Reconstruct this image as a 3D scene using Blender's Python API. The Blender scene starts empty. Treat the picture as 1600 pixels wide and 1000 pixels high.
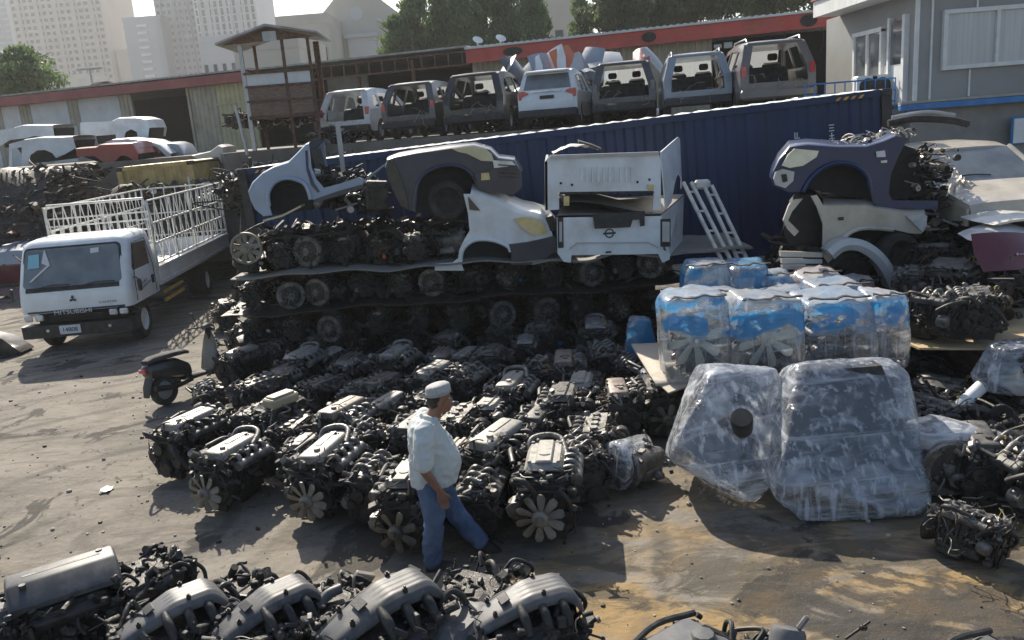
import bpy, bmesh, math, random
from mathutils import Vector, Matrix, Euler, noise
C = bpy.context
SC = C.scene
col = SC.collection
R = math.radians
# ---------------------------------------------------------------- camera
F_PX = 1290.0; PITCH = R(13.5); ROLL = R(4.5); CAM_H = 3.9
cam_d = bpy.data.cameras.new('camera'); cam = bpy.data.objects.new('camera', cam_d); col.objects.link(cam)
SC.camera = cam
cam_d.sensor_width = 36; cam_d.lens = F_PX / 1600 * 36; cam_d.clip_end = 5000; cam_d.clip_start = 0.05
_X = Vector((1, 0, 0)); _U = Vector((0, math.sin(PITCH), math.cos(PITCH))); _F = Vector((0, math.cos(PITCH), -math.sin(PITCH)))
cr, sr = math.cos(ROLL), math.sin(ROLL)
cR = _X * cr - _U * sr; cU = _X * sr + _U * cr
cam.matrix_world = Matrix(((cR.x, cU.x, -_F.x, 0), (cR.y, cU.y, -_F.y, 0), (cR.z, cU.z, -_F.z, CAM_H), (0, 0, 0, 1)))
# ---------------------------------------------------------------- sky and sun
SUN_EL = R(38); SUN_AZ = R(-20)          # azimuth from +Y, negative is to the left
world = bpy.data.worlds.new('World'); SC.world = world; world.use_nodes = True
wn = world.node_tree.nodes; wl = world.node_tree.links
sky = wn.new('ShaderNodeTexSky'); sky.sky_type = 'NISHITA'; sky.sun_disc = False
sky.sun_elevation = SUN_EL; sky.sun_rotation = SUN_AZ; sky.air_density = 1.0; sky.dust_density = 1.6; sky.ozone_density = 1.0
wn['Background'].inputs[1].default_value = 0.088
wl.new(sky.outputs[0], wn['Background'].inputs[0])
sun_d = bpy.data.lights.new('sun', 'SUN'); sun = bpy.data.objects.new('sun', sun_d); col.objects.link(sun)
sun_d.energy = 5.0; sun_d.angle = R(0.6); sun_d.color = (1.0, 0.92, 0.79)
sdir = Vector((math.sin(SUN_AZ) * math.cos(SUN_EL), math.cos(SUN_AZ) * math.cos(SUN_EL), math.sin(SUN_EL)))
sun.rotation_euler = sdir.to_track_quat('Z', 'Y').to_euler()
sun.location = (0, 0, 60)
SC.view_settings.view_transform = 'Standard'; SC.view_settings.look = 'None'
SC.view_settings.exposure = 0.82; SC.view_settings.gamma = 1
try:
    SC.cycles.max_bounces = 8; SC.cycles.transparent_max_bounces = 12; SC.cycles.volume_bounces = 0
    SC.cycles.use_denoising = True
except Exception: pass
# where a pixel of the photograph meets the ground / a depth (used to measure real positions)
def ray(px, py):
    a = (px - 800) / F_PX; b = (500 - py) / F_PX
    return cR * a + cU * b + _F
def G(px, py, z=0.0):
    d = ray(px, py); t = (z - CAM_H) / d.z
    return Vector((d.x * t, d.y * t, z))
def D(px, py, Y):
    d = ray(px, py); t = Y / d.y
    return Vector((d.x * t, Y, CAM_H + d.z * t))
# ---------------------------------------------------------------- materials
def mat(name, c1, c2=None, rough=0.5, metal=0.0, scale=6.0, bump=0.0, bscale=30.0, coat=0.0, r2=None, detail=6, lo=0.35, hi=0.65, dirt=None, dscale=3.0, damt=0.5, stretch=None):
    m = bpy.data.materials.new(name); m.use_nodes = True
    nt = m.node_tree; n = nt.nodes; l = nt.links; b = n['Principled BSDF']
    tc = n.new('ShaderNodeTexCoord'); oi = n.new('ShaderNodeObjectInfo')
    add = n.new('ShaderNodeVectorMath'); add.operation = 'MULTIPLY_ADD'
    l.new(oi.outputs['Random'], add.inputs[0]); add.inputs[1].default_value = (37, 53, 19); l.new(tc.outputs['Object'], add.inputs[2])
    vec = add.outputs[0]
    if stretch:
        mp = n.new('ShaderNodeMapping'); mp.inputs['Scale'].default_value = stretch; l.new(vec, mp.inputs['Vector']); vec = mp.outputs[0]
    if c2 is None: c2 = c1
    nz = n.new('ShaderNodeTexNoise'); nz.inputs['Scale'].default_value = scale; nz.inputs['Detail'].default_value = detail
    l.new(vec, nz.inputs['Vector'])
    rp = n.new('ShaderNodeMapRange'); rp.inputs['From Min'].default_value = lo; rp.inputs['From Max'].default_value = hi
    l.new(nz.outputs['Fac'], rp.inputs['Value'])
    mx = n.new('ShaderNodeMix'); mx.data_type = 'RGBA'
    mx.inputs[6].default_value = (*c1, 1); mx.inputs[7].default_value = (*c2, 1)
    l.new(rp.outputs[0], mx.inputs[0]); out = mx.outputs[2]
    if dirt:
        n2 = n.new('ShaderNodeTexNoise'); n2.inputs['Scale'].default_value = dscale; n2.inputs['Detail'].default_value = 9; n2.inputs['Roughness'].default_value = 0.7
        l.new(vec, n2.inputs['Vector'])
        r3 = n.new('ShaderNodeMapRange'); r3.inputs['From Min'].default_value = 0.45; r3.inputs['From Max'].default_value = 0.72; r3.inputs['To Max'].default_value = damt
        l.new(n2.outputs['Fac'], r3.inputs['Value'])
        m2 = n.new('ShaderNodeMix'); m2.data_type = 'RGBA'; m2.inputs[7].default_value = (*dirt, 1)
        l.new(out, m2.inputs[6]); l.new(r3.outputs[0], m2.inputs[0]); out = m2.outputs[2]
    l.new(out, b.inputs['Base Color'])
    if r2 is not None:
        rr = n.new('ShaderNodeMapRange'); rr.inputs['To Min'].default_value = rough; rr.inputs['To Max'].default_value = r2
        l.new(rp.outputs[0], rr.inputs['Value']); l.new(rr.outputs[0], b.inputs['Roughness'])
    else: b.inputs['Roughness'].default_value = rough
    b.inputs['Metallic'].default_value = metal
    if coat: b.inputs['Coat Weight'].default_value = coat; b.inputs['Coat Roughness'].default_value = 0.08
    if bump:
        nb = n.new('ShaderNodeTexNoise'); nb.inputs['Scale'].default_value = bscale; nb.inputs['Detail'].default_value = 4; l.new(vec, nb.inputs['Vector'])
        bp = n.new('ShaderNodeBump'); bp.inputs['Strength'].default_value = bump; bp.inputs['Distance'].default_value = 0.02
        l.new(nb.outputs['Fac'], bp.inputs['Height']); l.new(bp.outputs[0], b.inputs['Normal'])
    return m
M = {}
M['iron'] = mat('greasy_iron', (.006, .0055, .005), (.034, .031, .028), .32, .35, 14, .5, 60, r2=.65, dirt=(.085, .07, .055), dscale=9, damt=.45)
M['iron2'] = mat('dusty_cast_iron', (.010, .0095, .009), (.055, .05, .045), .42, .3, 11, .5, 50, r2=.7, dirt=(.11, .09, .07), dscale=6, damt=.5)
M['alu'] = mat('oily_aluminium', (.10, .096, .09), (.26, .25, .235), .36, .55, 9, .3, 50, r2=.6, dirt=(.03, .027, .024), dscale=7, damt=.85)
M['alu_d'] = mat('dirty_aluminium', (.028, .027, .025), (.10, .095, .088), .42, .5, 12, .4, 50, r2=.7, dirt=(.02, .018, .015), dscale=8, damt=.7)
M['lid'] = mat('dusty_cover_light', (.27, .262, .24), (.42, .405, .37), .42, .3, 7, .15, 60, r2=.6, dirt=(.05, .044, .036), dscale=7, damt=.85)
M['lid_d'] = mat('dusty_cover_dark', (.035, .034, .033), (.13, .125, .115), .4, .05, 7, .15, 60, r2=.6, dirt=(.18, .15, .12), dscale=5, damt=.5)
M['lid_r'] = mat('rusty_cover', (.19, .16, .14), (.29, .245, .215), .5, .2, 7, .2, 60, dirt=(.09, .05, .035), dscale=6, damt=.7)
M['plastic'] = mat('grey_engine_cover', (.052, .054, .06), (.08, .083, .09), .5, .0, 4, .06, 200, r2=.5, dirt=(.30, .28, .25), dscale=5, damt=.45)
M['plastic_s'] = mat('silver_engine_cover', (.085, .088, .094), (.12, .124, .13), .48, .0, 4, .05, 200, r2=.45, dirt=(.28, .25, .22), dscale=6, damt=.45)
M['black'] = mat('black_plastic', (.012, .012, .013), (.03, .03, .03), .45, 0, 8, .1, 60, r2=.65, dirt=(.10, .09, .075), dscale=8, damt=.4)
M['rubber'] = mat('black_rubber', (.014, .014, .014), (.035, .033, .03), .6, 0, 9, .1, 60, dirt=(.11, .10, .08), dscale=6, damt=.4)
M['tyre'] = mat('tyre_rubber', (.018, .018, .018), (.04, .038, .035), .75, 0, 12, .3, 60, dirt=(.12, .10, .08), dscale=4, damt=.5)
M['fan'] = mat('fan_plastic_beige', (.17, .155, .12), (.27, .25, .20), .5, 0, 9, .05, 60, dirt=(.07, .06, .045), dscale=7, damt=.7)
M['fan_d'] = mat('fan_plastic_dark', (.05, .046, .04), (.14, .125, .10), .5, 0, 9, .05, 60, dirt=(.2, .17, .12), dscale=7, damt=.5)
M['yellow'] = mat('yellow_plastic', (.45, .30, .04), (.6, .42, .08), .5, 0, 9, dirt=(.1, .07, .03), damt=.6)
M['wire'] = mat('wire_black', (.01, .01, .01), (.05, .047, .042), .5, 0, 20)
M['wire_t'] = mat('wire_tan', (.18, .14, .10), (.34, .29, .22), .5, 0, 20)
M['copper'] = mat('rusty_steel', (.09, .045, .025), (.20, .12, .08), .75, .3, 12, .4, 60, dirt=(.03, .02, .015), damt=.6)
M['rustwood'] = mat('weathered_board', (.13, .085, .065), (.24, .17, .13), .8, 0, 5, .3, 40, dirt=(.06, .04, .03), damt=.6, stretch=(1, 1, 8))
M['ply'] = mat('plywood', (.42, .31, .17), (.54, .42, .26), .7, 0, 3, .1, 40, dirt=(.16, .11, .06), dscale=3, damt=.55)
M['card'] = mat('grey_board', (.20, .19, .17), (.30, .285, .26), .8, 0, 3, .1, 40, dirt=(.07, .06, .05), dscale=3, damt=.7)
M['cardb'] = mat('cardboard', (.40, .35, .28), (.52, .46, .38), .8, 0, 3, .1, 40, dirt=(.14, .11, .08), dscale=3, damt=.55)
def paint(name, c, dirt=(.25, .22, .18), damt=.35, rough=.28):
    return mat(name, c, tuple(min(1, x * 1.12 + .004) for x in c), rough, 0, 3, 0, coat=.6, r2=rough + .15, dirt=dirt, dscale=2.2, damt=damt)
M['white'] = paint('white_paint', (.66, .69, .71), (.34, .31, .27), .45)
M['white_t'] = paint('white_truck_paint', (.70, .73, .74), (.42, .38, .32), .30)
M['cream'] = paint('cream_white_paint', (.62, .60, .54), (.30, .26, .20), .5)
M['ltblue'] = paint('light_blue_paint', (.27, .35, .46), (.28, .26, .24), .4)
M['navy'] = paint('navy_paint', (.001, .017, .075), (.02, .05, .10), .15)
M['scrap1'] = mat('brown_scrap', (.03, .026, .022), (.10, .085, .07), .8, .1, 8, .3, 40, dirt=(.16, .12, .085), dscale=5, damt=.5)
M['scrap2'] = mat('dark_scrap', (.016, .015, .014), (.06, .055, .05), .75, .1, 8, .3, 40, dirt=(.12, .10, .08), dscale=5, damt=.4)
M['slate'] = paint('slate_paint', (.014, .022, .042), (.10, .10, .11), .25)
M['beige'] = paint('champagne_paint', (.46, .42, .35), (.22, .17, .12), .55)
M['silver'] = paint('silver_paint', (.42, .43, .43), (.26, .23, .19), .4)
M['dgrey'] = paint('dark_grey_paint', (.05, .052, .058), (.2, .18, .16), .35)
M['blackp'] = paint('black_paint', (.012, .013, .015), (.16, .15, .13), .35)
M['sblue'] = paint('silver_blue_paint', (.25, .29, .34), (.2, .18, .16), .35)
M['bronze'] = paint('grey_brown_paint', (.13, .115, .11), (.2, .18, .16), .35)
M['red'] = paint('faded_red_paint', (.27, .035, .03), (.22, .12, .09), .45)
M['maroon'] = paint('maroon_paint', (.10, .012, .022), (.18, .12, .1), .35)
M['orange'] = paint('orange_paint', (.55, .13, .03))
M['cream_y'] = paint('cream_yellow_paint', (.55, .50, .30), (.25, .2, .12), .5)
for _k in ('plastic', 'plastic_s'): M[_k].node_tree.nodes['Principled BSDF'].inputs['Specular IOR Level'].default_value = .3
M['lens_y'] = mat('yellowed_lens', (.50, .38, .13), (.68, .56, .28), .15, 0, 6, .2, 30, coat=1)
M['lens_c'] = mat('clear_lens', (.50, .52, .52), (.75, .76, .75), .12, .2, 8, .2, 30, coat=1)
M['lens_cr'] = mat('hazed_cream_lens', (.62, .60, .44), (.78, .76, .60), .2, 0, 6, .2, 30, coat=1)
M['lens_r'] = mat('red_lens', (.42, .01, .015), (.62, .04, .05), .15, 0, 6, coat=1)
M['glass_d'] = mat('dark_glass', (.018, .022, .024), (.03, .034, .036), .04, 0, 2, coat=1)
M['glass_g'] = mat('grey_glass', (.10, .115, .125), (.17, .19, .2), .12, 0, 2, .03, 5, coat=1, dirt=(.3, .3, .28), damt=.3)
M['chrome'] = mat('dull_chrome', (.5, .5, .5), (.7, .7, .7), .18, .9, 8)
M['seat'] = mat('dark_seat_cloth', (.02, .02, .022), (.05, .05, .052), .85, 0, 8)
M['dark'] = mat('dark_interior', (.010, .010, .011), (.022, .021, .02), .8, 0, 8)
M['galv'] = mat('galvanised_steel', (.34, .35, .36), (.48, .49, .50), .4, .5, 6, .1, 40, dirt=(.18, .14, .10), damt=.5)
M['cage'] = mat('white_cage_paint', (.66, .65, .60), (.74, .73, .69), .45, 0, 8, dirt=(.22, .14, .08), dscale=7, damt=.5)
M['sheet_b'] = mat('beige_sheet_metal', (.33, .31, .24), (.42, .39, .31), .6, .1, 2, dirt=(.18, .14, .09), dscale=1.4, damt=.5)
M['sheet_y'] = mat('yellow_sheet_metal', (.42, .40, .24), (.50, .47, .30), .6, .1, 2, dirt=(.2, .16, .09), dscale=1.4, damt=.5)
M['sheet_w'] = mat('white_sheet', (.52, .55, .56), (.62, .64, .64), .6, 0, 1, dirt=(.3, .28, .24), dscale=1.2, damt=.4)
M['roofg'] = mat('grey_roof_sheet', (.28, .28, .27), (.40, .40, .38), .6, .2, 3, dirt=(.12, .09, .07), dscale=2, damt=.5)
M['signred'] = mat('faded_sign_red', (.42, .055, .045), (.52, .09, .07), .55, 0, 1.2, dirt=(.25, .10, .07), dscale=1.5, damt=.6)
M['fadered'] = mat('dull_red_fascia', (.25, .07, .065), (.33, .10, .09), .6, 0, 1.2, dirt=(.16, .08, .06), dscale=1.5, damt=.6)
M['contblue'] = mat('container_blue', (.001, .016, .068), (.002, .024, .092), .5, 0, 1.3, .12, 20, dirt=(.015, .03, .05), dscale=1.6, damt=.5, stretch=(1, 1, .35))
M['contyel'] = mat('faded_yellow_steel', (.40, .29, .10), (.50, .38, .16), .6, 0, 2, dirt=(.20, .12, .06), dscale=3, damt=.65)
M['concrete'] = mat('cement_render', (.25, .245, .23), (.33, .32, .30), .85, 0, 1.5, .15, 40, dirt=(.15, .14, .12), dscale=1.1, damt=.6)
M['panel'] = mat('grey_cabin_panel', (.27, .275, .27), (.31, .315, .31), .6, 0, 1.0, .03, 60, dirt=(.2, .19, .17), dscale=1.5, damt=.35)
M['wtrim'] = mat('white_trim', (.68, .69, .68), (.76, .77, .76), .5, 0, 4, dirt=(.4, .38, .34), damt=.3)
M['bluetrim'] = mat('blue_trim', (.02, .16, .42), (.04, .22, .52), .5, 0, 4, dirt=(.2, .2, .2), damt=.3)
M['canvas'] = mat('net_curtain', (.42, .43, .45), (.52, .53, .54), .3, 0, 2, stretch=(9, 1, .3), coat=.6)
M['txt_w'] = mat('white_lettering', (.62, .63, .64), rough=.5)
M['txt_g'] = mat('grey_lettering', (.22, .26, .27), rough=.5)
M['txt_k'] = mat('black_lettering', (.03, .03, .035), rough=.5)
M['txt_o'] = mat('orange_marking', (.55, .22, .04), (.62, .40, .06), .5)
M['stick'] = mat('pale_blue_sticker', (.25, .52, .60), rough=.6)
M['skin'] = mat('brown_skin', (.20, .095, .06), (.25, .125, .08), .5, 0, 8)
M['shirt'] = mat('pale_shirt', (.50, .54, .53), (.58, .61, .60), .85, 0, 3, .15, 300, dirt=(.40, .42, .41), damt=.4)
M['shirt_i'] = mat('shirt_stripe', (.36, .40, .41), rough=.85)
M['jeans'] = mat('blue_jeans', (.045, .085, .17), (.085, .14, .25), .85, 0, 3, .2, 300, dirt=(.16, .22, .32), dscale=3, damt=.5)
M['hair'] = mat('black_hair', (.008, .007, .006), (.02, .017, .014), .6, 0, 40, .4, 150)
M['cap'] = mat('grey_knit_cap', (.34, .33, .33), (.48, .47, .46), .9, 0, 60, .3, 150)
M['leaf1'] = mat('leaf_bright', (.14, .20, .075), (.20, .27, .11), .6, 0, .5)
M['leaf2'] = mat('leaf_dark', (.08, .14, .05), (.12, .18, .065), .6, 0, .5)
M['leaf3'] = mat('leaf_olive', (.075, .085, .05), (.12, .125, .08), .6, 0, .5)
M['bark'] = mat('bark', (.10, .08, .06), (.16, .13, .10), .9, 0, 3)
for k in ('leaf1', 'leaf2', 'leaf3'):
    b = M[k].node_tree.nodes['Principled BSDF']
    nt = M[k].node_tree; tr = nt.nodes.new('ShaderNodeBsdfTranslucent'); ad = nt.nodes.new('ShaderNodeMixShader'); ad.inputs[0].default_value = .4
    src = b.inputs['Base Color'].links[0].from_socket; nt.links.new(src, tr.inputs[0])
    nt.links.new(b.outputs[0], ad.inputs[1]); nt.links.new(tr.outputs[0], ad.inputs[2]); nt.links.new(ad.outputs[0], nt.nodes['Material Output'].inputs[0])
def film(name, c1, c2, base, streak, patch, c3=None, bs=1.3, lo=.47, hi=.53, top=.0, zlo=-9.0):
    """clear stretch film: mostly see-through, white along its creases and where layers overlap"""
    m = bpy.data.materials.new(name); m.use_nodes = True; nt = m.node_tree; n = nt.nodes; l = nt.links; b = n['Principled BSDF']
    tc = n.new('ShaderNodeTexCoord'); oi = n.new('ShaderNodeObjectInfo'); add = n.new('ShaderNodeVectorMath'); add.operation = 'MULTIPLY_ADD'
    l.new(oi.outputs['Random'], add.inputs[0]); add.inputs[1].default_value = (17, 23, 9); l.new(tc.outputs['Object'], add.inputs[2]); V = add.outputs[0]
    def noi(sc, rot, st, det=3, dist=.6):
        mp = n.new('ShaderNodeMapping'); mp.inputs['Scale'].default_value = st; mp.inputs['Rotation'].default_value = rot; l.new(V, mp.inputs[0])
        t = n.new('ShaderNodeTexNoise'); t.inputs['Scale'].default_value = sc; t.inputs['Detail'].default_value = det; t.inputs['Distortion'].default_value = dist; l.new(mp.outputs[0], t.inputs['Vector']); return t.outputs['Fac']
    def mth(op, a, c, clamp=False):
        x = n.new('ShaderNodeMath'); x.operation = op; x.use_clamp = clamp
        for i, v in enumerate((a, c)):
            (setattr(x.inputs[i], 'default_value', v) if isinstance(v, (int, float)) else l.new(v, x.inputs[i]))
        return x.outputs[0]
    def ridge(f, a, c): # bright pulled streaks
        x = n.new('ShaderNodeMapRange'); x.interpolation_type = 'SMOOTHSTEP'; x.inputs['From Min'].default_value = a; x.inputs['From Max'].default_value = c; l.new(f, x.inputs['Value']); return x.outputs[0]
    r1 = ridge(noi(1.5, (.1, .15, .3), (9, 9, .6), 3, .3), .54, .72); r2 = ridge(noi(1.3, (.3, .75, .2), (8, 8, .5), 3, .3), .56, .74); r3 = ridge(noi(1.4, (.1, -.12, 0), (.5, .5, 13), 4, .3), .55, .75)
    rd = mth('MAXIMUM', mth('MAXIMUM', r1, r2), mth('MULTIPLY', r3, .8))
    pt = n.new('ShaderNodeMapRange'); pt.inputs['From Min'].default_value = .44; pt.inputs['From Max'].default_value = .70; pt.inputs['To Max'].default_value = patch; l.new(noi(2.4, (.3, .2, .7), (1, 1, 2.2), 4, 1.2), pt.inputs['Value'])
    al = mth('ADD', mth('ADD', mth('MULTIPLY', rd, streak), pt.outputs[0]), base, True)
    ge = n.new('ShaderNodeNewGeometry'); sz = n.new('ShaderNodeSeparateXYZ'); l.new(ge.outputs['Normal'], sz.inputs[0])
    rp = n.new('ShaderNodeValToRGB'); rp.color_ramp.elements[0].position = lo; rp.color_ramp.elements[0].color = (*c1, 1); rp.color_ramp.elements[1].position = hi; rp.color_ramp.elements[1].color = (*c2, 1)
    if c3: e = rp.color_ramp.elements.new(min(.99, hi + .08)); e.color = (*c3, 1)
    bl = noi(bs, (0, 0, 0), (1, 1, 1.6), 4, .8); l.new(bl, rp.inputs[0])
    if c1 != c2:    # tinted sheets under the clear film are nearly opaque
        k = n.new('ShaderNodeMapRange'); k.inputs['From Min'].default_value = lo; k.inputs['From Max'].default_value = hi; k.inputs['To Max'].default_value = .8; l.new(bl, k.inputs['Value'])
        so = n.new('ShaderNodeSeparateXYZ'); l.new(tc.outputs['Object'], so.inputs[0]); kz = n.new('ShaderNodeMapRange'); kz.inputs['From Min'].default_value = zlo; kz.inputs['From Max'].default_value = zlo + .12; l.new(so.outputs[2], kz.inputs['Value'])
        al = mth('MAXIMUM', al, mth('MULTIPLY', k.outputs[0], kz.outputs[0]))
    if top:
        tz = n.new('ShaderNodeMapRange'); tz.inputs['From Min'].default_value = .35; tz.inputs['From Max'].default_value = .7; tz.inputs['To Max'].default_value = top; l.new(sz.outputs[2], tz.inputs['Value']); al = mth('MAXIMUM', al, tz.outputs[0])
    colr = rp.outputs[0]
    if c1 != c2 and zlo > -1:
        mc = n.new('ShaderNodeMix'); mc.data_type = 'RGBA'; mc.inputs[6].default_value = (*c1, 1); l.new(kz.outputs[0], mc.inputs[0]); l.new(rp.outputs[0], mc.inputs[7]); colr = mc.outputs[2]
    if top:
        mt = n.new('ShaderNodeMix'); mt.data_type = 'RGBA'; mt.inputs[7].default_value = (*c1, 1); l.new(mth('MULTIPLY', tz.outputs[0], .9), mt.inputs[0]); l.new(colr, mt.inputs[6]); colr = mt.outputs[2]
    l.new(colr, b.inputs['Base Color']); b.inputs['Roughness'].default_value = .16; b.inputs['Specular IOR Level'].default_value = .7
    bp = n.new('ShaderNodeBump'); bp.inputs['Strength'].default_value = .4; bp.inputs['Distance'].default_value = .012
    l.new(mth('ADD', rd, mth('MULTIPLY', noi(3.5, (.5, .2, .1), (1, 1, 4), 2, .6), 1.5)), bp.inputs['Height']); l.new(bp.outputs[0], b.inputs['Normal'])
    tr = n.new('ShaderNodeBsdfTranslucent'); l.new(colr, tr.inputs[0]); l.new(bp.outputs[0], tr.inputs['Normal'])
    tp = n.new('ShaderNodeBsdfTransparent'); tp.inputs[0].default_value = (.93, .94, .96, 1); gl = n.new('ShaderNodeBsdfGlossy'); gl.inputs['Roughness'].default_value = .14; gl.inputs[0].default_value = (.9, .92, .95, 1); l.new(bp.outputs[0], gl.inputs['Normal'])
    fr = n.new('ShaderNodeFresnel'); fr.inputs[0].default_value = 1.5; l.new(bp.outputs[0], fr.inputs['Normal'])
    body = n.new('ShaderNodeMixShader'); body.inputs[0].default_value = .5; l.new(b.outputs[0], body.inputs[1]); l.new(tr.outputs[0], body.inputs[2])
    clear = n.new('ShaderNodeMixShader'); l.new(mth('ADD', fr.outputs[0], .06, True), clear.inputs[0]); l.new(tp.outputs[0], clear.inputs[1]); l.new(gl.outputs[0], clear.inputs[2])
    fi = n.new('ShaderNodeMixShader'); l.new(al, fi.inputs[0]); l.new(clear.outputs[0], fi.inputs[1]); l.new(body.outputs[0], fi.inputs[2])
    l.new(fi.outputs[0], n['Material Output'].inputs[0])
    return m
_w = (.84, .88, .94)
M['film'] = film('clear_stretch_film', _w, _w, .10, .75, .62)
M['film2'] = film('layered_stretch_film', _w, _w, .14, .75, .62)
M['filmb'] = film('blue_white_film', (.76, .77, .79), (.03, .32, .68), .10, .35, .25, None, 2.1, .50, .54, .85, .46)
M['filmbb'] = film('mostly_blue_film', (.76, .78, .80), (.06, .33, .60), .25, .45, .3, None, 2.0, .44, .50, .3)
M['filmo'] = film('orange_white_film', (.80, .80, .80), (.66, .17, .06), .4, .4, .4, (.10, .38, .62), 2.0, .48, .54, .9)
# ---------------------------------------------------------------- mesh builder
def rot_to(v):
    return v.to_track_quat('Z', 'Y').to_matrix().to_4x4()
class MB:
    def __init__(s): s.bm = bmesh.new(); s.X = Matrix(); s.mi = 0
    def _v(s, p): return s.bm.verts.new(s.X @ Vector(p))
    def _f(s, vs):
        try: f = s.bm.faces.new(vs); f.material_index = s.mi; return f
        except ValueError: return None
    def box(s, c, sz, rot=None, taper=1.0, bev=0.0):
        c = Vector(c); h = Vector(sz) / 2; Rm = Euler(rot).to_matrix() if rot is not None else Matrix.Identity(3)
        if bev:
            b = min(bev, min(h) * .9); rings = []
            for z, q, t in ((-h.z, b, 1), (-h.z + b, 0, 1), (h.z - b, 0, taper), (h.z, b, taper)):
                x, y = (h.x - q) * t, (h.y - q) * t; e = max(b - q, b * .4) if q == 0 else b * .3
                rings.append([c + Rm @ Vector(p + (z,)) for p in ((-x + e, -y), (x - e, -y), (x, -y + e), (x, y - e), (x - e, y), (-x + e, y), (-x, y - e), (-x, -y + e))])
            return s.loft(rings)
        vs = []
        for z in (-1, 1):
            t = taper if z > 0 else 1
            for x, y in ((-1, -1), (1, -1), (1, 1), (-1, 1)): vs.append(s._v(c + Rm @ Vector((x * h.x * t, y * h.y * t, z * h.z))))
        for f in ((3, 2, 1, 0), (4, 5, 6, 7), (0, 1, 5, 4), (1, 2, 6, 5), (2, 3, 7, 6), (3, 0, 4, 7)): s._f([vs[i] for i in f])
    def loft(s, rings, closed=True, cap=True, loop=False):
        V = [[s._v(p) for p in r] for r in rings]; n = len(V[0]); m = len(V)
        for i in range(m if loop else m - 1):
            a, b = V[i], V[(i + 1) % m]
            for j in range(n if closed else n - 1): s._f([a[j], a[(j + 1) % n], b[(j + 1) % n], b[j]])
        if cap and closed and not loop: s._f(V[0][::-1]); s._f(V[-1])
        return V
    def cyl(s, p0, p1, r0, r1=None, seg=12, cap=True):
        p0, p1 = Vector(p0), Vector(p1); r1 = r0 if r1 is None else r1; Q = rot_to(p1 - p0).to_3x3()
        rings = [[p + Q @ Vector((math.cos(2 * math.pi * k / seg) * r, math.sin(2 * math.pi * k / seg) * r, 0)) for k in range(seg)] for p, r in ((p0, r0), (p1, r1))]
        s.loft(rings, cap=cap)
    def lathe(s, prof, o=(0, 0, 0), ax=(0, 0, 1), seg=16, cap=True):
        o = Vector(o); Q = rot_to(Vector(ax)).to_3x3()
        s.loft([[o + Q @ Vector((math.cos(2 * math.pi * k / seg) * r, math.sin(2 * math.pi * k / seg) * r, h)) for k in range(seg)] for r, h in prof], cap=cap)
    def tube(s, pts, r, seg=6, smooth=0, cap=True):
        pts = [Vector(p) for p in pts]
        if smooth: pts = spline(pts, smooth)
        n = len(pts); rs = r if isinstance(r, (list, tuple)) else [r] * n
        if len(rs) != n: rs = [rs[0] + (rs[-1] - rs[0]) * i / (n - 1) for i in range(n)]
        t = (pts[1] - pts[0]).normalized(); a = t.orthogonal().normalized(); rings = []
        for i, p in enumerate(pts):
            t2 = (pts[min(i + 1, n - 1)] - pts[max(i - 1, 0)])
            t2 = t2.normalized() if t2.length > 1e-6 else t
            a = (a - t2 * a.dot(t2)); a = a.normalized() if a.length > 1e-6 else t2.orthogonal().normalized()
            b = t2.cross(a); t = t2
            rings.append([p + (a * math.cos(2 * math.pi * k / seg) + b * math.sin(2 * math.pi * k / seg)) * rs[i] for k in range(seg)])
        s.loft(rings, cap=cap)
    def ball(s, c, r, seg=12, rings=8, rot=None):
        c = Vector(c); r = Vector(r) if hasattr(r, '__len__') else Vector((r, r, r)); Rm = Euler(rot).to_matrix() if rot is not None else Matrix.Identity(3)
        L = []
        for i in range(rings + 1):
            th = math.pi * (i + (.25 if i == 0 else -.25 if i == rings else 0)) / rings
            L.append([c + Rm @ Vector((r.x * math.sin(th) * math.cos(2 * math.pi * k / seg), r.y * math.sin(th) * math.sin(2 * math.pi * k / seg), -r.z * math.cos(th))) for k in range(seg)])
        s.loft(L)
    def prism(s, poly, d, axis='y', o=(0, 0, 0)):
        o = Vector(o)
        def q(a, b, c):
            return o + (Vector((a, c, b)) if axis == 'y' else Vector((c, a, b)) if axis == 'x' else Vector((a, b, c)))
        s.loft([[q(a, b, -d / 2) for a, b in poly], [q(a, b, d / 2) for a, b in poly]])
    def quad(s, *ps): s._f([s._v(p) for p in ps])
    def grid(s, fn, nu, nv):
        V = [[s._v(fn(i / nu, j / nv)) for j in range(nv + 1)] for i in range(nu + 1)]
        for i in range(nu):
            for j in range(nv): s._f([V[i][j], V[i + 1][j], V[i + 1][j + 1], V[i][j + 1]])
    def add(s, other_bm, X=None):
        vm = {}
        for v in other_bm.verts: vm[v] = s._v((X @ v.co) if X else v.co)
        for f in other_bm.faces: s._f([vm[v] for v in f.verts])
    def mesh(s, name, mats, smooth=40, solid=0):
        bm = s.bm
        bmesh.ops.recalc_face_normals(bm, faces=bm.faces)
        me = bpy.data.meshes.new(name); bm.to_mesh(me); bm.free()
        for m in (mats if isinstance(mats, (list, tuple)) else [mats]): me.materials.append(M[m] if isinstance(m, str) else m)
        if smooth:
            me.polygons.foreach_set('use_smooth', [True] * len(me.polygons)); me.set_sharp_from_angle(angle=R(smooth))
        return me
    def build(s, name, mats, parent=None, smooth=40):
        return link(name, s.mesh(name, mats, smooth), parent)
def link(name, me, parent=None):
    o = bpy.data.objects.new(name, me); col.objects.link(o)
    if parent is not None: o.parent = parent
    return o
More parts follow.
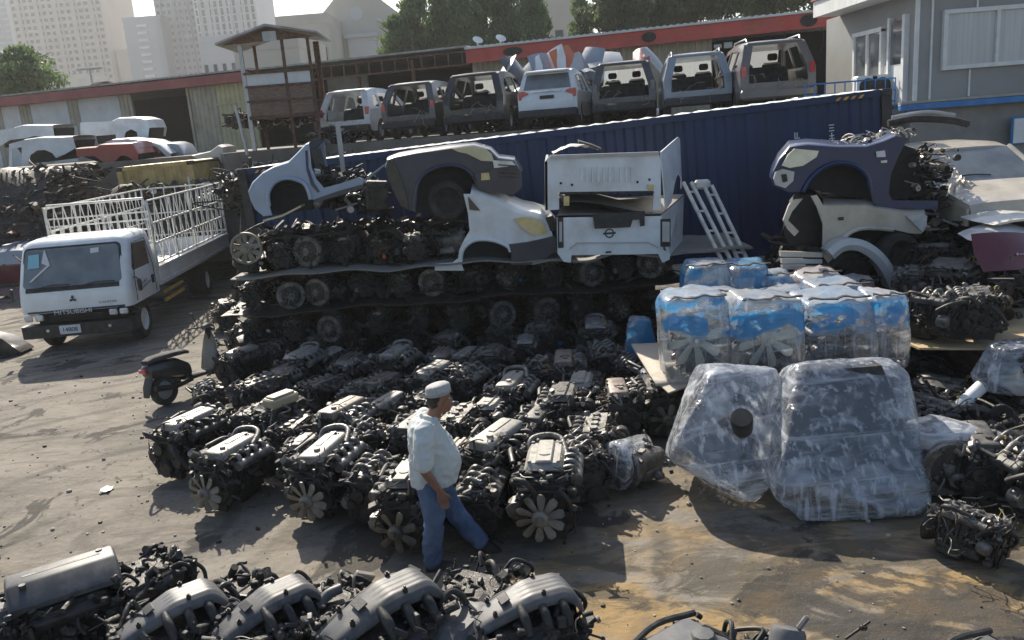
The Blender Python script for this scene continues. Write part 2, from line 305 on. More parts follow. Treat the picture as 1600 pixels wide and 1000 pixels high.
def spline(pts, k=6):
    P = [pts[0] * 2 - pts[1]] + pts + [pts[-1] * 2 - pts[-2]]; out = []
    for i in range(1, len(P) - 2):
        for j in range(k):
            t = j / k; a, b, c, d = P[i - 1], P[i], P[i + 1], P[i + 2]
            out.append(.5 * ((2 * b) + (-a + c) * t + (2 * a - 5 * b + 4 * c - d) * t * t + (-a + 3 * b - 3 * c + d) * t ** 3))
    out.append(pts[-1]); return out
def tag(o, label=None, cat=None, group=None, kind=None):
    if label: o['label'] = label
    if cat: o['category'] = cat
    if group: o['group'] = group
    if kind: o['kind'] = kind
    return o
def thing(name, label, cat, loc=(0, 0, 0), rz=0, group=None, rot=None, sc=None):
    o = bpy.data.objects.new(name, None); col.objects.link(o); o.empty_display_size = .2
    o.location = loc; o.rotation_euler = rot if rot is not None else (0, 0, rz)
    if sc: o.scale = (sc, sc, sc) if not hasattr(sc, '__len__') else sc
    return tag(o, label, cat, group)
def copy_tree(o, parent=None):
    c = o.copy(); col.objects.link(c)
    if parent is not None: c.parent = parent
    for ch in list(o.children): copy_tree(ch, c)
    return c
def plate_mesh(outline, holes=(), th=.04, cuts=()):
    """flat outline with holes as a closed plate in XY, thickness along Z; returns a bmesh"""
    cu = bpy.data.curves.new('p', 'CURVE'); cu.dimensions = '2D'; cu.fill_mode = 'BOTH'; cu.extrude = th / 2
    for poly in [outline] + list(holes):
        sp = cu.splines.new('POLY'); sp.points.add(len(poly) - 1); sp.use_cyclic_u = True
        for i, (x, y) in enumerate(poly): sp.points[i].co = (x, y, 0, 1)
    ob = bpy.data.objects.new('p', cu); me = bpy.data.meshes.new_from_object(ob)
    bm = bmesh.new(); bm.from_mesh(me); bpy.data.meshes.remove(me); bpy.data.objects.remove(ob); bpy.data.curves.remove(cu)
    bmesh.ops.remove_doubles(bm, verts=bm.verts, dist=1e-5)
    for (co, no) in cuts:
        bmesh.ops.bisect_plane(bm, geom=bm.verts[:] + bm.edges[:] + bm.faces[:], plane_co=co, plane_no=no)
    return bm
def arc(cx, cy, r, a0, a1, n=10, ry=None):
    ry = ry or r
    return [(cx + r * math.cos(R(a0 + (a1 - a0) * i / n)), cy + ry * math.sin(R(a0 + (a1 - a0) * i / n))) for i in range(n + 1)]
def text(name, s, size, X, m, parent=None, ext=.002, align='CENTER'):
    cu = bpy.data.curves.new('t', 'FONT'); cu.body = s; cu.size = size; cu.extrude = ext; cu.align_x = align; cu.align_y = 'CENTER'
    ob = bpy.data.objects.new('t', cu); me = bpy.data.meshes.new_from_object(ob); bpy.data.objects.remove(ob); bpy.data.curves.remove(cu)
    me.transform(X); me.materials.clear(); me.materials.append(M[m]); me.name = name
    return link(name, me, parent)
FRONT = Matrix.Rotation(R(90), 4, 'X')      # text facing -Y
# ================================================================ SETTING
def ground_mat():
    m = bpy.data.materials.new('oily_dirt_ground'); m.use_nodes = True; nt = m.node_tree; n = nt.nodes; l = nt.links; b = n['Principled BSDF']
    tc = n.new('ShaderNodeTexCoord'); V = tc.outputs['Object']
    def nz(scale, det=8, dist=0, st=None, rgh=.55):
        v = V
        if st: mp = n.new('ShaderNodeMapping'); mp.inputs['Scale'].default_value = st[:3]; mp.inputs['Rotation'].default_value = (0, 0, st[3]); l.new(V, mp.inputs[0]); v = mp.outputs[0]
        t = n.new('ShaderNodeTexNoise'); t.inputs['Scale'].default_value = scale; t.inputs['Detail'].default_value = det; t.inputs['Distortion'].default_value = dist; t.inputs['Roughness'].default_value = rgh; l.new(v, t.inputs['Vector']); return t.outputs['Fac']
    def rng(f, a, c, lo=0, hi=1):
        r = n.new('ShaderNodeMapRange'); r.inputs['From Min'].default_value = a; r.inputs['From Max'].default_value = c; r.inputs['To Min'].default_value = lo; r.inputs['To Max'].default_value = hi; l.new(f, r.inputs['Value']); return r.outputs[0]
    def mix(f, a, c):
        x = n.new('ShaderNodeMix'); x.data_type = 'RGBA'
        (l.new(a, x.inputs[6]) if not isinstance(a, tuple) else setattr(x.inputs[6], 'default_value', (*a, 1)))
        (l.new(c, x.inputs[7]) if not isinstance(c, tuple) else setattr(x.inputs[7], 'default_value', (*c, 1)))
        l.new(f, x.inputs[0]); return x.outputs[2]
    def mul(a, c):
        x = n.new('ShaderNodeMath'); x.operation = 'MULTIPLY'; l.new(a, x.inputs[0])
        (l.new(c, x.inputs[1]) if not isinstance(c, float) else setattr(x.inputs[1], 'default_value', c)); return x.outputs[0]
    base = mix(rng(nz(.9, 10, .6), .35, .65), (.115, .104, .089), (.21, .19, .16))
    base = mix(rng(nz(16, 8, 0, None, .7), .3, .75, 0, .5), base, (.31, .28, .235))
    base = mix(rng(nz(2.2, 9, 1.0, (1, .55, 1, .35)), .5, .68, 0, .4), base, (.215, .197, .168))        # dragged dust
    base = mix(rng(nz(2.0, 10, 1.2, (.5, 1, 1, -.15), .6), .50, .66, 0, .5), base, (.10, .09, .078))      # dark tracks
    base = mix(rng(nz(4.0, 8, .8, (.22, 1.4, 1, .9)), .58, .63, 0, .35), base, (.06, .054, .048))
    # ochre earth lies toward the right and near side of the yard
    sp = n.new('ShaderNodeSeparateXYZ'); l.new(V, sp.inputs[0])
    near = mul(rng(sp.outputs[0], -3.0, .5), rng(sp.outputs[1], 9.0, 6.2))
    base = mix(mul(near, rng(nz(1.3, 10, .8, (.7, 1.1, 1, -.3), .65), .42, .56, 0, .85)), base, (.30, .20, .085))
    base = mix(mul(near, rng(nz(1.7, 10, .8, (.6, 1.3, 1, -.35), .68), .48, .56, 0, .85)), base, (.075, .066, .05))
    base = mix(rng(nz(.55, 10, 1.2, None, .65), .555, .585, 0, .8), base, (.035, .033, .031))                            # oil
    base = mix(rng(nz(2.3, 10, 2.5, None, .7), .60, .625, 0, .6), base, (.045, .041, .037))            # sharp small stains
    base = mix(rng(nz(70, 3, 0), .62, .70, 0, .5), base, (.30, .28, .25))                                # grit
    # ring tracks left by turning wheels
    mp = n.new('ShaderNodeMapping'); mp.inputs['Location'].default_value = (4.3, -8.0, 0); l.new(V, mp.inputs[0])
    w = n.new('ShaderNodeTexWave'); w.wave_type = 'RINGS'; w.rings_direction = 'Z'; w.inputs['Scale'].default_value = .42; w.inputs['Distortion'].default_value = 1.6; w.inputs['Detail'].default_value = 3; w.inputs['Detail Scale'].default_value = 1.5
    l.new(mp.outputs[0], w.inputs['Vector'])
    base = mix(mul(rng(w.outputs['Fac'], .80, .97, 0, .5), rng(nz(.8), .4, .6)), base, (.06, .055, .048))
    l.new(base, b.inputs['Base Color'])
    b.inputs['Roughness'].default_value = .93; b.inputs['Specular IOR Level'].default_value = .25
    bp = n.new('ShaderNodeBump'); bp.inputs['Strength'].default_value = .55; bp.inputs['Distance'].default_value = .03
    l.new(nz(9, 10, .3, None, .7), bp.inputs['Height'])
    b2 = n.new('ShaderNodeBump'); b2.inputs['Strength'].default_value = .5; b2.inputs['Distance'].default_value = .12; l.new(nz(1.1, 6), b2.inputs['Height']); l.new(b2.outputs[0], bp.inputs['Normal'])
    l.new(bp.outputs[0], b.inputs['Normal'])
    return m
M['ground'] = ground_mat()
M['dirt'] = mat('upper_yard_dirt', (.14, .125, .105), (.24, .215, .18), .9, 0, 1.2, .4, 14, dirt=(.06, .055, .05), dscale=.8)
mb = MB(); mb.quad((-2500, -60, 0), (2500, -60, 0), (2500, 3500, 0), (-2500, 3500, 0)); tag(mb.build('ground', 'ground', smooth=0), kind='structure')
TZ = 3.6                                            # level of the upper yard
mb = MB(); poly = [(-300, 28.5), (-9.5, 28.5), (-8.8, 26.9), (-6.2, 26.9), (-5.9, 27.7), (8.6, 20.8), (8.6, 24), (300, 24), (300, 1500), (-300, 1500)]
mb.loft([[(x, y, -.2) for x, y in poly], [(x, y + .25, TZ) for x, y in poly]]); tag(mb.build('upper_yard', 'dirt', smooth=0), kind='structure')
rnd = random.Random(5)
# small litter on the ground: countless chips and stones
mb = MB()
for i in range(1600):
    x, y = rnd.uniform(-11, 6), rnd.uniform(4.5, 18)
    s = rnd.choice([.008, .01, .012, .016, .016, .028]) * rnd.uniform(.7, 1.4)
    mb.mi = rnd.choice([0, 0, 1, 1, 2]); mb.ball((x, y, s * .3), (s, s * rnd.uniform(.5, 1), s * .6), 5, 3, (0, 0, rnd.uniform(0, 3)))
tag(mb.build('gravel', ['concrete', 'iron2', 'cardb']), 'small stones and chips scattered over the dusty yard', 'gravel', kind='stuff')
mb = MB(); q = G(167, 767)
mb.grid(lambda u, v: (q.x + (u - .5) * .12, q.y + (v - .5) * .16, .012 + .03 * math.sin(u * 5 + v * 3) ** 2), 4, 4)
tag(mb.build('litter_paper', 'txt_w'), 'small crumpled white scrap of paper on the open dusty ground', 'paper')

# ---------------------------------------------------------------- distant towers
M['tw_beige'] = mat('tower_beige', (.52, .42, .33), (.60, .50, .40), .8, 0, .05)
M['tw_grey'] = mat('tower_grey', (.20, .22, .25), (.26, .28, .31), .5, 0, .05)
M['tw_white'] = mat('tower_white', (.50, .50, .50), (.58, .57, .56), .7, 0, .05)
M['tw_blue'] = mat('tower_blue_glass', (.12, .16, .20), (.16, .20, .25), .3, 0, .05)
M['tw_win'] = mat('tower_window', (.03, .04, .05), (.10, .11, .12), .3, 0, .3)
M['tw_win'].node_tree.nodes['Principled BSDF'].inputs['Specular IOR Level'].default_value = .15
M['tw_cream'] = mat('building_cream', (.48, .45, .38), (.56, .52, .45), .8, 0, .2)
def tower(name, label, x0, x1, Y, h, dep, wm, z0=3.6, cols=10, fl=3.3, ww=.55, wh=.5, lo=12, hi=None, x_a=0, x_b=1, bands=False, wing=None, cat='tower', wmat='tw_win', ribs=0, grp=None):
    t = thing(name, label, cat, ((x0 + x1) / 2, Y, z0), group=grp); W = x1 - x0
    mb = MB(); mb.box((0, dep / 2, h / 2), (W, dep, h))
    if wing:
        for wx0, wx1, wh_ in wing: mb.box(((wx0 + wx1) / 2, dep / 2 + 1, wh_ / 2), (wx1 - wx0, dep * .8, wh_))
    mb.build('wall', wm, t, smooth=0)
    hi = hi or h
    rows = int((hi - lo) / fl); cnt = 0
    cells = []
    for r in range(rows):
        for c in range(cols):
            cells.append((-W / 2 + W * (x_a + (x_b - x_a) * (c + .5) / cols), lo + (r + .5) * fl))
    cw = W * (x_b - x_a) / cols
    if bands:
        for r in range(rows):
            b = MB(); b.box((-W / 2 + W * (x_a + x_b) / 2, -.5, lo + (r + .5) * fl), (W * (x_b - x_a), 1.0, fl * .38)); b.build('balcony', 'tw_white', t, smooth=0)
    else:
        w = MB(); w.box((0, 0, 0), (cw * ww, .3, fl * wh)); wme = w.mesh('window', wmat, 0)
        rest = MB()
        for i, (x, z) in enumerate(cells):
            if i < 99:
                o = link('window', wme, t); o.location = (x, -.05, z)
            else: rest.box((x, -.05, z), (cw * ww, .3, fl * wh))
        if len(cells) > 99: tag(rest.build('window', wmat, t, smooth=0), kind='stuff')
    for i in range(ribs):
        b = MB(); b.box((-W / 2 + W * (i + .5) / ribs, -.6, h / 2), (W * .02, 1.2, h)); b.build('rib', wm, t, smooth=0)
    p = MB(); p.box((0, dep / 2, h + .6), (W * 1.01, dep * 1.01, 1.2)); p.build('parapet', wm, t, smooth=0)
    return t
def X_(px, py, Y): return D(px, py, Y).x
tower('apartment_tower', 'tall beige residential tower with a dense grid of small windows', X_(38, 120, 450), X_(178, 120, 450), 450, 104, 40, 'tw_beige', cols=15, lo=14, ribs=5, wing=[(24, 33, 52), (33, 39, 34)])
tower('office_tower', 'pale blue grey glass tower cut by the left edge of the photo', X_(-60, 100, 520), X_(28, 100, 520), 520, 108, 30, 'tw_blue', cols=8, lo=60, ww=.8, wh=.35, wmat='tw_grey')
tower('low_block', 'lower cream block in front of the foot of the beige tower', X_(75, 130, 300), X_(140, 130, 300), 300, 26, 14, 'tw_cream', cols=8, lo=10)
tower('grey_tower', 'grey tower with white balcony slabs beside the pair of tall towers', X_(203, 100, 420), X_(262, 100, 420), 420, 61, 30, 'tw_grey', lo=20, hi=60, bands=True, x_a=.36, x_b=.62)
tower('twin_tower', 'tall grey tower joined behind the white tower', X_(256, 100, 430), X_(318, 100, 430), 430, 112, 34, 'tw_grey', cols=7, lo=30, ww=.5, ribs=3)
tower('white_tower', 'tall pale tower with dark vertical strips of windows', X_(316, 100, 400), X_(412, 100, 400), 400, 100, 34, 'tw_white', cols=10, lo=34, ww=.45, wh=.8, ribs=6)
tower('pale_block', 'faint pale block far off in the gap between the towers', X_(182, 120, 700), X_(215, 120, 700), 700, 60, 20, 'tw_white', cols=5, lo=30)
# low white houses in the middle distance
for i, (a, b, y1, Y, lab) in enumerate([(315, 372, 66, 150, 'plain white low building wall behind the rusty lookout'), (368, 470, 78, 75, 'cream building with wall mounted air conditioners behind the lookout'), (440, 520, 38, 110, 'cream terrace building left of the gabled white house')]):
    x0, x1 = X_(a, 100, Y), X_(b, 100, Y); h = D((a + b) / 2, y1, Y).z - TZ
    t = tower('house', lab, x0, x1, Y, h, 12, 'tw_cream' if i else 'tw_white', cols=4, lo=h * .35, fl=h * .26, ww=.35, wh=.42, cat='building')
    for k in range(4 if i else 1):
        m_ = MB(); m_.box((-(x1 - x0) / 2 + (x1 - x0) * (k + .5) / 4 + .3, -.4, h * .3), (1.0, .5, .8), bev=.05); m_.build('air_conditioner', 'wtrim', t)
x0, x1 = X_(478, 60, 120), X_(645, 60, 120); Wd = x1 - x0
t = thing('villa', 'white gabled villa with arched green window behind the trees', 'building', ((x0 + x1) / 2, 120, TZ))
mb = MB(); mb.loft([[(x, y, z) for x, z in ((-Wd / 2, 0), (Wd / 2, 0), (Wd / 2, 14.5), (Wd * .18, 18.5), (-Wd * .18, 18.5), (-Wd / 2, 14.0))] for y in (0, 14)]); mb.build('wall', 'tw_cream', t, smooth=0)
mb = MB(); mb.box((Wd * .03, -.5, 6), (Wd * .26, 1.0, 14)); mb.build('bay', 'tw_white', t, smooth=0)
mb = MB(); mb.box((Wd * .03, -.8, 13.2), (Wd * .3, 1.4, .5)); mb.build('cornice', 'tw_white', t, smooth=0)
mb = MB(); mb.prism([(-.9, 6)] + [(-.9, 9)] + [(-math.cos(R(a)) * .9, 9 + math.sin(R(a)) * .9) for a in range(20, 180, 20)] + [(.9, 9), (.9, 6)], .1, 'y', (Wd * .03, -1.06, 0)); mb.build('window', mat('green_glass', (.10, .22, .18), rough=.2), t)
mb = MB(); mb.cyl((0, -.1, 16.2), (0, .1, 16.2), .9, seg=20); mb.build('round_vent', 'tw_white', t)
mb = MB()
for s in (-1, 1): mb.box((s * Wd * .34, 0, 14.9 - .2), (Wd * .32, 1, .4), (0, s * .2, 0))
mb.build('eaves', 'tw_white', t, smooth=0)
for s in (-.3, .36):
    mb = MB(); mb.box((Wd * s, -.05, 8), (1.3, .2, 2.2)); mb.build('window', 'tw_win', t)
x0, x1 = X_(845, 30, 110), X_(905, 30, 110)
t = thing('villa', 'white building with balustrade between the tall trees', 'building', ((x0 + x1) / 2, 110, TZ)); Wd = x1 - x0
mb = MB(); mb.box((0, 6, 8), (Wd, 12, 16)); mb.build('wall', 'tw_cream', t, smooth=0)
mb = MB(); mb.box((0, -.2, 16.4), (Wd + .6, .6, .25)); mb.build('cornice', 'tw_white', t)
for i in range(14):
    mb = MB(); mb.box((-Wd / 2 + (i + .5) * Wd / 14, -.2, 15.8), (.15, .15, .9)); mb.build('baluster', 'tw_white', t, smooth=0)
mb = MB(); mb.box((-.2, -.03, 10), (1, .1, 2)); mb.build('window', 'tw_win', t)
# lamp posts
for px, top, Y, lab in ((140, 108, 70, 'thin street lamp standing before the beige tower'), (592, 62, 90, 'street lamp in front of the gabled villa')):
    p = D(px, top, Y); t = thing('street_lamp', lab, 'street lamp', (p.x, Y, TZ)); h = p.z - TZ
    mb = MB(); mb.cyl((0, 0, 0), (0, 0, h), .13, .07, 8); mb.build('pole', 'galv', t)
    mb = MB(); mb.box((0, 0, h), (2.0, .3, .14)); mb.build('lamp_head', 'galv', t)
# ---------------------------------------------------------------- trees
def tree(label, px, Y, top, wpx, bot, kind, leaf, n, seed, grp, dens=1.0):
    r = random.Random(seed); p = D(px, (top + bot) / 2, Y); zt = D(px, top, Y).z; zb = D(px, bot, Y).z; W = wpx * Y / 1290 / 2; H2 = (zt - zb) / 2; zc = (zt + zb) / 2
    t = thing('tree', label, 'tree', (p.x, Y, TZ), group=grp)
    mb = MB(); hz = zc - TZ
    mb.tube([(0, 0, 0), (.1, .1, hz * .5), (0, 0, hz + H2 * .5)], [.22, .06], 7, 4)
    for i in range(9):
        a = r.uniform(0, 6.28); z = hz - H2 * r.uniform(-.3, 1.0)
        mb.tube([(0, 0, z), (math.cos(a) * W * .4, math.sin(a) * W * .4, z + H2 * .3), (math.cos(a) * W * .8, math.sin(a) * W * .8, z + H2 * .6)], [.09, .02], 5, 3)
    mb.build('trunk', 'bark', t)
    mb = MB(); cl = []
    for i in range(int(26 * dens)):
        if kind == 'col':
            k = r.random(); rr = W * (1 - k ** 2.2 * .9) * r.uniform(.3, .85); a = r.uniform(0, 6.28)
            cl.append((Vector((math.cos(a) * rr, math.sin(a) * rr, hz - H2 + 2 * H2 * k)), W * r.uniform(.35, .55), H2 * .22))
        else:
            v = Vector((r.gauss(0, 1), r.gauss(0, 1), r.gauss(0, 1))).normalized() * r.uniform(.35, .85)
            cl.append((Vector((v.x * W, v.y * W, hz + v.z * H2)), W * r.uniform(.28, .45), H2 * r.uniform(.25, .4)))
    ls = .012 * Y / 4.2
    for i in range(n):
        c, rw, rh = r.choice(cl); v = Vector((r.gauss(0, 1), r.gauss(0, 1), r.gauss(0, 1))).normalized() * r.random() ** .4
        q = c + Vector((v.x * rw, v.y * rw, v.z * rh)); s = ls * r.uniform(.6, 1.4)
        e = Euler((r.uniform(0, 3), r.uniform(0, 3), r.uniform(0, 3))).to_matrix()
        a, b_ = e @ Vector((s, 0, 0)), e @ Vector((0, s * .45, 0))
        if kind == 'col': a = (a * .4 + Vector((0, 0, s * .9))); 
        mb.mi = 0 if r.random() < .65 else 1
        mb.quad(q - a, q + b_, q + a, q - b_)
    mb.build('crown', leaf, t, smooth=0)
tree('round dark green tree at the left edge beyond the long shed', 28, 62, 76, 125, 160, 'r', ['leaf2', 'leaf1'], 9000, 1, None, 1.6)
labs = ['leftmost', 'second from left', 'third from left', 'fourth from left', 'fifth from left', 'sixth from left', 'seventh from left', 'rightmost']
for i, (px, top, w) in enumerate([(622, 42, 48), (652, 8, 56), (690, -18, 60), (726, -12, 56), (760, -20, 60), (795, -14, 60), (828, -6, 52), (846, 24, 34)]):
    tree('feathery tall tree in the dense row behind the open shed, ' + labs[i], px, 62 + (i % 3), top - 12, w * 1.35, 104, 'col', ['leaf1', 'leaf2'] if i % 3 else ['leaf2', 'leaf1'], 11000, 20 + i, 'feathery trees behind the open shed', 1.5)
tree('bright green pointed tree right of the balustraded building', 906, 60, -4, 40, 66, 'col', ['leaf1', 'leaf1'], 4200, 40, None, 1.3)
for i, (px, top, w, bt) in enumerate([(962, -30, 110, 62), (1040, -55, 120, 56), (1120, -60, 110, 40), (1195, -60, 110, 34), (1268, -70, 120, 30), (1330, -80, 110, 20)]):
    tree('airy dark olive tree behind the red sign, ' + ['first', 'second', 'third', 'fourth', 'fifth', 'sixth'][i] + ' from the left', px, 58 + 2 * (i % 2), top, w, bt, 'r', ['leaf3', 'leaf2'], 12000 if i in (0, 1) else 9000, 50 + i, 'olive trees behind the red sign', 1.5)

# ---------------------------------------------------------------- sheds
WA = Vector((-25.7, 45, 0)); WD = (Vector((8.7, 34, 0)) - WA).normalized()
WN = Vector((WD.y, -WD.x, 0))                  # towards the camera
if WN.y > 0: WN = -WN
def wu(px, py):                                 # distance along the shed front for a pixel
    d = ray(px, py); A = Vector((d.x, d.y, 0)); o = -WA
    det = A.x * (-WD.y) - A.y * (-WD.x)
    t = (WA.x * (-WD.y) - WA.y * (-WD.x)) / det
    p = Vector((d.x * t, d.y * t, 0)) - WA
    return p.dot(WD), CAM_H + d.z * t
WANG = math.atan2(WD.y, WD.x)
def shed_thing(name, label, u0, cat='shed'):
    return thing(name, label, cat, WA + WD * u0 + Vector((0, 0, TZ)), rz=WANG)
def corr(mb, x0, x1, z0, z1, y=0, pitch=.28, amp=.05, z1b=None):
    """ribbed sheet standing in the local xz plane"""
    n = max(2, int((x1 - x0) / pitch)); top = []
    for i in range(n):
        a = x0 + (x1 - x0) * i / n; w = (x1 - x0) / n
        for f, yy in ((0, 0), (.35, 0), (.5, -amp), (.85, -amp)): top.append((a + w * f, y + yy))
    top.append((x1, y))
    bot = [(a, b + .04) for a, b in reversed(top)]
    r0 = [(a, b, z0) for a, b in top + bot]; r1 = [(a, b, z1) for a, b in top + bot]
    mb.loft([r0, r1])
zf = wu(300, 126)[1] - TZ                      # underside of the left fascia
FT = 3.42                                       # fascia top above the yard
def su(px, py=150): return wu(px, py)[0]
u0 = su(-60); t = shed_thing('storage_shed', 'long low shed with dull red fascia and white panels at left', u0)
def L(px, py=160): return su(px, py) - u0
mb = MB(); mb.box((L(400, 120) / 2, -.35, FT - .18), (L(400, 120), .5, .42)); mb.build('fascia', 'fadered', t, smooth=0)
mb = MB(); mb.box((L(400, 120) / 2, 5, FT + .06), (L(400, 120) + .2, 11, .08), (R(-.8), 0, 0)); mb.build('roof', 'roofg', t, smooth=0)
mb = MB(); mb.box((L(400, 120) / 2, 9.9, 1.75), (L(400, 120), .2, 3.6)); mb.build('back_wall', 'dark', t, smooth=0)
for a, b, mm in ((-60, -15, 'sheet_w'), (-15, 0, 'sheet_b'), (0, 28, 'sheet_w'), (28, 46, 'sheet_b'), (46, 105, 'sheet_w'), (105, 122, 'sheet_b'), (122, 187, 'sheet_w'), (187, 208, 'sheet_b'), (296, 340, 'sheet_b'), (340, 400, 'sheet_y')):
    mb = MB()
    if mm == 'sheet_w': mb.box(((L(a) + L(b)) / 2, 0, 1.58), (L(b) - L(a) - .02, .06, 3.16))
    else: corr(mb, L(a), L(b) - .02, 0, 3.17, 0, .24)
    mb.build('wall_panel', mm, t, smooth=0)
mb = MB(); mb.box((L(370), -.1, 1.15), (L(400) - L(340), .04, .07)); mb.box((L(370), -.1, 2.15), (L(400) - L(340), .04, .07)); mb.build('rail', 'sheet_y', t, smooth=0)
mb = MB(); mb.box((L(208) - .05, -.06, 1.6), (.12, .14, 3.2)); mb.box((L(296) + .05, -.06, 1.6), (.12, .14, 3.2)); mb.build('door_frame', 'sheet_b', t, smooth=0)
mb = MB(); mb.box((L(100), 3, FT + .35), (1.2, .8, .5), bev=.1); mb.build('roof_tank', 'copper', t)
# open shed in the middle
u0 = su(400, 115); t = shed_thing('open_shed', 'dark open fronted shed with a ladder like truss under its roof', u0); Lm = su(737, 95) - u0
mb = MB(); mb.box((Lm / 2, 5, FT + .02), (Lm, 11, .08), (R(-.8), 0, 0)); mb.build('roof', 'roofg', t, smooth=0)
mb = MB(); mb.box((Lm / 2, -.3, FT - .1), (Lm, .08, .07)); mb.box((Lm / 2, -.3, FT - .62), (Lm, .08, .09)); mb.build('truss', 'copper', t, smooth=0)
for i in range(17):
    mb = MB(); mb.box((Lm * (i + .5) / 17, -.3, FT - .36), (.07, .06, .44)); mb.build('truss_strut', 'copper', t, smooth=0)
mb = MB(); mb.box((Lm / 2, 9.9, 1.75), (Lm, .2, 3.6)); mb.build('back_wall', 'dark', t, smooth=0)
mb = MB(); mb.box((Lm * .34, 2, 1.5), (Lm * .2, .1, 3.0)); mb.build('inner_wall', 'concrete', t, smooth=0)
for f in (.02, .27, .5, .75):
    mb = MB(); mb.box((Lm * f, -.2, 1.6), (.14, .14, 3.2)); mb.build('post', 'copper', t, smooth=0)
# parts shop with the red sign
u0 = su(737, 90); t = shed_thing('parts_shop', 'shed with long bright red sign board over ribbed beige wall', u0, 'shop'); Lp = su(1360, 40) - u0
def LP(px, py=60): return su(px, py) - u0
z0s = wu(760, 98)[1] - TZ; z1s = wu(760, 76)[1] - TZ
mb = MB(); mb.box((Lp / 2, -.6, (z0s + z1s) / 2), (Lp, .25, z1s - z0s)); sg = mb.build('sign_board', 'signred', t, smooth=0)
M['sign_y'] = mat('faded_sign_lettering', (.42, .16, .06), (.40, .10, .05), .6)
def sign_oval(px, rx, rz_, m='iron', ring=None):
    b = MB(); x = LP(px, 70)
    b.prism(arc(0, 0, rx, 0, 345, 23, rz_), .03, 'y', (x, -.745, (z0s + z1s) / 2)); e = b.build('sign_emblem', m, sg)
for px, rx, rz_ in ((808, .42, .17), (1018, .28, .19), (1262, .30, .22)): sign_oval(px, rx, rz_)
for px, w in ((755, .5), (895, .5), (930, .35), (985, .35), (1075, .5), (1175, .5), (1215, .4)):
    b = MB(); x = LP(px, 60)
    for k in range(5): b.box((x + (k - 2) * w * .2, -.733, (z0s + z1s) / 2 + .01 * (k % 3)), (w * .13, .02, .07 + .02 * (k % 2)))
    b.build('sign_mark', 'sign_y', sg, smooth=0)
mb = MB(); n = 120
mb.loft([[(Lp * i / n, y, z1s + .05 + (.045 if i % 2 else 0)) for i in range(n + 1)] + [(Lp * i / n, y, z1s - .02) for i in range(n, -1, -1)] for y in (-.85, 9.5)]); mb.build('roof', 'sheet_w', t, smooth=0)
mb = MB(); corr(mb, 0, LP(1112), 0, z0s + .1, 0, .24); mb.build('wall_panel', 'sheet_b', t, smooth=0)
mb = MB(); corr(mb, LP(1292), Lp, 0, z0s + .1, 0, .24); mb.build('wall_panel', 'sheet_b', t, smooth=0)
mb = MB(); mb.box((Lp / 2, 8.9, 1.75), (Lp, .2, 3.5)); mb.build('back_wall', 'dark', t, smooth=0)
for px, w, h in ((1122, .30, .16), (1138, .32, .24)):
    mb = MB(); mb.box((LP(px), -.3, z0s - .28), (w, .12, h), bev=.02); mb.build('floodlight', 'galv', t)
for px in (1225, 1283):
    mb = MB(); mb.tube([(LP(px), -.5, z0s), (LP(px) + .05, -.5, z0s - .4), (LP(px) - .04, -.5, z0s - .9)], .015, 5, 4); mb.build('cable', 'wire', t)
for k, (px, py, lab) in enumerate(((746, 64, 'small satellite dish on the roof edge left of the sign'), (783, 66, 'white dish like cap on the roof above the oval emblem'))):
    p = D(px, py + 8, 36.5); dd = thing('satellite_dish', lab, 'dish', (p.x, 37.2, TZ + z1s + .05))
    mb = MB(); mb.cyl((0, 0, 0), (0, 0, .3), .03, seg=6); mb.build('mast', 'galv', dd)
    mb = MB(); mb.lathe([(.02, 0), (.15, .03), (.22, .08), (.23, .09), (.15, .05), (.02, .02)], (0, 0, .3), (.3, -.6, .7), 16); mb.build('dish', 'wtrim', dd)

# ---------------------------------------------------------------- rusty lookout
p0 = D(400, 150, 28); t = thing('lookout_hut', 'rusty lookout hut on posts with a gabled roof', 'lookout', (p0.x + .95, 28.2, TZ), rz=.05)
hw = 1.05; rb = 3.5
ptop = D(440, 62, 28).z - TZ
for x, y in ((-hw, -1), (hw, -1), (-hw, 1), (hw, 1), (.25, -1), (.95, 1)):
    mb = MB(); mb.box((x, y, ptop / 2), (.13 if x < 0 and y < 0 else .09, .1, ptop), bev=.01); mb.build('post', 'galv' if x < 0 and y < 0 else 'copper', t)
zr = ptop
mb = MB(); mb.loft([[(x, y, z) for x, z in ((-hw - .62, zr - .10), (-.1, zr + .36), (hw + .40, zr + .04), (hw + .40, zr - .02), (-.1, zr + .29), (-hw - .62, zr - .16))] for y in (-1.5, 1.4)]); mb.build('roof', 'roofg', t, smooth=0)
mb = MB(); mb.prism([(-hw - .5, zr - .15), (-.1, zr + .28), (hw + .3, zr - .08)], .05, 'y', (0, -1.2, 0)); mb.build('gable', 'copper', t, smooth=0)
mb = MB(); mb.box((-.05, -1.24, zr + .02), (.42, .05, .28)); mb.build('gable_vent', 'galv', t)
z1 = D(440, 125, 28).z - TZ
for z, h, m in ((z1, .36, 'sheet_w'), (z1 - .42, .42, 'rustwood'), (z1 - .88, .44, 'rustwood')):
    for a, b in ((-hw + .08, .2), (.3, hw - .05)):
        mb = MB(); mb.box(((a + b) / 2, -1.03, z), (b - a, .05, h)); mb.build('side_board', m, t, smooth=0)
for z in (z1 + .2, z1 - .2, z1 - .65, z1 - 1.12, 1.0):
    mb = MB(); mb.box((0, -1.08, z), (2 * hw, .06, .06)); mb.box((0, 1.0, z), (2 * hw, .06, .06)); mb.build('crossbar', 'copper', t, smooth=0)
mb = MB(); mb.box((0, 0, z1 - 1.14), (2 * hw, 2, .08)); mb.build('floor_deck', 'copper', t, smooth=0)

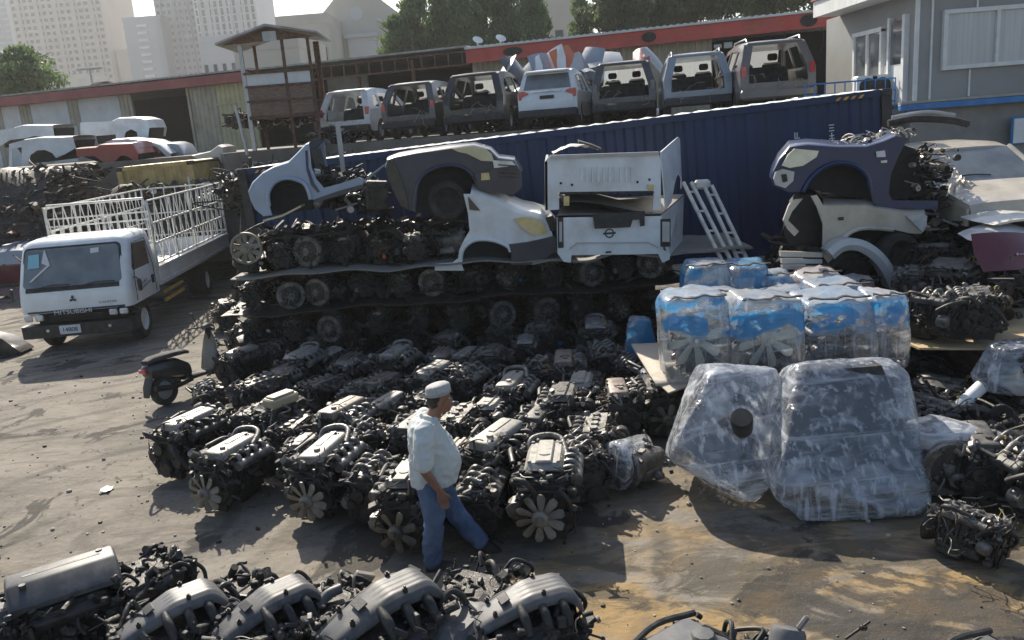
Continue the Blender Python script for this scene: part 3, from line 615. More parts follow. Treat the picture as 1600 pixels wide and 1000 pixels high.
# ---------------------------------------------------------------- office cabin at right
OX = D(1427, 100, 19).x; OF = D(1500, 160, 19).z; OT = 5.95
t = thing('site_office', 'raised grey panelled office cabin with large curtained window', 'office', (OX, 19, 0))
mb = MB(); mb.box((5, 2.5, (OF + OT) / 2), (10, 5, OT - OF)); mb.build('wall', 'panel', t, smooth=0)
mb = MB(); mb.box((5, 2.6, OF / 2), (9.9, 4.9, OF - .02)); mb.build('base_wall', 'concrete', t, smooth=0)
mb = MB(); mb.box((5.0 - .1, -.06, OF - .02), (10.4, .2, .14), bev=.01); mb.build('floor_beam', 'bluetrim', t, smooth=0)
mb = MB(); mb.box((5.0 - .1, -.05, OF + .085), (10.4, .16, .05)); mb.build('sill_rail', 'cardb', t, smooth=0)
for px in (1431, 1454,):
    x = D(px, 80, 19).x - OX; mb = MB(); mb.box((x, -.015, (OF + OT) / 2 + .05), (.09 if px == 1431 else .04, .05, OT - OF - .1)); mb.build('cover_strip', 'wtrim', t, smooth=0)
for px, a, b in ((1517, OF + .12, D(1517, 108, 19).z), (1524, D(1524, 14, 19).z, OT)):
    x = D(px, 60, 19).x - OX; mb = MB(); mb.box((x, -.012, (a + b) / 2), (.035, .04, b - a)); mb.build('cover_strip', 'wtrim', t, smooth=0)
A = D(1470, 107, 19); B = D(1478, 24, 19); wx0 = (A.x + B.x) / 2 - OX; wz0, wz1 = A.z, B.z; wx1 = wx0 + 2.35; wz1 = wz0 + 1.18
mb = MB(); fw = .09
for (cx, cz, sx, sz) in (((wx0 + wx1) / 2, wz0, wx1 - wx0 + fw, fw), ((wx0 + wx1) / 2, wz1, wx1 - wx0 + fw, fw), (wx0, (wz0 + wz1) / 2, fw, wz1 - wz0 - fw), (wx1, (wz0 + wz1) / 2, fw, wz1 - wz0 - fw), ((wx0 + wx1) / 2 - .02, (wz0 + wz1) / 2, .07, wz1 - wz0 - fw)): mb.box((cx, -.05, cz), (sx, .1, sz))
wf = mb.build('window_frame', 'wtrim', t, smooth=0)
mb = MB(); mb.box(((wx0 + wx1) / 2, -.02, (wz0 + wz1) / 2), (wx1 - wx0 - .06, .03, wz1 - wz0 - .06)); mb.build('window_pane', 'canvas', wf, smooth=0)
# side wall: window, door, trims (local x = -0.0 face)
def side(name, y0, y1, z0, z1, m, pr=.03):
    b = MB(); b.box((-pr, (y0 + y1) / 2, (z0 + z1) / 2), (.06 + pr, y1 - y0, z1 - z0)); return b.build(name, m, t, smooth=0)
side('side_panel', .3, 1.3, OF + .05, OF + .95, 'wtrim', .02)
side('side_window', .35, .95, OF + .98, OF + 1.9, 'glass_g', .03); side('window_post', .22, .34, OF + .05, OF + 2.0, 'wtrim', .06); side('window_post', .96, 1.06, OF + .05, OF + 2.0, 'wtrim', .06)
side('side_window', 1.45, 2.9, OF + .75, OF + 1.75, 'glass_g', .03)
for y in (1.4, 2.15, 2.92): side('window_post', y - .05, y + .05, OF + .7, OF + 1.8, 'wtrim', .06)
for z in (OF + .7, OF + 1.8): side('window_rail', 1.35, 2.98, z - .05, z + .05, 'wtrim', .07)
rx0 = D(1284, 30, 22.5).x - OX
mb = MB(); mb.box((-.72, 1.25, OF + .1), (1.3, .5, .24)); mb.build('unit_shelf', 'wtrim', t, smooth=0)
mb = MB(); mb.box(((rx0 + 10) / 2, 1.9, OT + .2), (10 - rx0, 4.4, .4)); mb.build('canopy', 'wtrim', t, smooth=0)
mb = MB(); mb.box(((rx0 + 10) / 2 - .02, 1.9, OT + .43), (10 - rx0 + .06, 4.5, .05)); mb.build('canopy_edge', 'fadered', t, smooth=0)
mb = MB()
for z in (OF + .3, OF + .55, OF + .8): mb.cyl((-2.2, .6, z), (-.1, .6, z), .02, seg=6)
for i in range(10): mb.cyl((-2.2 + i * .233, .6, OF - .1), (-2.2 + i * .233, .6, OF + .8), .015, seg=6)
tag(mb.build('guard_rail', 'bluetrim'), 'blue metal railing beside the office cabin steps', 'railing').location = (OX, 19, -.15)
mb = MB(); mb.box((-1.1, 1.5, OF - .1), (2.2, 2.4, .1)); tag(mb.build('landing_deck', 'concrete'), 'concrete landing at the side of the office cabin', 'landing').location = (OX, 19, 0)
for i, x in enumerate((-1.05, -.5)):
    a = thing('air_conditioner', ('left' if i == 0 else 'right') + ' one of two white air conditioner units outside the office cabin', 'air conditioner', (D((1352, 1374)[i], 120, 20.1).x, 20.1, OF + .22), group='outdoor air conditioner units')
    mb = MB(); mb.box((0, 0, .28), (.5, .3, .52), bev=.03); mb.build('casing', 'wtrim', a)
    mb = MB(); mb.cyl((0, -.155, .28), (0, -.175, .28), .2, seg=20); mb.build('grille', 'iron2', a)
mb = MB(); mb.box((0, 0, .35), (.6, .5, .34), bev=.05); tag(mb.build('plastic_crate', 'sblue'), 'faded blue crate behind the railing by the last wreck', 'crate').location = (OX - 1.9, 20.4, OF - .13)
q = D(1597, 205, 18.6); mb = MB(); mb.box((0, 0, 0), (.5, .06, .62), bev=.02); s_ = tag(mb.build('notice_board', 'bluetrim'), 'blue edged notice board on the cement wall at the right edge', 'sign'); s_.location = (q.x + .2, 18.93, q.z)
mb = MB(); mb.box((0, -.035, 0), (.42, .02, .54)); mb.build('board_face', 'wtrim', s_)

# ---------------------------------------------------------------- big blue container
def container(label, x0, x1, H, W, m, marks=True, loc=(0, 0, 0), rot=(0, 0, 0), npan=34, cat='container'):
    t = thing('shipping_container', label, cat, loc, rot=rot); Ln = x1 - x0
    for y, s in ((0, -1), (W, 1)):
        mb = MB(); corr(mb, x0 + .12, x1 - .12, .14, H - .12, y + (.03 if s < 0 else 0), Ln / npan, .036 if s < 0 else -.036); mb.build('side_wall', m, t, smooth=0)
    mb = MB()
    n = npan * 2; mb.loft([[(x0 + .05 + (Ln - .1) * i / n, y, H - .02 + (.03 if i % 2 else 0)) for i in range(n + 1)] + [(x0 + .05 + (Ln - .1) * i / n, y, H - .06) for i in range(n, -1, -1)] for y in (.07, W - .07)])
    mb.build('roof', 'sheet_w', t, smooth=0)
    for y in (0, W):
        mb = MB(); mb.box(((x0 + x1) / 2, y, H - .06), (Ln - .3, .09, .12)); mb.build('top_rail', m, t, smooth=0)
        mb = MB(); mb.box(((x0 + x1) / 2, y, .07), (Ln - .3, .09, .14)); mb.build('bottom_rail', m, t, smooth=0)
    for x in (x0 + .08, x1 - .08):
        for y in (.02, W - .02):
            mb = MB(); mb.box((x, y, H / 2), (.17, .17, H - .24)); mb.build('corner_post', 'black' if marks else m, t, smooth=0)
            for z in (.06, H - .06):
                mb = MB(); mb.box((x, y, z), (.19, .19, .13), bev=.02); mb.build('corner_casting', 'black', t, smooth=0)
    for x in (x0 + .06, x1 - .06):
        mb = MB(); mb.box((x, W / 2, H / 2), (.06, W - .3, H - .2)); mb.build('end_wall', m, t, smooth=0)
    return t
Lc = D(372, 265, 16.6); Rc = D(1391, 138, 15.0)
v = Rc - Lc; LN = v.length; HC = 2.75
ct = container('long dark blue steel container with sunlit pale roof, slightly tilted', 0, LN, HC, 2.4, 'contblue', loc=(0, 0, 0))
ct.rotation_euler = (0, -math.asin(v.z / LN), math.atan2(v.y, v.x))
bpy.context.view_layer.update()
ct.location = Lc - ct.rotation_euler.to_matrix() @ Vector((0, 0, HC))
for k, x in ((0, .35), (1, LN - .95)):
    for j in range(4):
        b = MB(); b.prism([(0, 0), (.06, 0), (.11, .055), (.05, .055)], .006, 'y', (x + j * .13, -.05, HC - .105)); b.build('hazard_mark', 'txt_o', ct, smooth=0)
def vert_text(s, x, z, size):
    for i, ch in enumerate(s):
        text('lettering', ch, size, Matrix.Translation((x, -.022, z - i * size * 1.02)) @ FRONT, 'txt_w', ct)

def strokes(mb, r, n, w, h, X, th=.004, vertical=False):
    """rows of small lettering strokes too blurred to read in the photograph"""
    for i in range(n):
        ox, oz = (0, -i * h * 1.15) if vertical else (i * w * 1.25, 0)
        for (a, b, c, d) in r.sample([(-.4, 0, .18, 1), (.4, 0, .18, 1), (0, .42, .9, .16), (0, -.42, .9, .16), (0, 0, .8, .16), (0, 0, .18, 1)], 3):
            p = X @ Vector((ox + a * w, 0, oz + b * h)); mb.box(p, (max(.006, c * w) if d < 1 or True else 0, th, d * h * .9)) if X.is_identity or abs((X.to_3x3() @ Vector((1, 0, 0))).x) > .5 else mb.box(p, (th, c * w, d * h * .9))
for x_, z_ in ((LN - 1.62, HC - .62), (LN - 1.02, HC - .56)):
    mb = MB(); strokes(mb, random.Random(int(x_ * 10)), 7, .10, .12, Matrix.Translation((x_, -.022, z_)), .006, True); mb.build('lettering', 'txt_w', ct, smooth=0)
# steel stands that carry the tilted container
for x, zz in ((.6, .6), (LN - .6, 1.1)):
    for y in (.15, 2.2):
        q = ct.location + ct.rotation_euler.to_matrix() @ Vector((x, y, 0))
        mb = MB(); mb.box((0, 0, q.z / 2), (.5, .3, q.z), bev=.02); tag(mb.build('steel_stand', 'copper'), ('rusty steel stand under the ' + ('left' if x < 1 else 'right') + ' end of the blue container, ' + ('front' if y < 1 else 'rear') + ' one'), 'stand').location = (q.x, q.y, 0)
# ================================================================ ENGINES
def dbox(mb, r, c, s, k=1.0): mb.box(c, s, (r.uniform(-.3, .3) * k, r.uniform(-.3, .3) * k, r.uniform(-.3, .3) * k), bev=min(s) * .18)
def clutter(mb, r, n, bx, by, z0, z1, surf=True):
    for i in range(n):
        a = r.random()
        x, y = r.uniform(-bx, bx), r.uniform(-by, by); z = r.uniform(z0, z1)
        if surf:
            if a < .30: y = -by * r.uniform(.9, 1.05)
            elif a < .5: x = bx * r.uniform(.9, 1.08)
            elif a < .7: x = -bx * r.uniform(.9, 1.08)
            elif a < .9: z = z1 * r.uniform(.94, 1.04)
            else: y = by
        k = r.random(); s = r.uniform(.025, .075)
        if k < .42: dbox(mb, r, (x, y, z), (s * r.uniform(.5, 1.6), s * r.uniform(.5, 1.8), s * r.uniform(.5, 1.3)), 1.5)
        elif k < .72:
            d = Vector((r.uniform(-1, 1), r.uniform(-1, 1), r.uniform(-1, 1))).normalized() * s * r.uniform(.5, 1.3); mb.cyl(Vector((x, y, z)) - d, Vector((x, y, z)) + d, s * r.uniform(.2, .55), seg=9)
        elif k < .9:
            d = Vector((r.uniform(-1, 1), r.uniform(-1, 1), r.uniform(-.4, 1))).normalized() * s * 1.6; mb.cyl(Vector((x, y, z)), Vector((x, y, z)) + d, s * .12, seg=6); mb.ball(Vector((x, y, z)) + d, s * .24, 7, 4)
        else:
            pts = [Vector((x, y, z)) + Vector((r.uniform(-1, 1), r.uniform(-1, 1), r.uniform(-1, 1))) * s * 1.5 for _ in range(3)]; mb.tube(pts, s * .22, 7, 4)
def wires(mb, r, n, bx, by, z0, z1, rad=(.003, .007), wig=.075):
    for i in range(n):
        a = Vector((r.uniform(-bx, bx), r.uniform(-by, by), r.uniform(z0, z1)))
        if r.random() < .6: a.x = bx * r.choice((-1, 1)) * r.uniform(.7, 1.08)
        if r.random() < .45: a.y = -by * r.uniform(.9, 1.1)
        pts = [a]
        d = Vector((r.uniform(-1, 1), r.uniform(-1, 1), r.uniform(-.6, .7))).normalized()
        for k in range(r.randint(3, 5)):
            d = (d + Vector((r.gauss(0, .5), r.gauss(0, .5), r.gauss(0, .5)))).normalized(); q = pts[-1] + d * wig * r.uniform(.6, 1.3)
            q.x = max(-bx * 1.12, min(bx * 1.12, q.x)); q.y = max(-by * 1.12, min(by * 1.12, q.y)); q.z = max(.02, min(z1 + .05, q.z)); pts.append(q)
        mb.tube(pts, r.uniform(*rad), 5, 4)
def fan_mesh(r, n, rad, m, hubr=.3):
    mb = MB(); mb.lathe([(rad * hubr * .4, -.05), (rad * hubr * .6, -.055), (rad * hubr, -.03), (rad * hubr, .03), (rad * hubr * .5, .05)], ax=(0, 1, 0), seg=18)
    mb.lathe([(rad * hubr * .28, -.085), (rad * hubr * .34, -.05)], ax=(0, 1, 0), seg=10)
    for i in range(n):
        a = 2 * math.pi * i / n + .2; ca, sa = math.cos(a), math.sin(a)
        rings = []
        for k, (f, w, tw) in enumerate(((.28 * hubr / .3, .13, .6), (.55, .19, .55), (.85, .24, .48), (1.0, .16, .42))):
            rr = rad * f; ww = rad * w; rg = []
            for (u, th) in ((-1, 0), (-.3, .008), (.4, .010), (1, 0), (.4, -.006), (-.3, -.006)):
                px, py = rr, u * ww * .75; yy = math.sin(tw) * u * ww * .6 + th
                rg.append((px * ca - py * sa, yy, px * sa + py * ca))
            rings.append(rg)
        mb.loft(rings)
    return mb.mesh('cooling_fan', m)
_en = {}
def ribcover(mb, w, l, h, z, y=0, x=0, ribs=0, tilt=0, rnd=.35):
    """rounded long cover, length along y"""
    n = 10; prof = []
    for i in range(n + 1):
        a = math.pi * i / n; prof.append((-math.copysign(abs(math.cos(a)) ** rnd, math.cos(a)) * w / 2, math.sin(a) ** .5 * h))
    rings = []
    for f, s in ((-.5, .86), (-.48, .97), (-.44, 1.0), (.44, 1.0), (.48, .97), (.5, .86)):
        rings.append([(x + px * s, y + f * l, z + pz * s) for px, pz in prof])
    mb.loft(rings)
    for i in range(ribs):
        f = (i + .5) / ribs - .5; mb.box((x, y + f * l * .9, z + h * 1.0), (w * .8, l * .018, h * .12))
def engine_proto(seed, kind, fan=True, lid='lid', tubehorn=False, fanm='fan_d', nwire=24):
    r = random.Random(seed); t = bpy.data.objects.new('truck_engine', None); t.empty_display_size = .2; col.objects.link(t)
    Lh = .36
    # block with ribs, sump, bell housing
    mb = MB(); mb.box((0, 0, .36), (.34, .62, .30), bev=.02); mb.box((0, .02, .16), (.30, .54, .16), bev=.03); mb.box((0, .12, .07), (.26, .30, .14), bev=.03)
    for i in range(6):
        y = -.26 + i * .105
        for s in (-1, 1): mb.box((s * .18, y, .38), (.03, .022, .24)); mb.cyl((s * .16, y + .05, .30), (s * .205, y + .05, .30), .024, seg=10)
    mb.lathe([(.13, .28), (.16, .31), (.20, .36), (.235, .42), (.24, .45), (.18, .46)], (0, 0, .30), (0, 1, 0), 20)
    mb.prism([(-.18, .08), (.16, .06), (.20, .3), (.16, .52), (-.13, .55), (-.2, .32)], .07, 'y', (0, -.34, 0))
    clutter(mb, r, 46, .19, .34, .08, .5)
    bl = mb.build('engine_block', ['iron', 'iron2', 'alu_d'][seed % 3 if kind != 'bare' else 2], t)
    # head
    mb = MB(); mb.box((0, -.01, .545), (.27, .58, .10), bev=.012)
    for i in range(10): mb.cyl((-.13 if i % 2 else .13, -.26 + (i // 2) * .12, .55), (-.155 if i % 2 else .155, -.26 + (i // 2) * .12, .55), .03, seg=10)
    clutter(mb, r, 14, .14, .3, .5, .6)
    mb.build('cylinder_head', 'alu_d' if seed % 2 else 'alu', t)
    if kind == 'inline':
        mb = MB(); ribcover(mb, .25, .62, .085, .59, rnd=.28); mb.cyl((.03, -.18, .67), (.03, -.18, .70), .032, seg=12); mb.box((-.02, .1, .677), (.06, .34, .012), bev=.004)
        for i in range(5):
            for s in (-1, 1): mb.cyl((s * .103, -.24 + i * .12, .60), (s * .103, -.24 + i * .12, .655), .011, seg=7)
        mb.build('valve_cover', lid, t)
    elif kind == 'flat':
        mb = MB(); mb.box((0, 0, .64), (.33, .56, .07), taper=.9, bev=.02); mb.box((0, 0, .68), (.14, .50, .035), bev=.012); mb.prism(arc(0, 0, .045, 0, 340, 17, .028), .01, 'z', (0, -.1, .70))
        for i in range(4): mb.box(((-1) ** i * .12, -.22 + (i // 2) * .44, .675), (.03, .03, .03), bev=.005)
        mb.build('valve_cover', lid, t)
    elif kind == 'vee':
        for s in (-1, 1):
            mb = MB(); mb.X = Matrix.Translation((s * .15, 0, .50)) @ Matrix.Rotation(s * .5, 4, 'Y'); ribcover(mb, .17, .54, .08, .04, ribs=5); mb.build('valve_cover', lid, t)
        mb = MB(); mb.box((0, 0, .63), (.16, .44, .08), bev=.03)
        for i in range(6):
            s = 1 if i % 2 else -1; y = -.2 + i * .08; mb.tube([(0, y, .66), (s * .09, y, .70), (s * .17, y + .01, .62)], .026, 9, 4)
        mb.build('intake_manifold', 'alu', t)
    elif kind == 'cover':
        mb = MB(); mb.box((0, .0, .63), (.40, .58, .10), taper=.82, bev=.04)
        for i in range(3): mb.box((-.09 + i * .09, .02, .685), (.05, .46, .02), bev=.008)
        mb.build('plastic_cover', lid, t)
    elif kind == 'bare':
        mb = MB(); mb.box((0, 0, .61), (.26, .58, .04))
        for i in range(4): mb.cyl((0, -.21 + i * .14, .62), (0, -.21 + i * .14, .66), .05, .045, 14)
        mb.build('valve_train', 'alu', t)
    if kind != 'vee':
        mb = MB(); s = 1 if seed % 2 else -1
        mb.tube([(s * .27, -.26, .53), (s * .27, .24, .53)], .05, 12)
        for i in range(4): y = -.2 + i * .13; mb.tube([(s * .27, y, .53), (s * .24, y, .62), (s * .14, y, .60), (s * .12, y, .56)], .024, 8, 4)
        mb.build('intake_manifold', 'alu' if seed % 3 else 'alu_d', t)
        mb = MB(); s = -s
        for i in range(4): y = -.2 + i * .13; mb.tube([(s * .13, y, .52), (s * .22, y, .51), (s * .25, y + (.1 - i * .06), .42)], .022, 7, 4)
        mb.tube([(s * .25, -.12, .42), (s * .26, .1, .41), (s * .25, .18, .28)], .035, 9, 4); mb.build('exhaust_manifold', 'copper', t)
        if seed % 2 == 0:
            mb = MB(); mb.lathe([(.03, -.07), (.09, -.05), (.10, 0), (.085, .04), (.04, .06), (.045, .12)], (s * .30, -.02, .48), (0, 1, .1), 18); mb.tube([(s * .30, -.08, .48), (s * .34, -.2, .52), (s * .28, -.3, .6)], .03, 9, 4); mb.build('turbocharger', 'alu_d', t)
    # front end
    for (x, z, rr) in ((0, .17, .085), (-.17, .30, .05), (.18, .27, .055), (.12, .46, .04), (-.08, .40, .065)):
        mb = MB(); mb.lathe([(rr * .3, -.02), (rr, -.018), (rr * .9, 0), (rr, .018), (rr * .5, .02)], (x, -.41, z), (0, 1, 0), 16); mb.cyl((x, -.43, z), (x, -.34, z), rr * .25, seg=8); mb.build('pulley', 'iron2', t)
    mb = MB(); mb.tube([(0, -.41, .085), (.2, -.41, .22), (.17, -.41, .47), (-.1, -.41, .47), (-.22, -.41, .30), (-.07, -.41, .1), (0, -.41, .085)], .008, 5, 4); mb.build('drive_belt', 'rubber', t)
    mb = MB(); mb.lathe([(.03, -.09), (.075, -.08), (.08, .05), (.05, .07)], (-.24, -.27, .30), (0, 1, 0), 16)
    for i in range(8): a = i * .785; mb.box((-.24 + math.cos(a) * .075, -.29, .30 + math.sin(a) * .075), (.02, .08, .02))
    mb.build('alternator', 'alu', t)
    if fan:
        o = link('cooling_fan', fan_mesh(r, r.choice((7, 8, 9, 10)), .20, fanm, .34), t); o.location = (r.uniform(-.03, .03), -.49, .30); o.rotation_euler = (r.uniform(-.05, .05), r.uniform(0, 1), 0)
    mb = MB(); s = -1 if seed % 2 else 1; mb.lathe([(.03, 0), (.045, .005), (.045, .10), (.03, .115)], (s * .20, .05, .24), (s, 0, -.5), 14); mb.build('oil_filter', ('txt_w', 'orange', 'bluetrim', 'yellow')[seed % 4], t)
    mb = MB(); mb.tube([(.12, -.2, .5), (.16, -.22, .62), (.15, -.24, .70)], .004, 5, 4); mb.lathe([(.012, -.003), (.018, -.003), (.018, .003), (.012, .003), (.012, -.003)], (.15, -.24, .715), (1, .3, 0), 10, cap=False); mb.build('dipstick', 'yellow', t)
    # hoses
    hs = [[(-.05, -.40, .5), (-.16, -.46, .6), (-.27, -.34, .55), (-.27, -.2, .42)], [(.1, -.38, .52), (.2, -.45, .42), (.26, -.36, .25)], [(.2, .25, .5), (.28, .36, .4), (.2, .42, .2)], [(-.18, .3, .5), (-.3, .2, .62), (-.28, -.05, .6)]]
    for i, h in enumerate(hs):
        if r.random() < .8: mb = MB(); mb.tube([Vector(p) + Vector((r.gauss(0, .02), r.gauss(0, .02), r.gauss(0, .02))) for p in h], r.uniform(.016, .028), 9, 5); mb.build('hose', 'rubber' if i != 3 else 'black', t)
    if tubehorn:
        mb = MB(); mb.tube([(-.14, .16, .60), (-.14, .27, .69), (0, .33, .71), (.12, .29, .69), (.17, .14, .63), (.19, .0, .58)], .026, 12, 5); mb.build('air_duct', 'alu', t)
    mb = MB(); wires(mb, r, nwire, .22, .34, .15, .64); mb.mi = 1; wires(mb, r, nwire // 4, .22, .34, .2, .64, (.004, .007)); mb.build('wiring_harness', ['wire', 'wire_t'], t)
    mb = MB(); clutter(mb, r, 90, .25, .37, .14, .60); mb.mi = 1; clutter(mb, r, 30, .23, .35, .42, .63); mb.build('bracket_work', ['alu_d' if seed % 2 else 'iron2', 'alu'], t)
    return t
def gearbox_proto(seed):
    r = random.Random(seed); t = bpy.data.objects.new('gearbox', None); col.objects.link(t)
    mb = MB(); mb.lathe([(.10, -.30), (.235, -.30), (.245, -.27), (.20, -.16), (.15, -.05), (.13, .2), (.09, .30)], (0, 0, .25), (0, 1, 0), 22); mb.box((0, .05, .12), (.28, .34, .14), bev=.03)
    for i in range(12): a = i * .5236; mb.cyl((math.cos(a) * .225, -.315, .25 + math.sin(a) * .225), (math.cos(a) * .225, -.26, .25 + math.sin(a) * .225), .016, seg=7)
    clutter(mb, r, 40, .2, .28, .08, .42); mb.build('housing', 'alu', t)
    mb = MB(); mb.lathe([(.05, -.02), (.17, -.015), (.185, 0), (.15, .02), (.06, .03)], (0, -.29, .25), (0, -1, 0), 22); mb.build('torque_converter', 'iron2', t)
    mb = MB(); mb.lathe([(.02, 0), (.06, 0), (.07, .01), (.06, .03), (.02, .035)], (0, -.31, .25), (0, -1, 0), 16)
    for i in range(8): a = i * .785; mb.cyl((math.cos(a) * .09, -.30, .25 + math.sin(a) * .09), (math.cos(a) * .09, -.335, .25 + math.sin(a) * .09), .014, seg=7)
    mb.build('hub_ring', 'alu', t)
    mb = MB(); wires(mb, r, 12, .22, .3, .1, .45); mb.build('wiring_harness', 'wire', t)
    return t
PROTO = {
 'a': engine_proto(1, 'inline', True, 'lid', True, 'fan'),
 'b': engine_proto(2, 'flat', True, 'lid_d', False, 'fan_d'),
 'c': engine_proto(3, 'inline', False, 'lid', False, 'fan_d'),
 'd': engine_proto(4, 'vee', False, 'lid_d'),
 'e': engine_proto(5, 'inline', False, 'lid_r', False),
 'f': engine_proto(6, 'cover', False, 'lid_d'),
 'g': engine_proto(8, 'bare', False),
 'h': engine_proto(7, 'flat', True, 'lid', True, 'fan'),
 'i': engine_proto(10, 'inline', False, 'lid_d'),
 'l': engine_proto(12, 'inline', False, 'lid'),
 'm': engine_proto(13, 'cover', False, 'lid_r'),
 'n': engine_proto(14, 'vee', False, 'alu_d'),
 'o': engine_proto(15, 'flat', False, 'lid'),
 'k': gearbox_proto(9),
}
used_p = set()
def place(kind, loc, rz, label, group=None, sc=1.0, name=None, rot=None, cat='engine'):
    p = PROTO[kind]
    o = copy_tree(p) if kind in used_p else p
    used_p.add(kind)
    o.location = loc; o.rotation_euler = rot if rot else (0, 0, rz); o.scale = (sc, sc, sc)
    o.name = name or ('gearbox' if kind == 'k' else 'truck_engine')
    for k in ('label', 'category', 'group'):
        if k in o: del o[k]
    return tag(o, label, cat if kind != 'k' else 'gearbox', group)
ORD = ['first', 'second', 'third', 'fourth', 'fifth', 'sixth', 'seventh', 'eighth', 'ninth', 'tenth', 'eleventh', 'twelfth', 'thirteenth', 'fourteenth']
# the yard field: (px, py of the cover, kind, scale, yaw, label)
FLD = [
 (285, 650, 'c', 1.15, -.42, 'greasy engine with long dusty pale cover at the left corner of the field'),
 (352, 692, 'a', 1.12, -.38, 'engine with pale cover and beige fan, second along the front row'),
 (508, 692, 'a', 1.18, -.30, 'engine with looped duct and spread fan blades, third along the front row'),
 (640, 735, 'b', 1.12, -.25, 'engine half hidden behind the left side of the walking man'),
 (752, 742, 'd', .95, -.2, 'low engine just right of the walking man'),
 (770, 672, 'c', 1.25, -.5, 'tall engine with bright dusty cover behind and right of the walking man'),
 (850, 710, 'h', 1.22, -.12, 'engine with square cover and big fan at the right end of the front row'),
 (432, 625, 'f', 1.1, -.5, 'engine with broad ridged cover beside the yellow box in the second row'),
 (528, 632, 'e', 1.15, -.45, 'engine with rusty pink cover and looped duct in the second row'),
 (645, 655, 'i', 1.05, -.4, 'engine whose cover shows left of the walking man at shoulder height'),
 (712, 640, 'g', 1.05, -.3, 'bare headed engine right behind the head of the walking man'),
 (935, 655, 'g', 1.0, -.2, 'bare headed engine below the pale topped one at the right of the field'),
 (965, 602, 'e', 1.05, -.05, 'engine with pinkish twin cover beside the cardboard at right'),
 (878, 610, 'b', 1.1, -.2, 'engine with dark flat cover in the third row right of the middle'),
 (800, 590, 'a', 1.1, -.3, 'engine with looped duct in the third row behind the tall bright one'),
 (672, 572, 'c', 1.1, -.45, 'engine with pale slanting cover above the cap of the man'),
 (590, 590, 'i', 1.0, -.5, 'dark covered engine in the third row left of the man'),
 (470, 548, 'h', 1.1, -.35, 'engine with square pale cover and duct in the fourth row'),
 (372, 545, 'c', 1.0, -.55, 'engine with pale ribbed cover next to the parked scooter'),
 (402, 590, 'g', .95, -.7, 'bare headed engine with grey runners beside the scooter row'),
 (320, 600, 'd', .85, .5, 'small twin bank engine lying between scooter and front corner'),
 (615, 545, 'a', 1.1, -.35, 'engine with pale square lid in the fifth row below the board stack'),
 (545, 558, 'f', 1.0, -.3, 'engine with dark ridged cover in the fourth row'),
 (765, 545, 'b', 1.0, -.25, 'engine with a small bright lid in the fifth row near the middle'),
 (880, 555, 'e', 1.1, -.1, 'engine with rough tan cover in the fourth row at right'),
 (945, 540, 'd', 1.0, .1, 'twin bank engine in the fourth row left of the blue wrapped bundle'),
 (700, 520, 'f', .95, -.2, 'dark covered engine in the back row near the middle'),
 (930, 502, 'h', 1.1, -.1, 'engine with pale box cover in the back row at the right end'),
 (850, 500, 'i', 1.0, -.2, 'engine with grey rounded top in the back row'),
 (785, 505, 'g', .9, -.1, 'bare headed engine in the back row'),
 (640, 502, 'd', .95, -.2, 'twin bank engine with bluish top in the back row'),
 (560, 510, 'b', .95, -.3, 'dark flat covered engine in the back row left of the middle'),
 (500, 520, 'a', .95, -.5, 'engine with looped handle like duct in the back row at left'),
 (440, 500, 'f', 1.0, -.4, 'blue black ridged engine at the left of the back row'),
 (345, 470, 'e', 1.0, .4, 'engine with pink topped box cover near the rear wheel of the truck'),
 (385, 505, 'd', 1.0, -.6, 'dark engine behind the pink topped one'),
 (730, 575, 'd', 1.0, -.5, 'low twin bank engine between the third and fourth rows'),
 (560, 660, 'd', .95, .6, 'jumbled twin bank engine between the second and front rows'),
 (455, 655, 'g', .9, -.2, 'bare headed engine between the two leftmost fan engines'),
]
FLD += [
 (578, 722, 'n', .95, -.1, 'twin bank engine left of the man, in front of the looped duct engine'),
 (716, 700, 'm', .95, -.3, 'low engine hidden behind the chest of the walking man'),
 (905, 690, 'n', .95, .3, 'twin bank engine behind the right end of the front row'),
 (602, 622, 'l', .95, -.5, 'engine with long pale cover two rows behind the shoulder of the man'),
 (560, 600, 'b', .9, -.35, 'dark flat covered engine behind the rusty pink covered one'),
 (500, 592, 'g', .9, -.6, 'bare headed engine behind the broad ridged one'),
 (440, 575, 'm', .9, -.3, 'engine with reddish ridged cover left of the fourth row'),
 (842, 640, 'i', .95, -.4, 'dark covered engine between the bright dusty one and the bare headed one'),
 (908, 590, 'o', .95, -.2, 'engine with small pale square lid beside the pinkish one'),
 (845, 562, 'n', .9, -.3, 'twin bank engine behind the dark flat cover in the third row'),
 (728, 548, 'l', .9, -.4, 'engine with narrow pale cover in the fifth row'),
 (688, 548, 'm', .85, -.2, 'reddish covered engine in the fifth row left of the middle'),
 (512, 548, 'o', .9, -.5, 'engine with bright square lid in the fifth row at left'),
 (425, 535, 'n', .9, -.3, 'twin bank engine behind the duct engine of the fourth row'),
 (668, 612, 'f', .9, -.3, 'dark ridged engine just above the cap of the walking man'),
 (762, 628, 'o', .9, -.3, 'engine with pale flat lid right of the head of the walking man'),
 (318, 640, 'n', .85, -.4, 'dark engine behind the left corner engine'),
 (392, 640, 'i', .9, -.3, 'dark covered engine behind the second of the front row'),
 (470, 690, 'b', .85, -.2, 'dark flat covered engine left of the third front engine'),
 (812, 690, 'n', .85, -.3, 'dark twin bank engine squeezed left of the right end fan engine'),
 (575, 560, 'l', .85, -.4, 'small pale covered engine in the fifth row'),
 (820, 528, 'o', .85, -.1, 'engine with small bright lid in the sixth row'),
 (985, 560, 'n', .85, .1, 'dark engine left of the small blue wrapped bundle'),
]
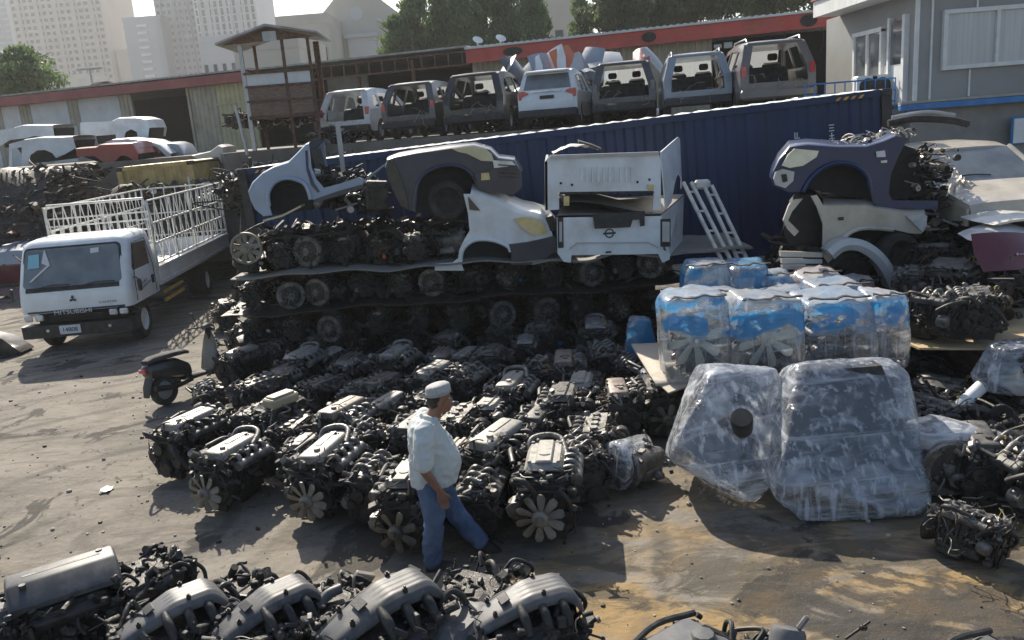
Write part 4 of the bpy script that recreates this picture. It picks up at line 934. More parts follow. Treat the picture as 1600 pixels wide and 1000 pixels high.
for i, (px, py, k, sc, rz, lab) in enumerate(FLD):
    sc *= .93; p = G(px, py, .70 * sc); rr = random.Random(i * 7 + 1)
    place(k, (p.x, p.y + .1, -.0), rz, lab, 'used engines standing in rows in the yard', sc, rot=(rr.uniform(-.03, .03), rr.uniform(-.05, .05), rz))
p = G(445, 640, .55); mb = MB(); mb.box((0, 0, 0), (.42, .22, .12), (0.05, 0, 0), bev=.02); mb.box((0, 0, .07), (.34, .16, .03), bev=.01)
o = tag(mb.build('filter_box', mat('cream_plastic', (.36, .31, .20), (.44, .38, .25), .5, 0, 4, dirt=(.2, .16, .1))), 'cream yellow filter box lying on the broad ridged engine', 'box'); o.location = (p.x, p.y - .1, .72); o.rotation_euler = (0, 0, .95)
# dark filler between the engines: a bed of loose small parts nobody could count
def heap(name, label, pts, zf, n, seed, size=(.04, .12), mats=('iron', 'iron2', 'alu_d', 'rubber'), long=.25, w=(4, 3, 1, 1), curved=.03):
    """jumble of scrap over a polygon area: pts = function(r) -> (x,y), zf(x,y,r) -> height"""
    r = random.Random(seed); mb = MB()
    for i in range(n):
        x, y = pts(r); z = zf(x, y, r); s = r.uniform(*size); mb.mi = r.choices(range(len(mats)), w[:len(mats)])[0]; k = r.random()
        d = Vector((r.gauss(0, 1), r.gauss(0, 1), r.gauss(0, .35))).normalized()
        c = Vector((x, y, z))
        if k < long: mb.tube([c - d * s * 3, c + Vector((0, 0, s * r.uniform(-.3, .5))), c + d * s * 3], s * r.uniform(.12, .35), 6, 3)
        elif k < long + curved:
            u = d.cross(Vector((0, 0, 1))); mb.loft([[c + d * s * 2.5 * f + u * s * 1.2 * q + Vector((0, 0, (1 - f * f) * s * 1.2 + e)) for q, e in ((-1, 0), (0, .3 * s), (1, 0), (1, -.012), (0, .3 * s - .012), (-1, -.012))] for f in (-1, -.5, 0, .5, 1)])
        elif k < .62: mb.box(c, (s * r.uniform(.6, 2), s * r.uniform(.6, 2), s * r.uniform(.4, 1.2)), (r.uniform(-1, 1), r.uniform(-1, 1), r.uniform(-2, 2)), bev=s * .15)
        elif k < .82: mb.cyl(c - d * s * .6, c + d * s * .6, s * r.uniform(.4, .9), s * r.uniform(.4, .9), 10)
        elif k < .92: mb.lathe([(s * .4, -s * .2), (s * 1.2, -s * .2), (s * 1.3, 0), (s * 1.2, s * .2), (s * .4, s * .2), (s * .4, -s * .2)], c, d, 14, cap=False)
        else: mb.tube([c + Vector((r.gauss(0, s * 2), r.gauss(0, s * 2), r.gauss(0, s * 1.2))) for _ in range(5)], s * .12, 5, 4)
    return tag(mb.build(name, list(mats)), label, 'scrap metal', kind='stuff')
def mound(name, label, fn, nu, nv, m='iron'):
    mb = MB(); mb.grid(fn, nu, nv); return tag(mb.build(name, m, smooth=60), label, 'scrap metal', kind='stuff')

# ---------------------------------------------------------------- stack of shelves (boards and engines)
def sh(px, py, Y=13.5): return D(px, py, Y)
SX0, SX1 = D(362, 440, 13.6).x, D(1055, 450, 13.6).x
def shz(x, tier): # board heights follow the photo: they sag and drop a little to the right
    px0, px1 = 365, 1055; u = (x - SX0) / (SX1 - SX0)
    zs = ((.52, .50), (1.14, 1.12), (1.78, 1.66))[tier]
    return zs[0] + (zs[1] - zs[0]) * u + .025 * math.sin(u * 19 + tier * 2) + .015 * math.sin(u * 43 + tier)
def board(name, label, x0, x1, y0, y1, zfn, th, m, wav=.02, seed=0, cat='board', tilt=0):
    mb = MB(); n = 40
    top = lambda u, v, o: Vector((x0 + (x1 - x0) * u, y0 + (y1 - y0) * v, zfn(x0 + (x1 - x0) * u) + wav * noise.noise(Vector((u * 6 + seed, v * 3, seed))) - o))
    rings = []
    for i in range(n + 1):
        u = i / n; rings.append([top(u, v, 0) for v in (0, .33, .66, 1)] + [top(u, v, th) for v in (1, .66, .33, 0)])
    mb.loft(rings); return tag(mb.build(name, m, smooth=30), label, cat)
board('sheet_board', 'long sagging board between the middle and lower layers of stacked engines', SX0 - .15, SX1 + .1, 13.25, 15.0, lambda x: shz(x, 1), .018, 'iron2', .03, 2)
board('sheet_board', 'long sagging grey board under the cut vehicles on top of the stack', SX0 + .1, D(850, 410, 13.6).x, 13.25, 15.0, lambda x: shz(x, 2), .018, 'card', .03, 3)
board('sheet_board', 'grey board sloping under the white pickup beds', D(830, 410, 13.6).x, D(1165, 420, 13.6).x, 13.2, 15.0, lambda x: shz(min(x, SX1), 2) - .02, .035, 'card', .05, 4)
kinds = 'kgekdbikfkgikceikkdbgfk'
ki = 0
for tier, zb, n, lab in ((0, 0, 10, 'bottom'), (1, .53, 11, 'lower'), (2, 1.16, 12, 'middle'), (3, 1.79, 7, 'top')):
    xa, xb = (SX0 + .25, SX1 - .25) if tier < 3 else (SX0 + .28, D(700, 390, 13.6).x)
    for i in range(n):
        x = xa + (xb - xa) * i / (n - 1); k = kinds[ki % len(kinds)]; ki += 1
        r = random.Random(ki * 13)
        z = 0 if tier == 0 else shz(x, tier - 1) + .01
        s = (.62 if k != 'k' else 1.0) * (.98 if tier else .72) * (1.12 if tier == 3 else 1)
        place(k, (x, 13.85 + r.uniform(-.08, .1), z), 0, f'grimy {"gearbox" if k == "k" else "engine"}, {ORD[i]} from the left in the {lab} layer of the board stack', 'units stacked between boards', s, rot=(r.uniform(-.06, .06), r.uniform(-.12, .12), r.uniform(-.5, .5) + (math.pi / 2 if r.random() < .2 else 0)))
heap('scrap_filling', 'dark jumble of small parts filling the board stack', lambda r: (r.uniform(SX0, SX1), r.uniform(13.5, 14.9)), lambda x, y, r: r.choice([0, shz(x, 0), shz(x, 1), shz(x, 1), .05]) + abs(r.gauss(.1, .17)), 1300, 3, (.04, .11))
heap('scrap_filling', 'loose greasy parts heaped on the board behind the top engines', lambda r: (r.uniform(SX0 + .4, D(715, 400, 13.6).x), r.uniform(13.7, 15.1)), lambda x, y, r: shz(x, 2) + r.uniform(0, .62), 700, 4, (.05, .13))
mb = MB(); mb.box(((SX0 + SX1) / 2, 14.95, .85), (SX1 - SX0 - .2, .08, 1.68)); tag(mb.build('steel_back_plate', 'copper', smooth=0), 'rusty steel plate closing the back of the board stack', 'plate')
p = D(385, 388, 13.35)
t = thing('fan_clutch', 'yellowed cooling fan leaning on the left end of the stack', 'fan', p); o = link('fan_blades', fan_mesh(random.Random(3), 9, .24, 'fan', .4), t)
mb = MB(); mb.lathe([(.225, -.03), (.26, -.03), (.26, .04), (.225, .04), (.225, -.03)], ax=(0, 1, 0), seg=28, cap=False); mb.build('shroud_ring', 'fan', t)
# extra layer of engines piled loosely just right of the stack bottom, and a bed of small parts over the yard field
heap('loose_parts', 'oily bolts, hoses and brackets lying between the yard engines', lambda r: (lambda p: (p.x, p.y))(G(r.uniform(330, 990), r.uniform(520, 735), .1)), lambda x, y, r: abs(r.gauss(0, .12)), 900, 6, (.03, .09), curved=.05)
# ================================================================ VEHICLES AND CUT BODIES
def wheel(parent, loc, r, w, rim='galv', name='wheel', ang=0):
    mb = MB(); mb.lathe([(r * .62, -w / 2), (r * .9, -w / 2), (r, -w * .32), (r, w * .32), (r * .9, w / 2), (r * .62, w / 2), (r * .6, 0), (r * .62, -w / 2)], ax=(1, 0, 0), seg=26, cap=False)
    o = mb.build(name, 'tyre', parent); o.location = loc; o.rotation_euler = (0, 0, ang)
    mb = MB(); mb.lathe([(.02, w * .25), (r * .25, w * .28), (r * .3, w * .12), (r * .55, w * .1), (r * .62, w * .42), (r * .62, -w * .42), (r * .5, -w * .3), (.02, -w * .2)], ax=(1, 0, 0), seg=24)
    mb.lathe([(.02, -w * .28), (r * .25, -w * .26), (r * .3, -w * .12)], ax=(1, 0, 0), seg=12); mb.build('rim', rim, o); return o
# ---------------- white cage truck
tp = D(132, 530, 16.8)
tk = thing('flatbed_truck', 'white flatbed truck with open lattice cage parked at the left', 'truck', (-8.80, 16.5, 0), rz=.055, sc=1.05)
W2 = 1.06
def rrect(x, y0, y1, r, z, n=4, rb=None):
    rb = rb or .05; out = []
    for cx, cy, a0, rr in ((x - rb, y1 - rb, 0, rb), (-x + rb, y1 - rb, 90, rb), (-x + r, y0 + r, 180, r), (x - r, y0 + r, 270, r)):
        for i in range(n + 1): a = R(a0 + 90 * i / n); out.append((cx + rr * math.cos(a), cy + rr * math.sin(a), z))
    return out
mb = MB(); mb.loft([rrect(W2, .02, 1.62, .14, .80), rrect(W2 + .01, 0, 1.63, .16, 1.0), rrect(W2, .03, 1.63, .17, 1.24), rrect(W2 - .03, .22, 1.62, .17, 1.72), rrect(W2 - .06, .36, 1.61, .18, 2.02), rrect(W2 - .10, .46, 1.58, .2, 2.12), rrect(W2 - .22, .62, 1.48, .2, 2.17)])
mb.build('cab_body', 'white_t', tk, smooth=50)
def fy(z): # front face of the cab
    pts = ((.8, .02), (1.0, 0), (1.24, .03), (1.72, .22), (2.02, .36), (2.12, .46))
    for (a, b), (c, d) in zip(pts, pts[1:]):
        if a <= z <= c: return b + (d - b) * (z - a) / (c - a)
    return .46
def on_front(name, poly, m, parent, off=.012, th=.012, smooth=30):
    """panel following the leaning cab front; poly in (x, z)"""
    bm = plate_mesh(poly, (), th, [((0, z, 0), (0, 1, 0)) for z in (1.24, 1.72, 2.02)] + [((x, 0, 0), (1, 0, 0)) for x in (-.88, .88)])
    for v in bm.verts:
        x, z, d = v.co; bow = .0 if abs(x) < .80 else (abs(x) - .80) ** 2 * 1.9
        v.co = (x, fy(z) - off - d + bow, z)
    b = MB(); b.add(bm); bm.free(); return b.build(name, m, parent, smooth)
def rpoly(x0, x1, z0, z1, r=.06, n=4, tx=0):
    out = []
    for cx, cz, a0, s in ((x1 - r, z0 + r, 270, 0), (x1 - r - tx, z1 - r, 0, 0), (x0 + r + tx, z1 - r, 90, 0), (x0 + r, z0 + r, 180, 0)):
        for i in range(n + 1): a = R(a0 + 90 * i / n); out.append((cx + r * math.cos(a), cz + r * math.sin(a)))
    return out
on_front('windscreen_seal', rpoly(-.97, .97, 1.21, 2.035, .10, 4, .05), 'black', tk, .008)
ws = on_front('windscreen', rpoly(-.93, .93, 1.30, 2.0, .07, 4, .05), 'glass_g', tk, .02)
on_front('sticker', [(-.82, 1.66), (-.60, 1.67), (-.61, 1.92), (-.81, 1.91)], 'stick', ws, .034, .004)
on_front('paper', [(-.56, 1.75), (-.52, 1.98), (-.50, 1.98), (-.40, 1.70), (-.75, 1.42), (-.8, 1.42), (-.46, 1.70)], 'txt_w', ws, .034, .004)  # white triangles paint a reflection onto the glass
on_front('paper', [(.36, 1.86), (.52, 1.87), (.52, 1.96), (.36, 1.95)], 'txt_w', ws, .034, .004)
for s, x0 in ((1, -.75), (1, .1)):
    mb = MB(); mb.tube([(x0, fy(1.24) - .03, 1.26), (x0 + .35, fy(1.33) - .05, 1.33), (x0 + .72, fy(1.32) - .05, 1.325)], .012, 6, 4); mb.build('wiper', 'black', tk)
on_front('grille_panel', rpoly(-1.02, 1.02, .60, .845, .03), 'slate', tk, .02, .03)
for x in (-.90, -.70, .70, .90):
    mb = MB(); mb.box((x, -.035, .725), (.16, .05, .12), bev=.02); mb.build('headlight', 'lens_c', tk)
for i in range(4):
    mb = MB(); mb.box((0, -.045, .64 + i * .035), (1.02, .03, .012)); mb.build('grille_bar', 'iron2', tk, smooth=0)
text('lettering', 'MITSUBISHI', .115, Matrix.Translation((-.03, -.075, .805)) @ Matrix.Scale(1.25, 4, (1, 0, 0)) @ FRONT, 'txt_w', tk)
mb = MB()
for a in (90, 210, 330):
    c, s = math.cos(R(a)), math.sin(R(a)); c2, s2 = math.cos(R(a + 38)), math.sin(R(a + 38)); c3, s3 = math.cos(R(a - 38)), math.sin(R(a - 38)); q = .045
    mb.prism([(0, 0), (c3 * q, s3 * q), (c * q * 1.75, s * q * 1.75), (c2 * q, s2 * q)], .012, 'y', (-.02, -.012, 1.04))
mb.build('front_emblem', 'txt_k', tk)
text('lettering', 'CANTER', .06, Matrix.Translation((.62, -.008, .93)) @ Matrix.Scale(1.5, 4, (1, 0, 0)) @ FRONT, 'txt_g', tk)
mb = MB(); mb.loft([rrect(W2 + .02, -.10, .18, .10, z) for z in (.34, .38, .54, .58)]); bp_ = mb.build('bumper', 'black', tk)
mb = MB(); mb.box((-.13, -.115, .475), (.40, .02, .17), bev=.008); pl = mb.build('number_plate', 'txt_w', bp_)
text('lettering', '14808', .12, Matrix.Translation((-.13, -.128, .472)) @ FRONT, 'txt_k', pl)
for x in (-.55, .62):
    mb = MB(); mb.cyl((x, -.12, .48), (x, -.08, .48), .03, seg=12); mb.build('fog_light', 'lens_c', bp_)
mb = MB(); mb.box((W2 + .012, .75, 1.24), (.02, 0.01, .01)); 
bm = plate_mesh([(.42, 1.30), (1.18, 1.22), (1.30, 1.45), (1.24, 1.92), (.62, 1.95), (.36, 1.52)], (), .015)
for s in (1, -1):
    b = MB()
    for f in bm.faces: pass
    X = Matrix(((0, 0, s, 0), (1, 0, 0, 0), (0, 1, 0, 0), (0, 0, 0, 1)))
    b.add(bm, Matrix.Translation((s * (W2 - .02), 0, 0)) @ X); b.build('side_window', 'glass_d', tk)
bm.free()
mb.bm.free()
for s in (1, -1):
    mb = MB(); mb.tube([(s * (W2 + .01), .30, .86), (s * (W2 + .012), .34, 1.3), (s * (W2 - .02), .56, 1.97), (s * (W2 - .03), 1.28, 1.98), (s * (W2 + .01), 1.40, 1.4), (s * (W2 + .012), 1.40, .84)], .008, 4); mb.build('door_seam', 'iron', tk)
    mb = MB(); mb.box((s * (W2 + .02), 1.25, 1.12), (.03, .10, .17), bev=.01); mb.build('door_handle', 'black', tk)
    mb = MB(); mb.tube([(s * (W2 + .0), .30, 1.32), (s * (W2 + .12), .2, 1.3), (s * (W2 + .14), .18, 1.12)], .014, 6, 3); mb.box((s * (W2 + .15), .17, 1.18), (.07, .09, .24), bev=.02); mb.build('mirror', 'black', tk)
mb = MB()
for i, n_ in enumerate((5, 8)):
    for k in range(n_):
        rq = random.Random(k * 3 + i)
        for (a, b, c, d) in rq.sample([(-.02, 0, .008, .05), (.02, 0, .008, .05), (0, .02, .04, .008), (0, -.02, .04, .008), (0, 0, .04, .008)], 3): mb.box((W2 + .018, .70 + k * .055 + a, 1.14 - i * .085 + b + k * .006), (.006, c, d))
mb.build('door_lettering', 'txt_g', tk, smooth=0)
mb = MB(); mb.box((.72, .0, .93), (.005, .01, .01)); mb.bm.free()
mb = MB(); mb.box((0, .9, .66), (1.7, 1.3, .2)); mb.box((-.35, 4.2, .72), (.12, 6.0, .2)); mb.box((.35, 4.2, .72), (.12, 6.0, .2)); mb.build('chassis', 'iron', tk)
for s in (-1, 1): wheel(tk, (s * .86, .78, .38), .38, .22, 'wtrim')
for s in (-1, 1): wheel(tk, (s * .78, 5.2, .38), .38, .42, 'wtrim')
mb = MB(); mb.box((1.0, 2.6, .52), (.04, 1.3, .07)); mb.box((1.0, 2.6, .70), (.04, 1.3, .06)); mb.build('side_guard', 'yellow', tk)
BY0, BY1 = 1.74, 7.3
mb = MB(); mb.box((0, (BY0 + BY1) / 2, .93), (2.12, BY1 - BY0, .08)); mb.build('bed_floor', 'wtrim', tk)
for s in (-1, 1):
    mb = MB(); mb.box((s * 1.05, (BY0 + BY1) / 2, 1.11), (.05, BY1 - BY0, .36), bev=.01); mb.box((s * 1.075, (BY0 + BY1) / 2, 1.27), (.04, BY1 - BY0, .05)); mb.box((s * 1.075, (BY0 + BY1) / 2, .96), (.04, BY1 - BY0, .05)); mb.build('side_board', 'white_t', tk)
mb = MB(); mb.box((0, BY1, 1.11), (2.05, .05, .36), bev=.01); mb.build('tailgate', 'white_t', tk)
mb = MB(); mb.box((0, BY0 + .02, 1.35), (2.1, .05, .85), bev=.01); mb.build('headboard', 'white_t', tk)
CT = 2.68
for s in (-1, 1):
    mb = MB(); x = s * 1.05
    for z in (1.36, 1.78, 2.2, CT): mb.cyl((x, BY0, z), (x, BY1, z), .022, seg=6)
    n = 13
    for i in range(n):
        a = BY0 + (BY1 - BY0) * i / n; b = BY0 + (BY1 - BY0) * (i + 1) / n
        mb.cyl((x, a, 1.36), (x, (a + b) / 2, 2.2), .013, seg=5); mb.cyl((x, (a + b) / 2, 2.2), (x, b, 1.36), .013, seg=5)
        mb.cyl((x, a, CT), (x, (a + b) / 2, 1.95), .013, seg=5); mb.cyl((x, (a + b) / 2, 1.95), (x, b, CT), .013, seg=5)
    for f in (0, .25, .5, .75, 1): y = BY0 + (BY1 - BY0) * f; mb.cyl((x, y, 1.2), (x, y, CT), .024, seg=6)
    mb.build('lattice_side', 'cage', tk)
mb = MB(); mb.tube([(-1.05, BY0, 1.3), (-1.05, BY0, 2.5), (-.98, BY0, CT + .06), (.98, BY0, CT + .06), (1.05, BY0, 2.5), (1.05, BY0, 1.3)], .026, 8)
for z in (1.85, 2.1, 2.3, 2.46): mb.cyl((-1.05, BY0, z), (1.05, BY0, z), .017, seg=6)
for i in range(11): x = -1.0 + i * .2; mb.cyl((x, BY0, 1.8), (x, BY0, 2.46), .012, seg=5)
mb.build('front_rack', 'cage', tk)
mb = MB(); 
for z in (1.4, 2.0, CT): mb.cyl((-1.05, BY1, z), (1.05, BY1, z), .02, seg=6)
for i in range(8): x = -1.05 + i * .3; mb.cyl((x, BY1, 1.3), (x, BY1, CT), .014, seg=5)
mb.build('rear_rack', 'cage', tk)
r_ = random.Random(8)
mb = MB(); mb.grid(lambda u, v: (-.2 + .9 * u, BY0 + .7 + 2.2 * v, 1.0 + .28 * math.sin(u * 3.1) * math.sin(v * 3.1) + .06 * noise.noise(Vector((u * 6, v * 8, 1)))), 16, 24); o = tag(mb.build('dust_sheet', 'cardb'), 'pale dusty sheet lying in the bed of the white truck', 'sheet'); o.matrix_world = Matrix.Translation(tk.location) @ Matrix.Rotation(.055, 4, 'Z')

# ---------------- stripped station wagons standing behind the container
def suv(label, px, Y, s, paintm, closed=False, lights='lens_r', yaw=-.2, z=TZ, seat=True, roofrail=False, front_glass=True):
    p = D(px, 200, Y); t = thing('stripped_car' if not closed else 'parked_car', label, 'car', (p.x, Y, z), rz=yaw, group=None, sc=s)
    HW = .91
    out = [(.04, .38), (.30, .32)] + [(.88 + .38 * math.cos(R(a)), .34 + .38 * math.sin(R(a))) for a in range(180, -1, -20)] + [(1.5, .28), (2.9, .28)] + [(3.55 + .38 * math.cos(R(a)), .34 + .38 * math.sin(R(a))) for a in range(180, -1, -20)] + [(4.25, .36), (4.36, .5), (4.34, .82), (4.2, .94), (3.35, 1.06), (2.55, 1.60), (1.8, 1.69), (.75, 1.68), (.38, 1.62), (.16, 1.28), (.04, 1.0), (0, .8)]
    holes = [[(.46, 1.12), (.98, 1.09), (.98, 1.48), (.66, 1.48)], [(1.12, 1.07), (1.95, 1.05), (1.95, 1.55), (1.12, 1.54)], [(2.07, 1.05), (3.1, 1.04), (2.55, 1.50), (2.07, 1.55)]]
    bm = plate_mesh(out, holes, .05, [((0, 1.03, 0), (0, 1, 0)), ((0, 1.35, 0), (0, 1, 0)), ((0, .6, 0), (0, 1, 0)), ((.25, 0, 0), (1, 0, 0)), ((4.1, 0, 0), (1, 0, 0))])
    def hw(y, zz): return HW - (.32 * max(0, zz - 1.02)) - .10 * max(0, (y - 3.6)) ** 1.3 - .03 * (1 - min(1, y / .4)) - .03 * max(0, .5 - zz)
    mb = MB()
    for sd in (-1, 1):
        b2 = bm.copy()
        for v in b2.verts: y, zz, d = v.co; v.co = (sd * (hw(y, zz) + d * .8 - .025), y, zz)
        mb.add(b2); b2.free()
    bm.free()
    # roof, bonnet, nose
    rr = [(.36, 1.64), (.75, 1.71), (1.3, 1.735), (1.8, 1.725), (2.3, 1.68), (2.56, 1.62)]
    def strip(prof, cr, inset=.0):
        rings = []
        for y, zz in prof:
            w = hw(y, zz) - inset; n = 8; rings.append([(w * (2 * i / n - 1), y, zz + cr * (1 - (2 * i / n - 1) ** 4) - cr) for i in range(n + 1)] + [(w * (1 - 2 * i / n), y, zz - .05 - cr * .4) for i in range(n + 1)])
        mb.loft(rings)
    strip(rr, .03); strip([(3.3, 1.07), (3.7, 1.05), (4.1, .98), (4.33, .86)], .03)
    strip([(4.30, .88), (4.35, .7), (4.36, .45)], 0)
    # rear ring: sill, corner posts, header
    mb.box((0, .06, .56), (1.62, .10, .30), bev=.02); mb.box((0, .42, 1.63), (1.30, .16, .06), bev=.02)
    for sd in (-1, 1): mb.loft([[(sd * (x + e), y + f, zz) for e, f in ((-.14, -.02), (.035, -.01), (.035, .1), (-.14, .1))] for x, y, zz in ((.82, .03, .40), (.83, .01, .80), (.81, .05, 1.02), (.73, .2, 1.3), (.64, .4, 1.62))])
    for y0, z0, y1, z1 in ((3.32, 1.07, 2.56, 1.62),):
        for sd in (-1, 1): mb.cyl((sd * (hw(y0, z0) - .02), y0, z0), (sd * (hw(y1, z1) - .03), y1, z1), .04, seg=6)
    body = mb.build('body', paintm, t, smooth=35)
    mb = MB(); mb.box((0, 2.1, .36), (1.6, 4.1, .08)); mb.box((0, 3.2, .8), (1.5, .12, .55)); mb.box((0, 3.05, 1.0), (1.45, .4, .12), bev=.03)
    if not closed: mb.box((0, .9, .50), (1.45, 1.5, .16))
    mb.build('interior_floor', 'dark', t)
    mb = MB(); mb.box((0, -.03, .44), (1.78, .14, .24), bev=.05); mb.build('rear_bumper', 'black' if paintm not in ('bronze',) else paintm, t)
    for sd in (-1, 1):
        mb = MB(); zz = 1.0; mb.loft([[(sd * (.80 + e), f + .01, zq) for e, f in ((-.13 if closed else -.06, -.02), (.05, .0), (.06, .3), (.0, .1))] for zq in (.86, .90, 1.04, 1.10)]); mb.build('tail_light', lights, t)
        if seat:
            mb = MB(); mb.box((sd * .36, 2.35, .95), (.48, .14, .62), (-.2, 0, 0), bev=.06); mb.box((sd * .36, 2.25, 1.38), (.26, .09, .18), bev=.04); mb.build('seat', 'seat', t)
    if not closed and seat:
        mb = MB(); mb.box((-.05, 1.45, .85), (1.25, .2, .55), (-.35, 0, .05), bev=.07); mb.box((-.05, 1.15, .62), (1.2, .5, .16), bev=.05); mb.build('rear_seat', 'seat', t)
        mb = MB(); mb.lathe([(.16, -.012), (.19, -.012), (.19, .012), (.16, .012), (.16, -.012)], (-.36, 2.85, 1.12), (0, -1, .5), 18, cap=False); mb.box((-.36, 2.86, 1.12), (.3, .02, .03)); mb.build('steering_wheel', 'black', t)
    if closed:
        mb = MB(); mb.loft([[(-w, y, zz), (w, y, zz), (w, y + .05, zz), (-w, y + .05, zz)] for w, y, zz in ((.74, -.02, .55), (.76, -.05, .80), (.74, -.01, 1.02), (.70, .08, 1.14))]); tg = mb.build('tailgate', paintm, t)
        mb = MB(); mb.loft([[(-w, y, zz), (w, y, zz), (w, y + .03, zz), (-w, y + .03, zz)] for w, y, zz in ((.70, .065, 1.13), (.62, .34, 1.56))]); mb.build('rear_window', 'glass_g', tg)
        mb = MB(); mb.box((0, .28, 1.64), (1.28, .3, .05), (.12, 0, 0), bev=.02); mb.build('spoiler', paintm, tg)
        mb = MB(); mb.box((0, -.04, 1.06), (.9, .04, .035), bev=.01); mb.build('trim_strip', 'chrome', tg)
        mb = MB(); mb.box((0, -.065, .9), (.42, .02, .1)); mb.build('plate_recess', 'black', tg)
        for sd in (-1, 1):
            mb = MB(); mb.prism([(sd * .52, 1.02), (sd * .8, .92), (sd * .8, 1.1), (sd * .62, 1.08)], .03, 'y', (0, -.04, 0)); mb.build('tail_light', lights, t)
    if front_glass:
        mb = MB(); mb.quad((-.70, 3.28, 1.08), (.70, 3.28, 1.08), (.60, 2.6, 1.60), (-.60, 2.6, 1.60)); mb.build('windscreen', M['scr'], t)
    for sd in (-1, 1):
        if roofrail: mb = MB(); mb.tube([(sd * .62, .5, 1.68), (sd * .63, .6, 1.76), (sd * .63, 2.1, 1.77), (sd * .62, 2.25, 1.7)], .02, 6); mb.build('roof_rail', 'chrome', t)
        for y in (.88, 3.55): wheel(t, (sd * .78, y, .33), .33, .2, 'galv')
    r = random.Random(px); mb = MB()
    if not closed: wires(mb, r, 8, .6, .1, .6, .85, (.006, .010), .12); mb.build('loose_wiring', 'wire_t', t)
    else: mb.bm.free()
    return t
g = bpy.data.materials.new('windscreen_clear'); g.use_nodes = True; nt = g.node_tree; tr = nt.nodes.new('ShaderNodeBsdfTransparent'); mx_ = nt.nodes.new('ShaderNodeMixShader'); mx_.inputs[0].default_value = .22; tr.inputs[0].default_value = (.8, .85, .86, 1)
nt.nodes['Principled BSDF'].inputs['Base Color'].default_value = (.7, .74, .75, 1); nt.nodes['Principled BSDF'].inputs['Roughness'].default_value = .3
tl_ = nt.nodes.new('ShaderNodeBsdfTranslucent'); tl_.inputs[0].default_value = (.85, .88, .88, 1); mx_.inputs[0].default_value = .16
nt.links.new(tr.outputs[0], mx_.inputs[1]); nt.links.new(tl_.outputs[0], mx_.inputs[2]); nt.links.new(mx_.outputs[0], nt.nodes['Material Output'].inputs[0]); M['scr'] = g
SUVS = [
 ('white wagon without tailgate, first from the left behind the container', 540, 28.6, 1.04, 'white', False, 'lens_r', -.26, False),
 ('dark grey wagon without tailgate, red lamp, second from the left', 640, 27.4, 1.05, 'dgrey', False, 'lens_r', -.26, False),
 ('black wagon shell without tailgate, third from the left', 742, 26.4, 1.10, 'blackp', False, 'black', -.24, False),
 ('white hatchback wagon with closed tailgate and red lamps', 858, 25.4, 1.02, 'white_t', True, 'lens_r', -.22, False),
 ('dark wagon shell without tailgate right of the white closed one', 977, 24.4, 1.03, 'dgrey', False, 'bronze', -.17, False),
 ('silver blue wagon shell without tailgate, second from the right', 1092, 23.4, 1.04, 'sblue', False, 'sblue', -.15, True),
 ('tall grey brown wagon shell with faded red lamps, nearest the cabin', 1216, 22.3, 1.10, 'bronze', False, 'lens_r', -.10, True)]
for lab, px, Y, s, pm, cl, li, yw, rail in SUVS: suv(lab, px, Y, s, pm, cl, li, yw, roofrail=rail)
# hoods and doors heaped beyond the wagons
r = random.Random(31)
for i, (px, py, m, w, rx) in enumerate([(832, 118, 'white', .9, 1.2), (848, 104, 'sblue', .7, .9), (868, 100, 'white', .8, 1.3), (884, 98, 'orange', .8, 1.2), (903, 106, 'silver', .9, .9), (922, 98, 'sblue', .8, 1.1), (945, 94, 'silver', 1.0, .5), (805, 110, 'dgrey', .9, 1.0), (788, 112, 'silver', .8, .8), (935, 118, 'white', 1.0, 1.4), (1002, 92, 'red', .5, .7), (1022, 94, 'silver', .5, .9)]):
    p = D(px, py, 29.5); mb = MB()
    mb.loft([[(w * .62 * q * (1 - .15 * abs(f)), f * .55, .12 * (1 - q * q) * (1 - f * f * .5) + e) for q, e in ((-1, 0), (-.5, 0), (0, 0), (.5, 0), (1, 0), (.5, -.03), (0, -.03), (-.5, -.03))] for f in (-1, -.6, 0, .6, 1)])
    o = tag(mb.build('car_hood', m), f'{["dull", "bright", "scuffed"][i % 3]} {m.replace("sblue", "silver blue").replace("dgrey", "dark grey")} body panel, {ORD[i]} of the panels heaped beyond the wagons', 'body part', 'body panels heaped beyond the wagons'); o.location = p; o.rotation_euler = (rx, r.uniform(-.5, .5), r.uniform(-1, 1))
heap('panel_heap', 'heap of dark scrap beyond the wagons carrying loose body panels', lambda r: (r.uniform(-.5, 5.5), r.uniform(28.9, 31.5)), lambda x, y, r: TZ + r.uniform(0, 1) * max(.5, 2.0 - abs(x - 2.3) * .5), 420, 9, (.1, .25), ('dgrey', 'iron2', 'silver', 'black'), curved=.35)

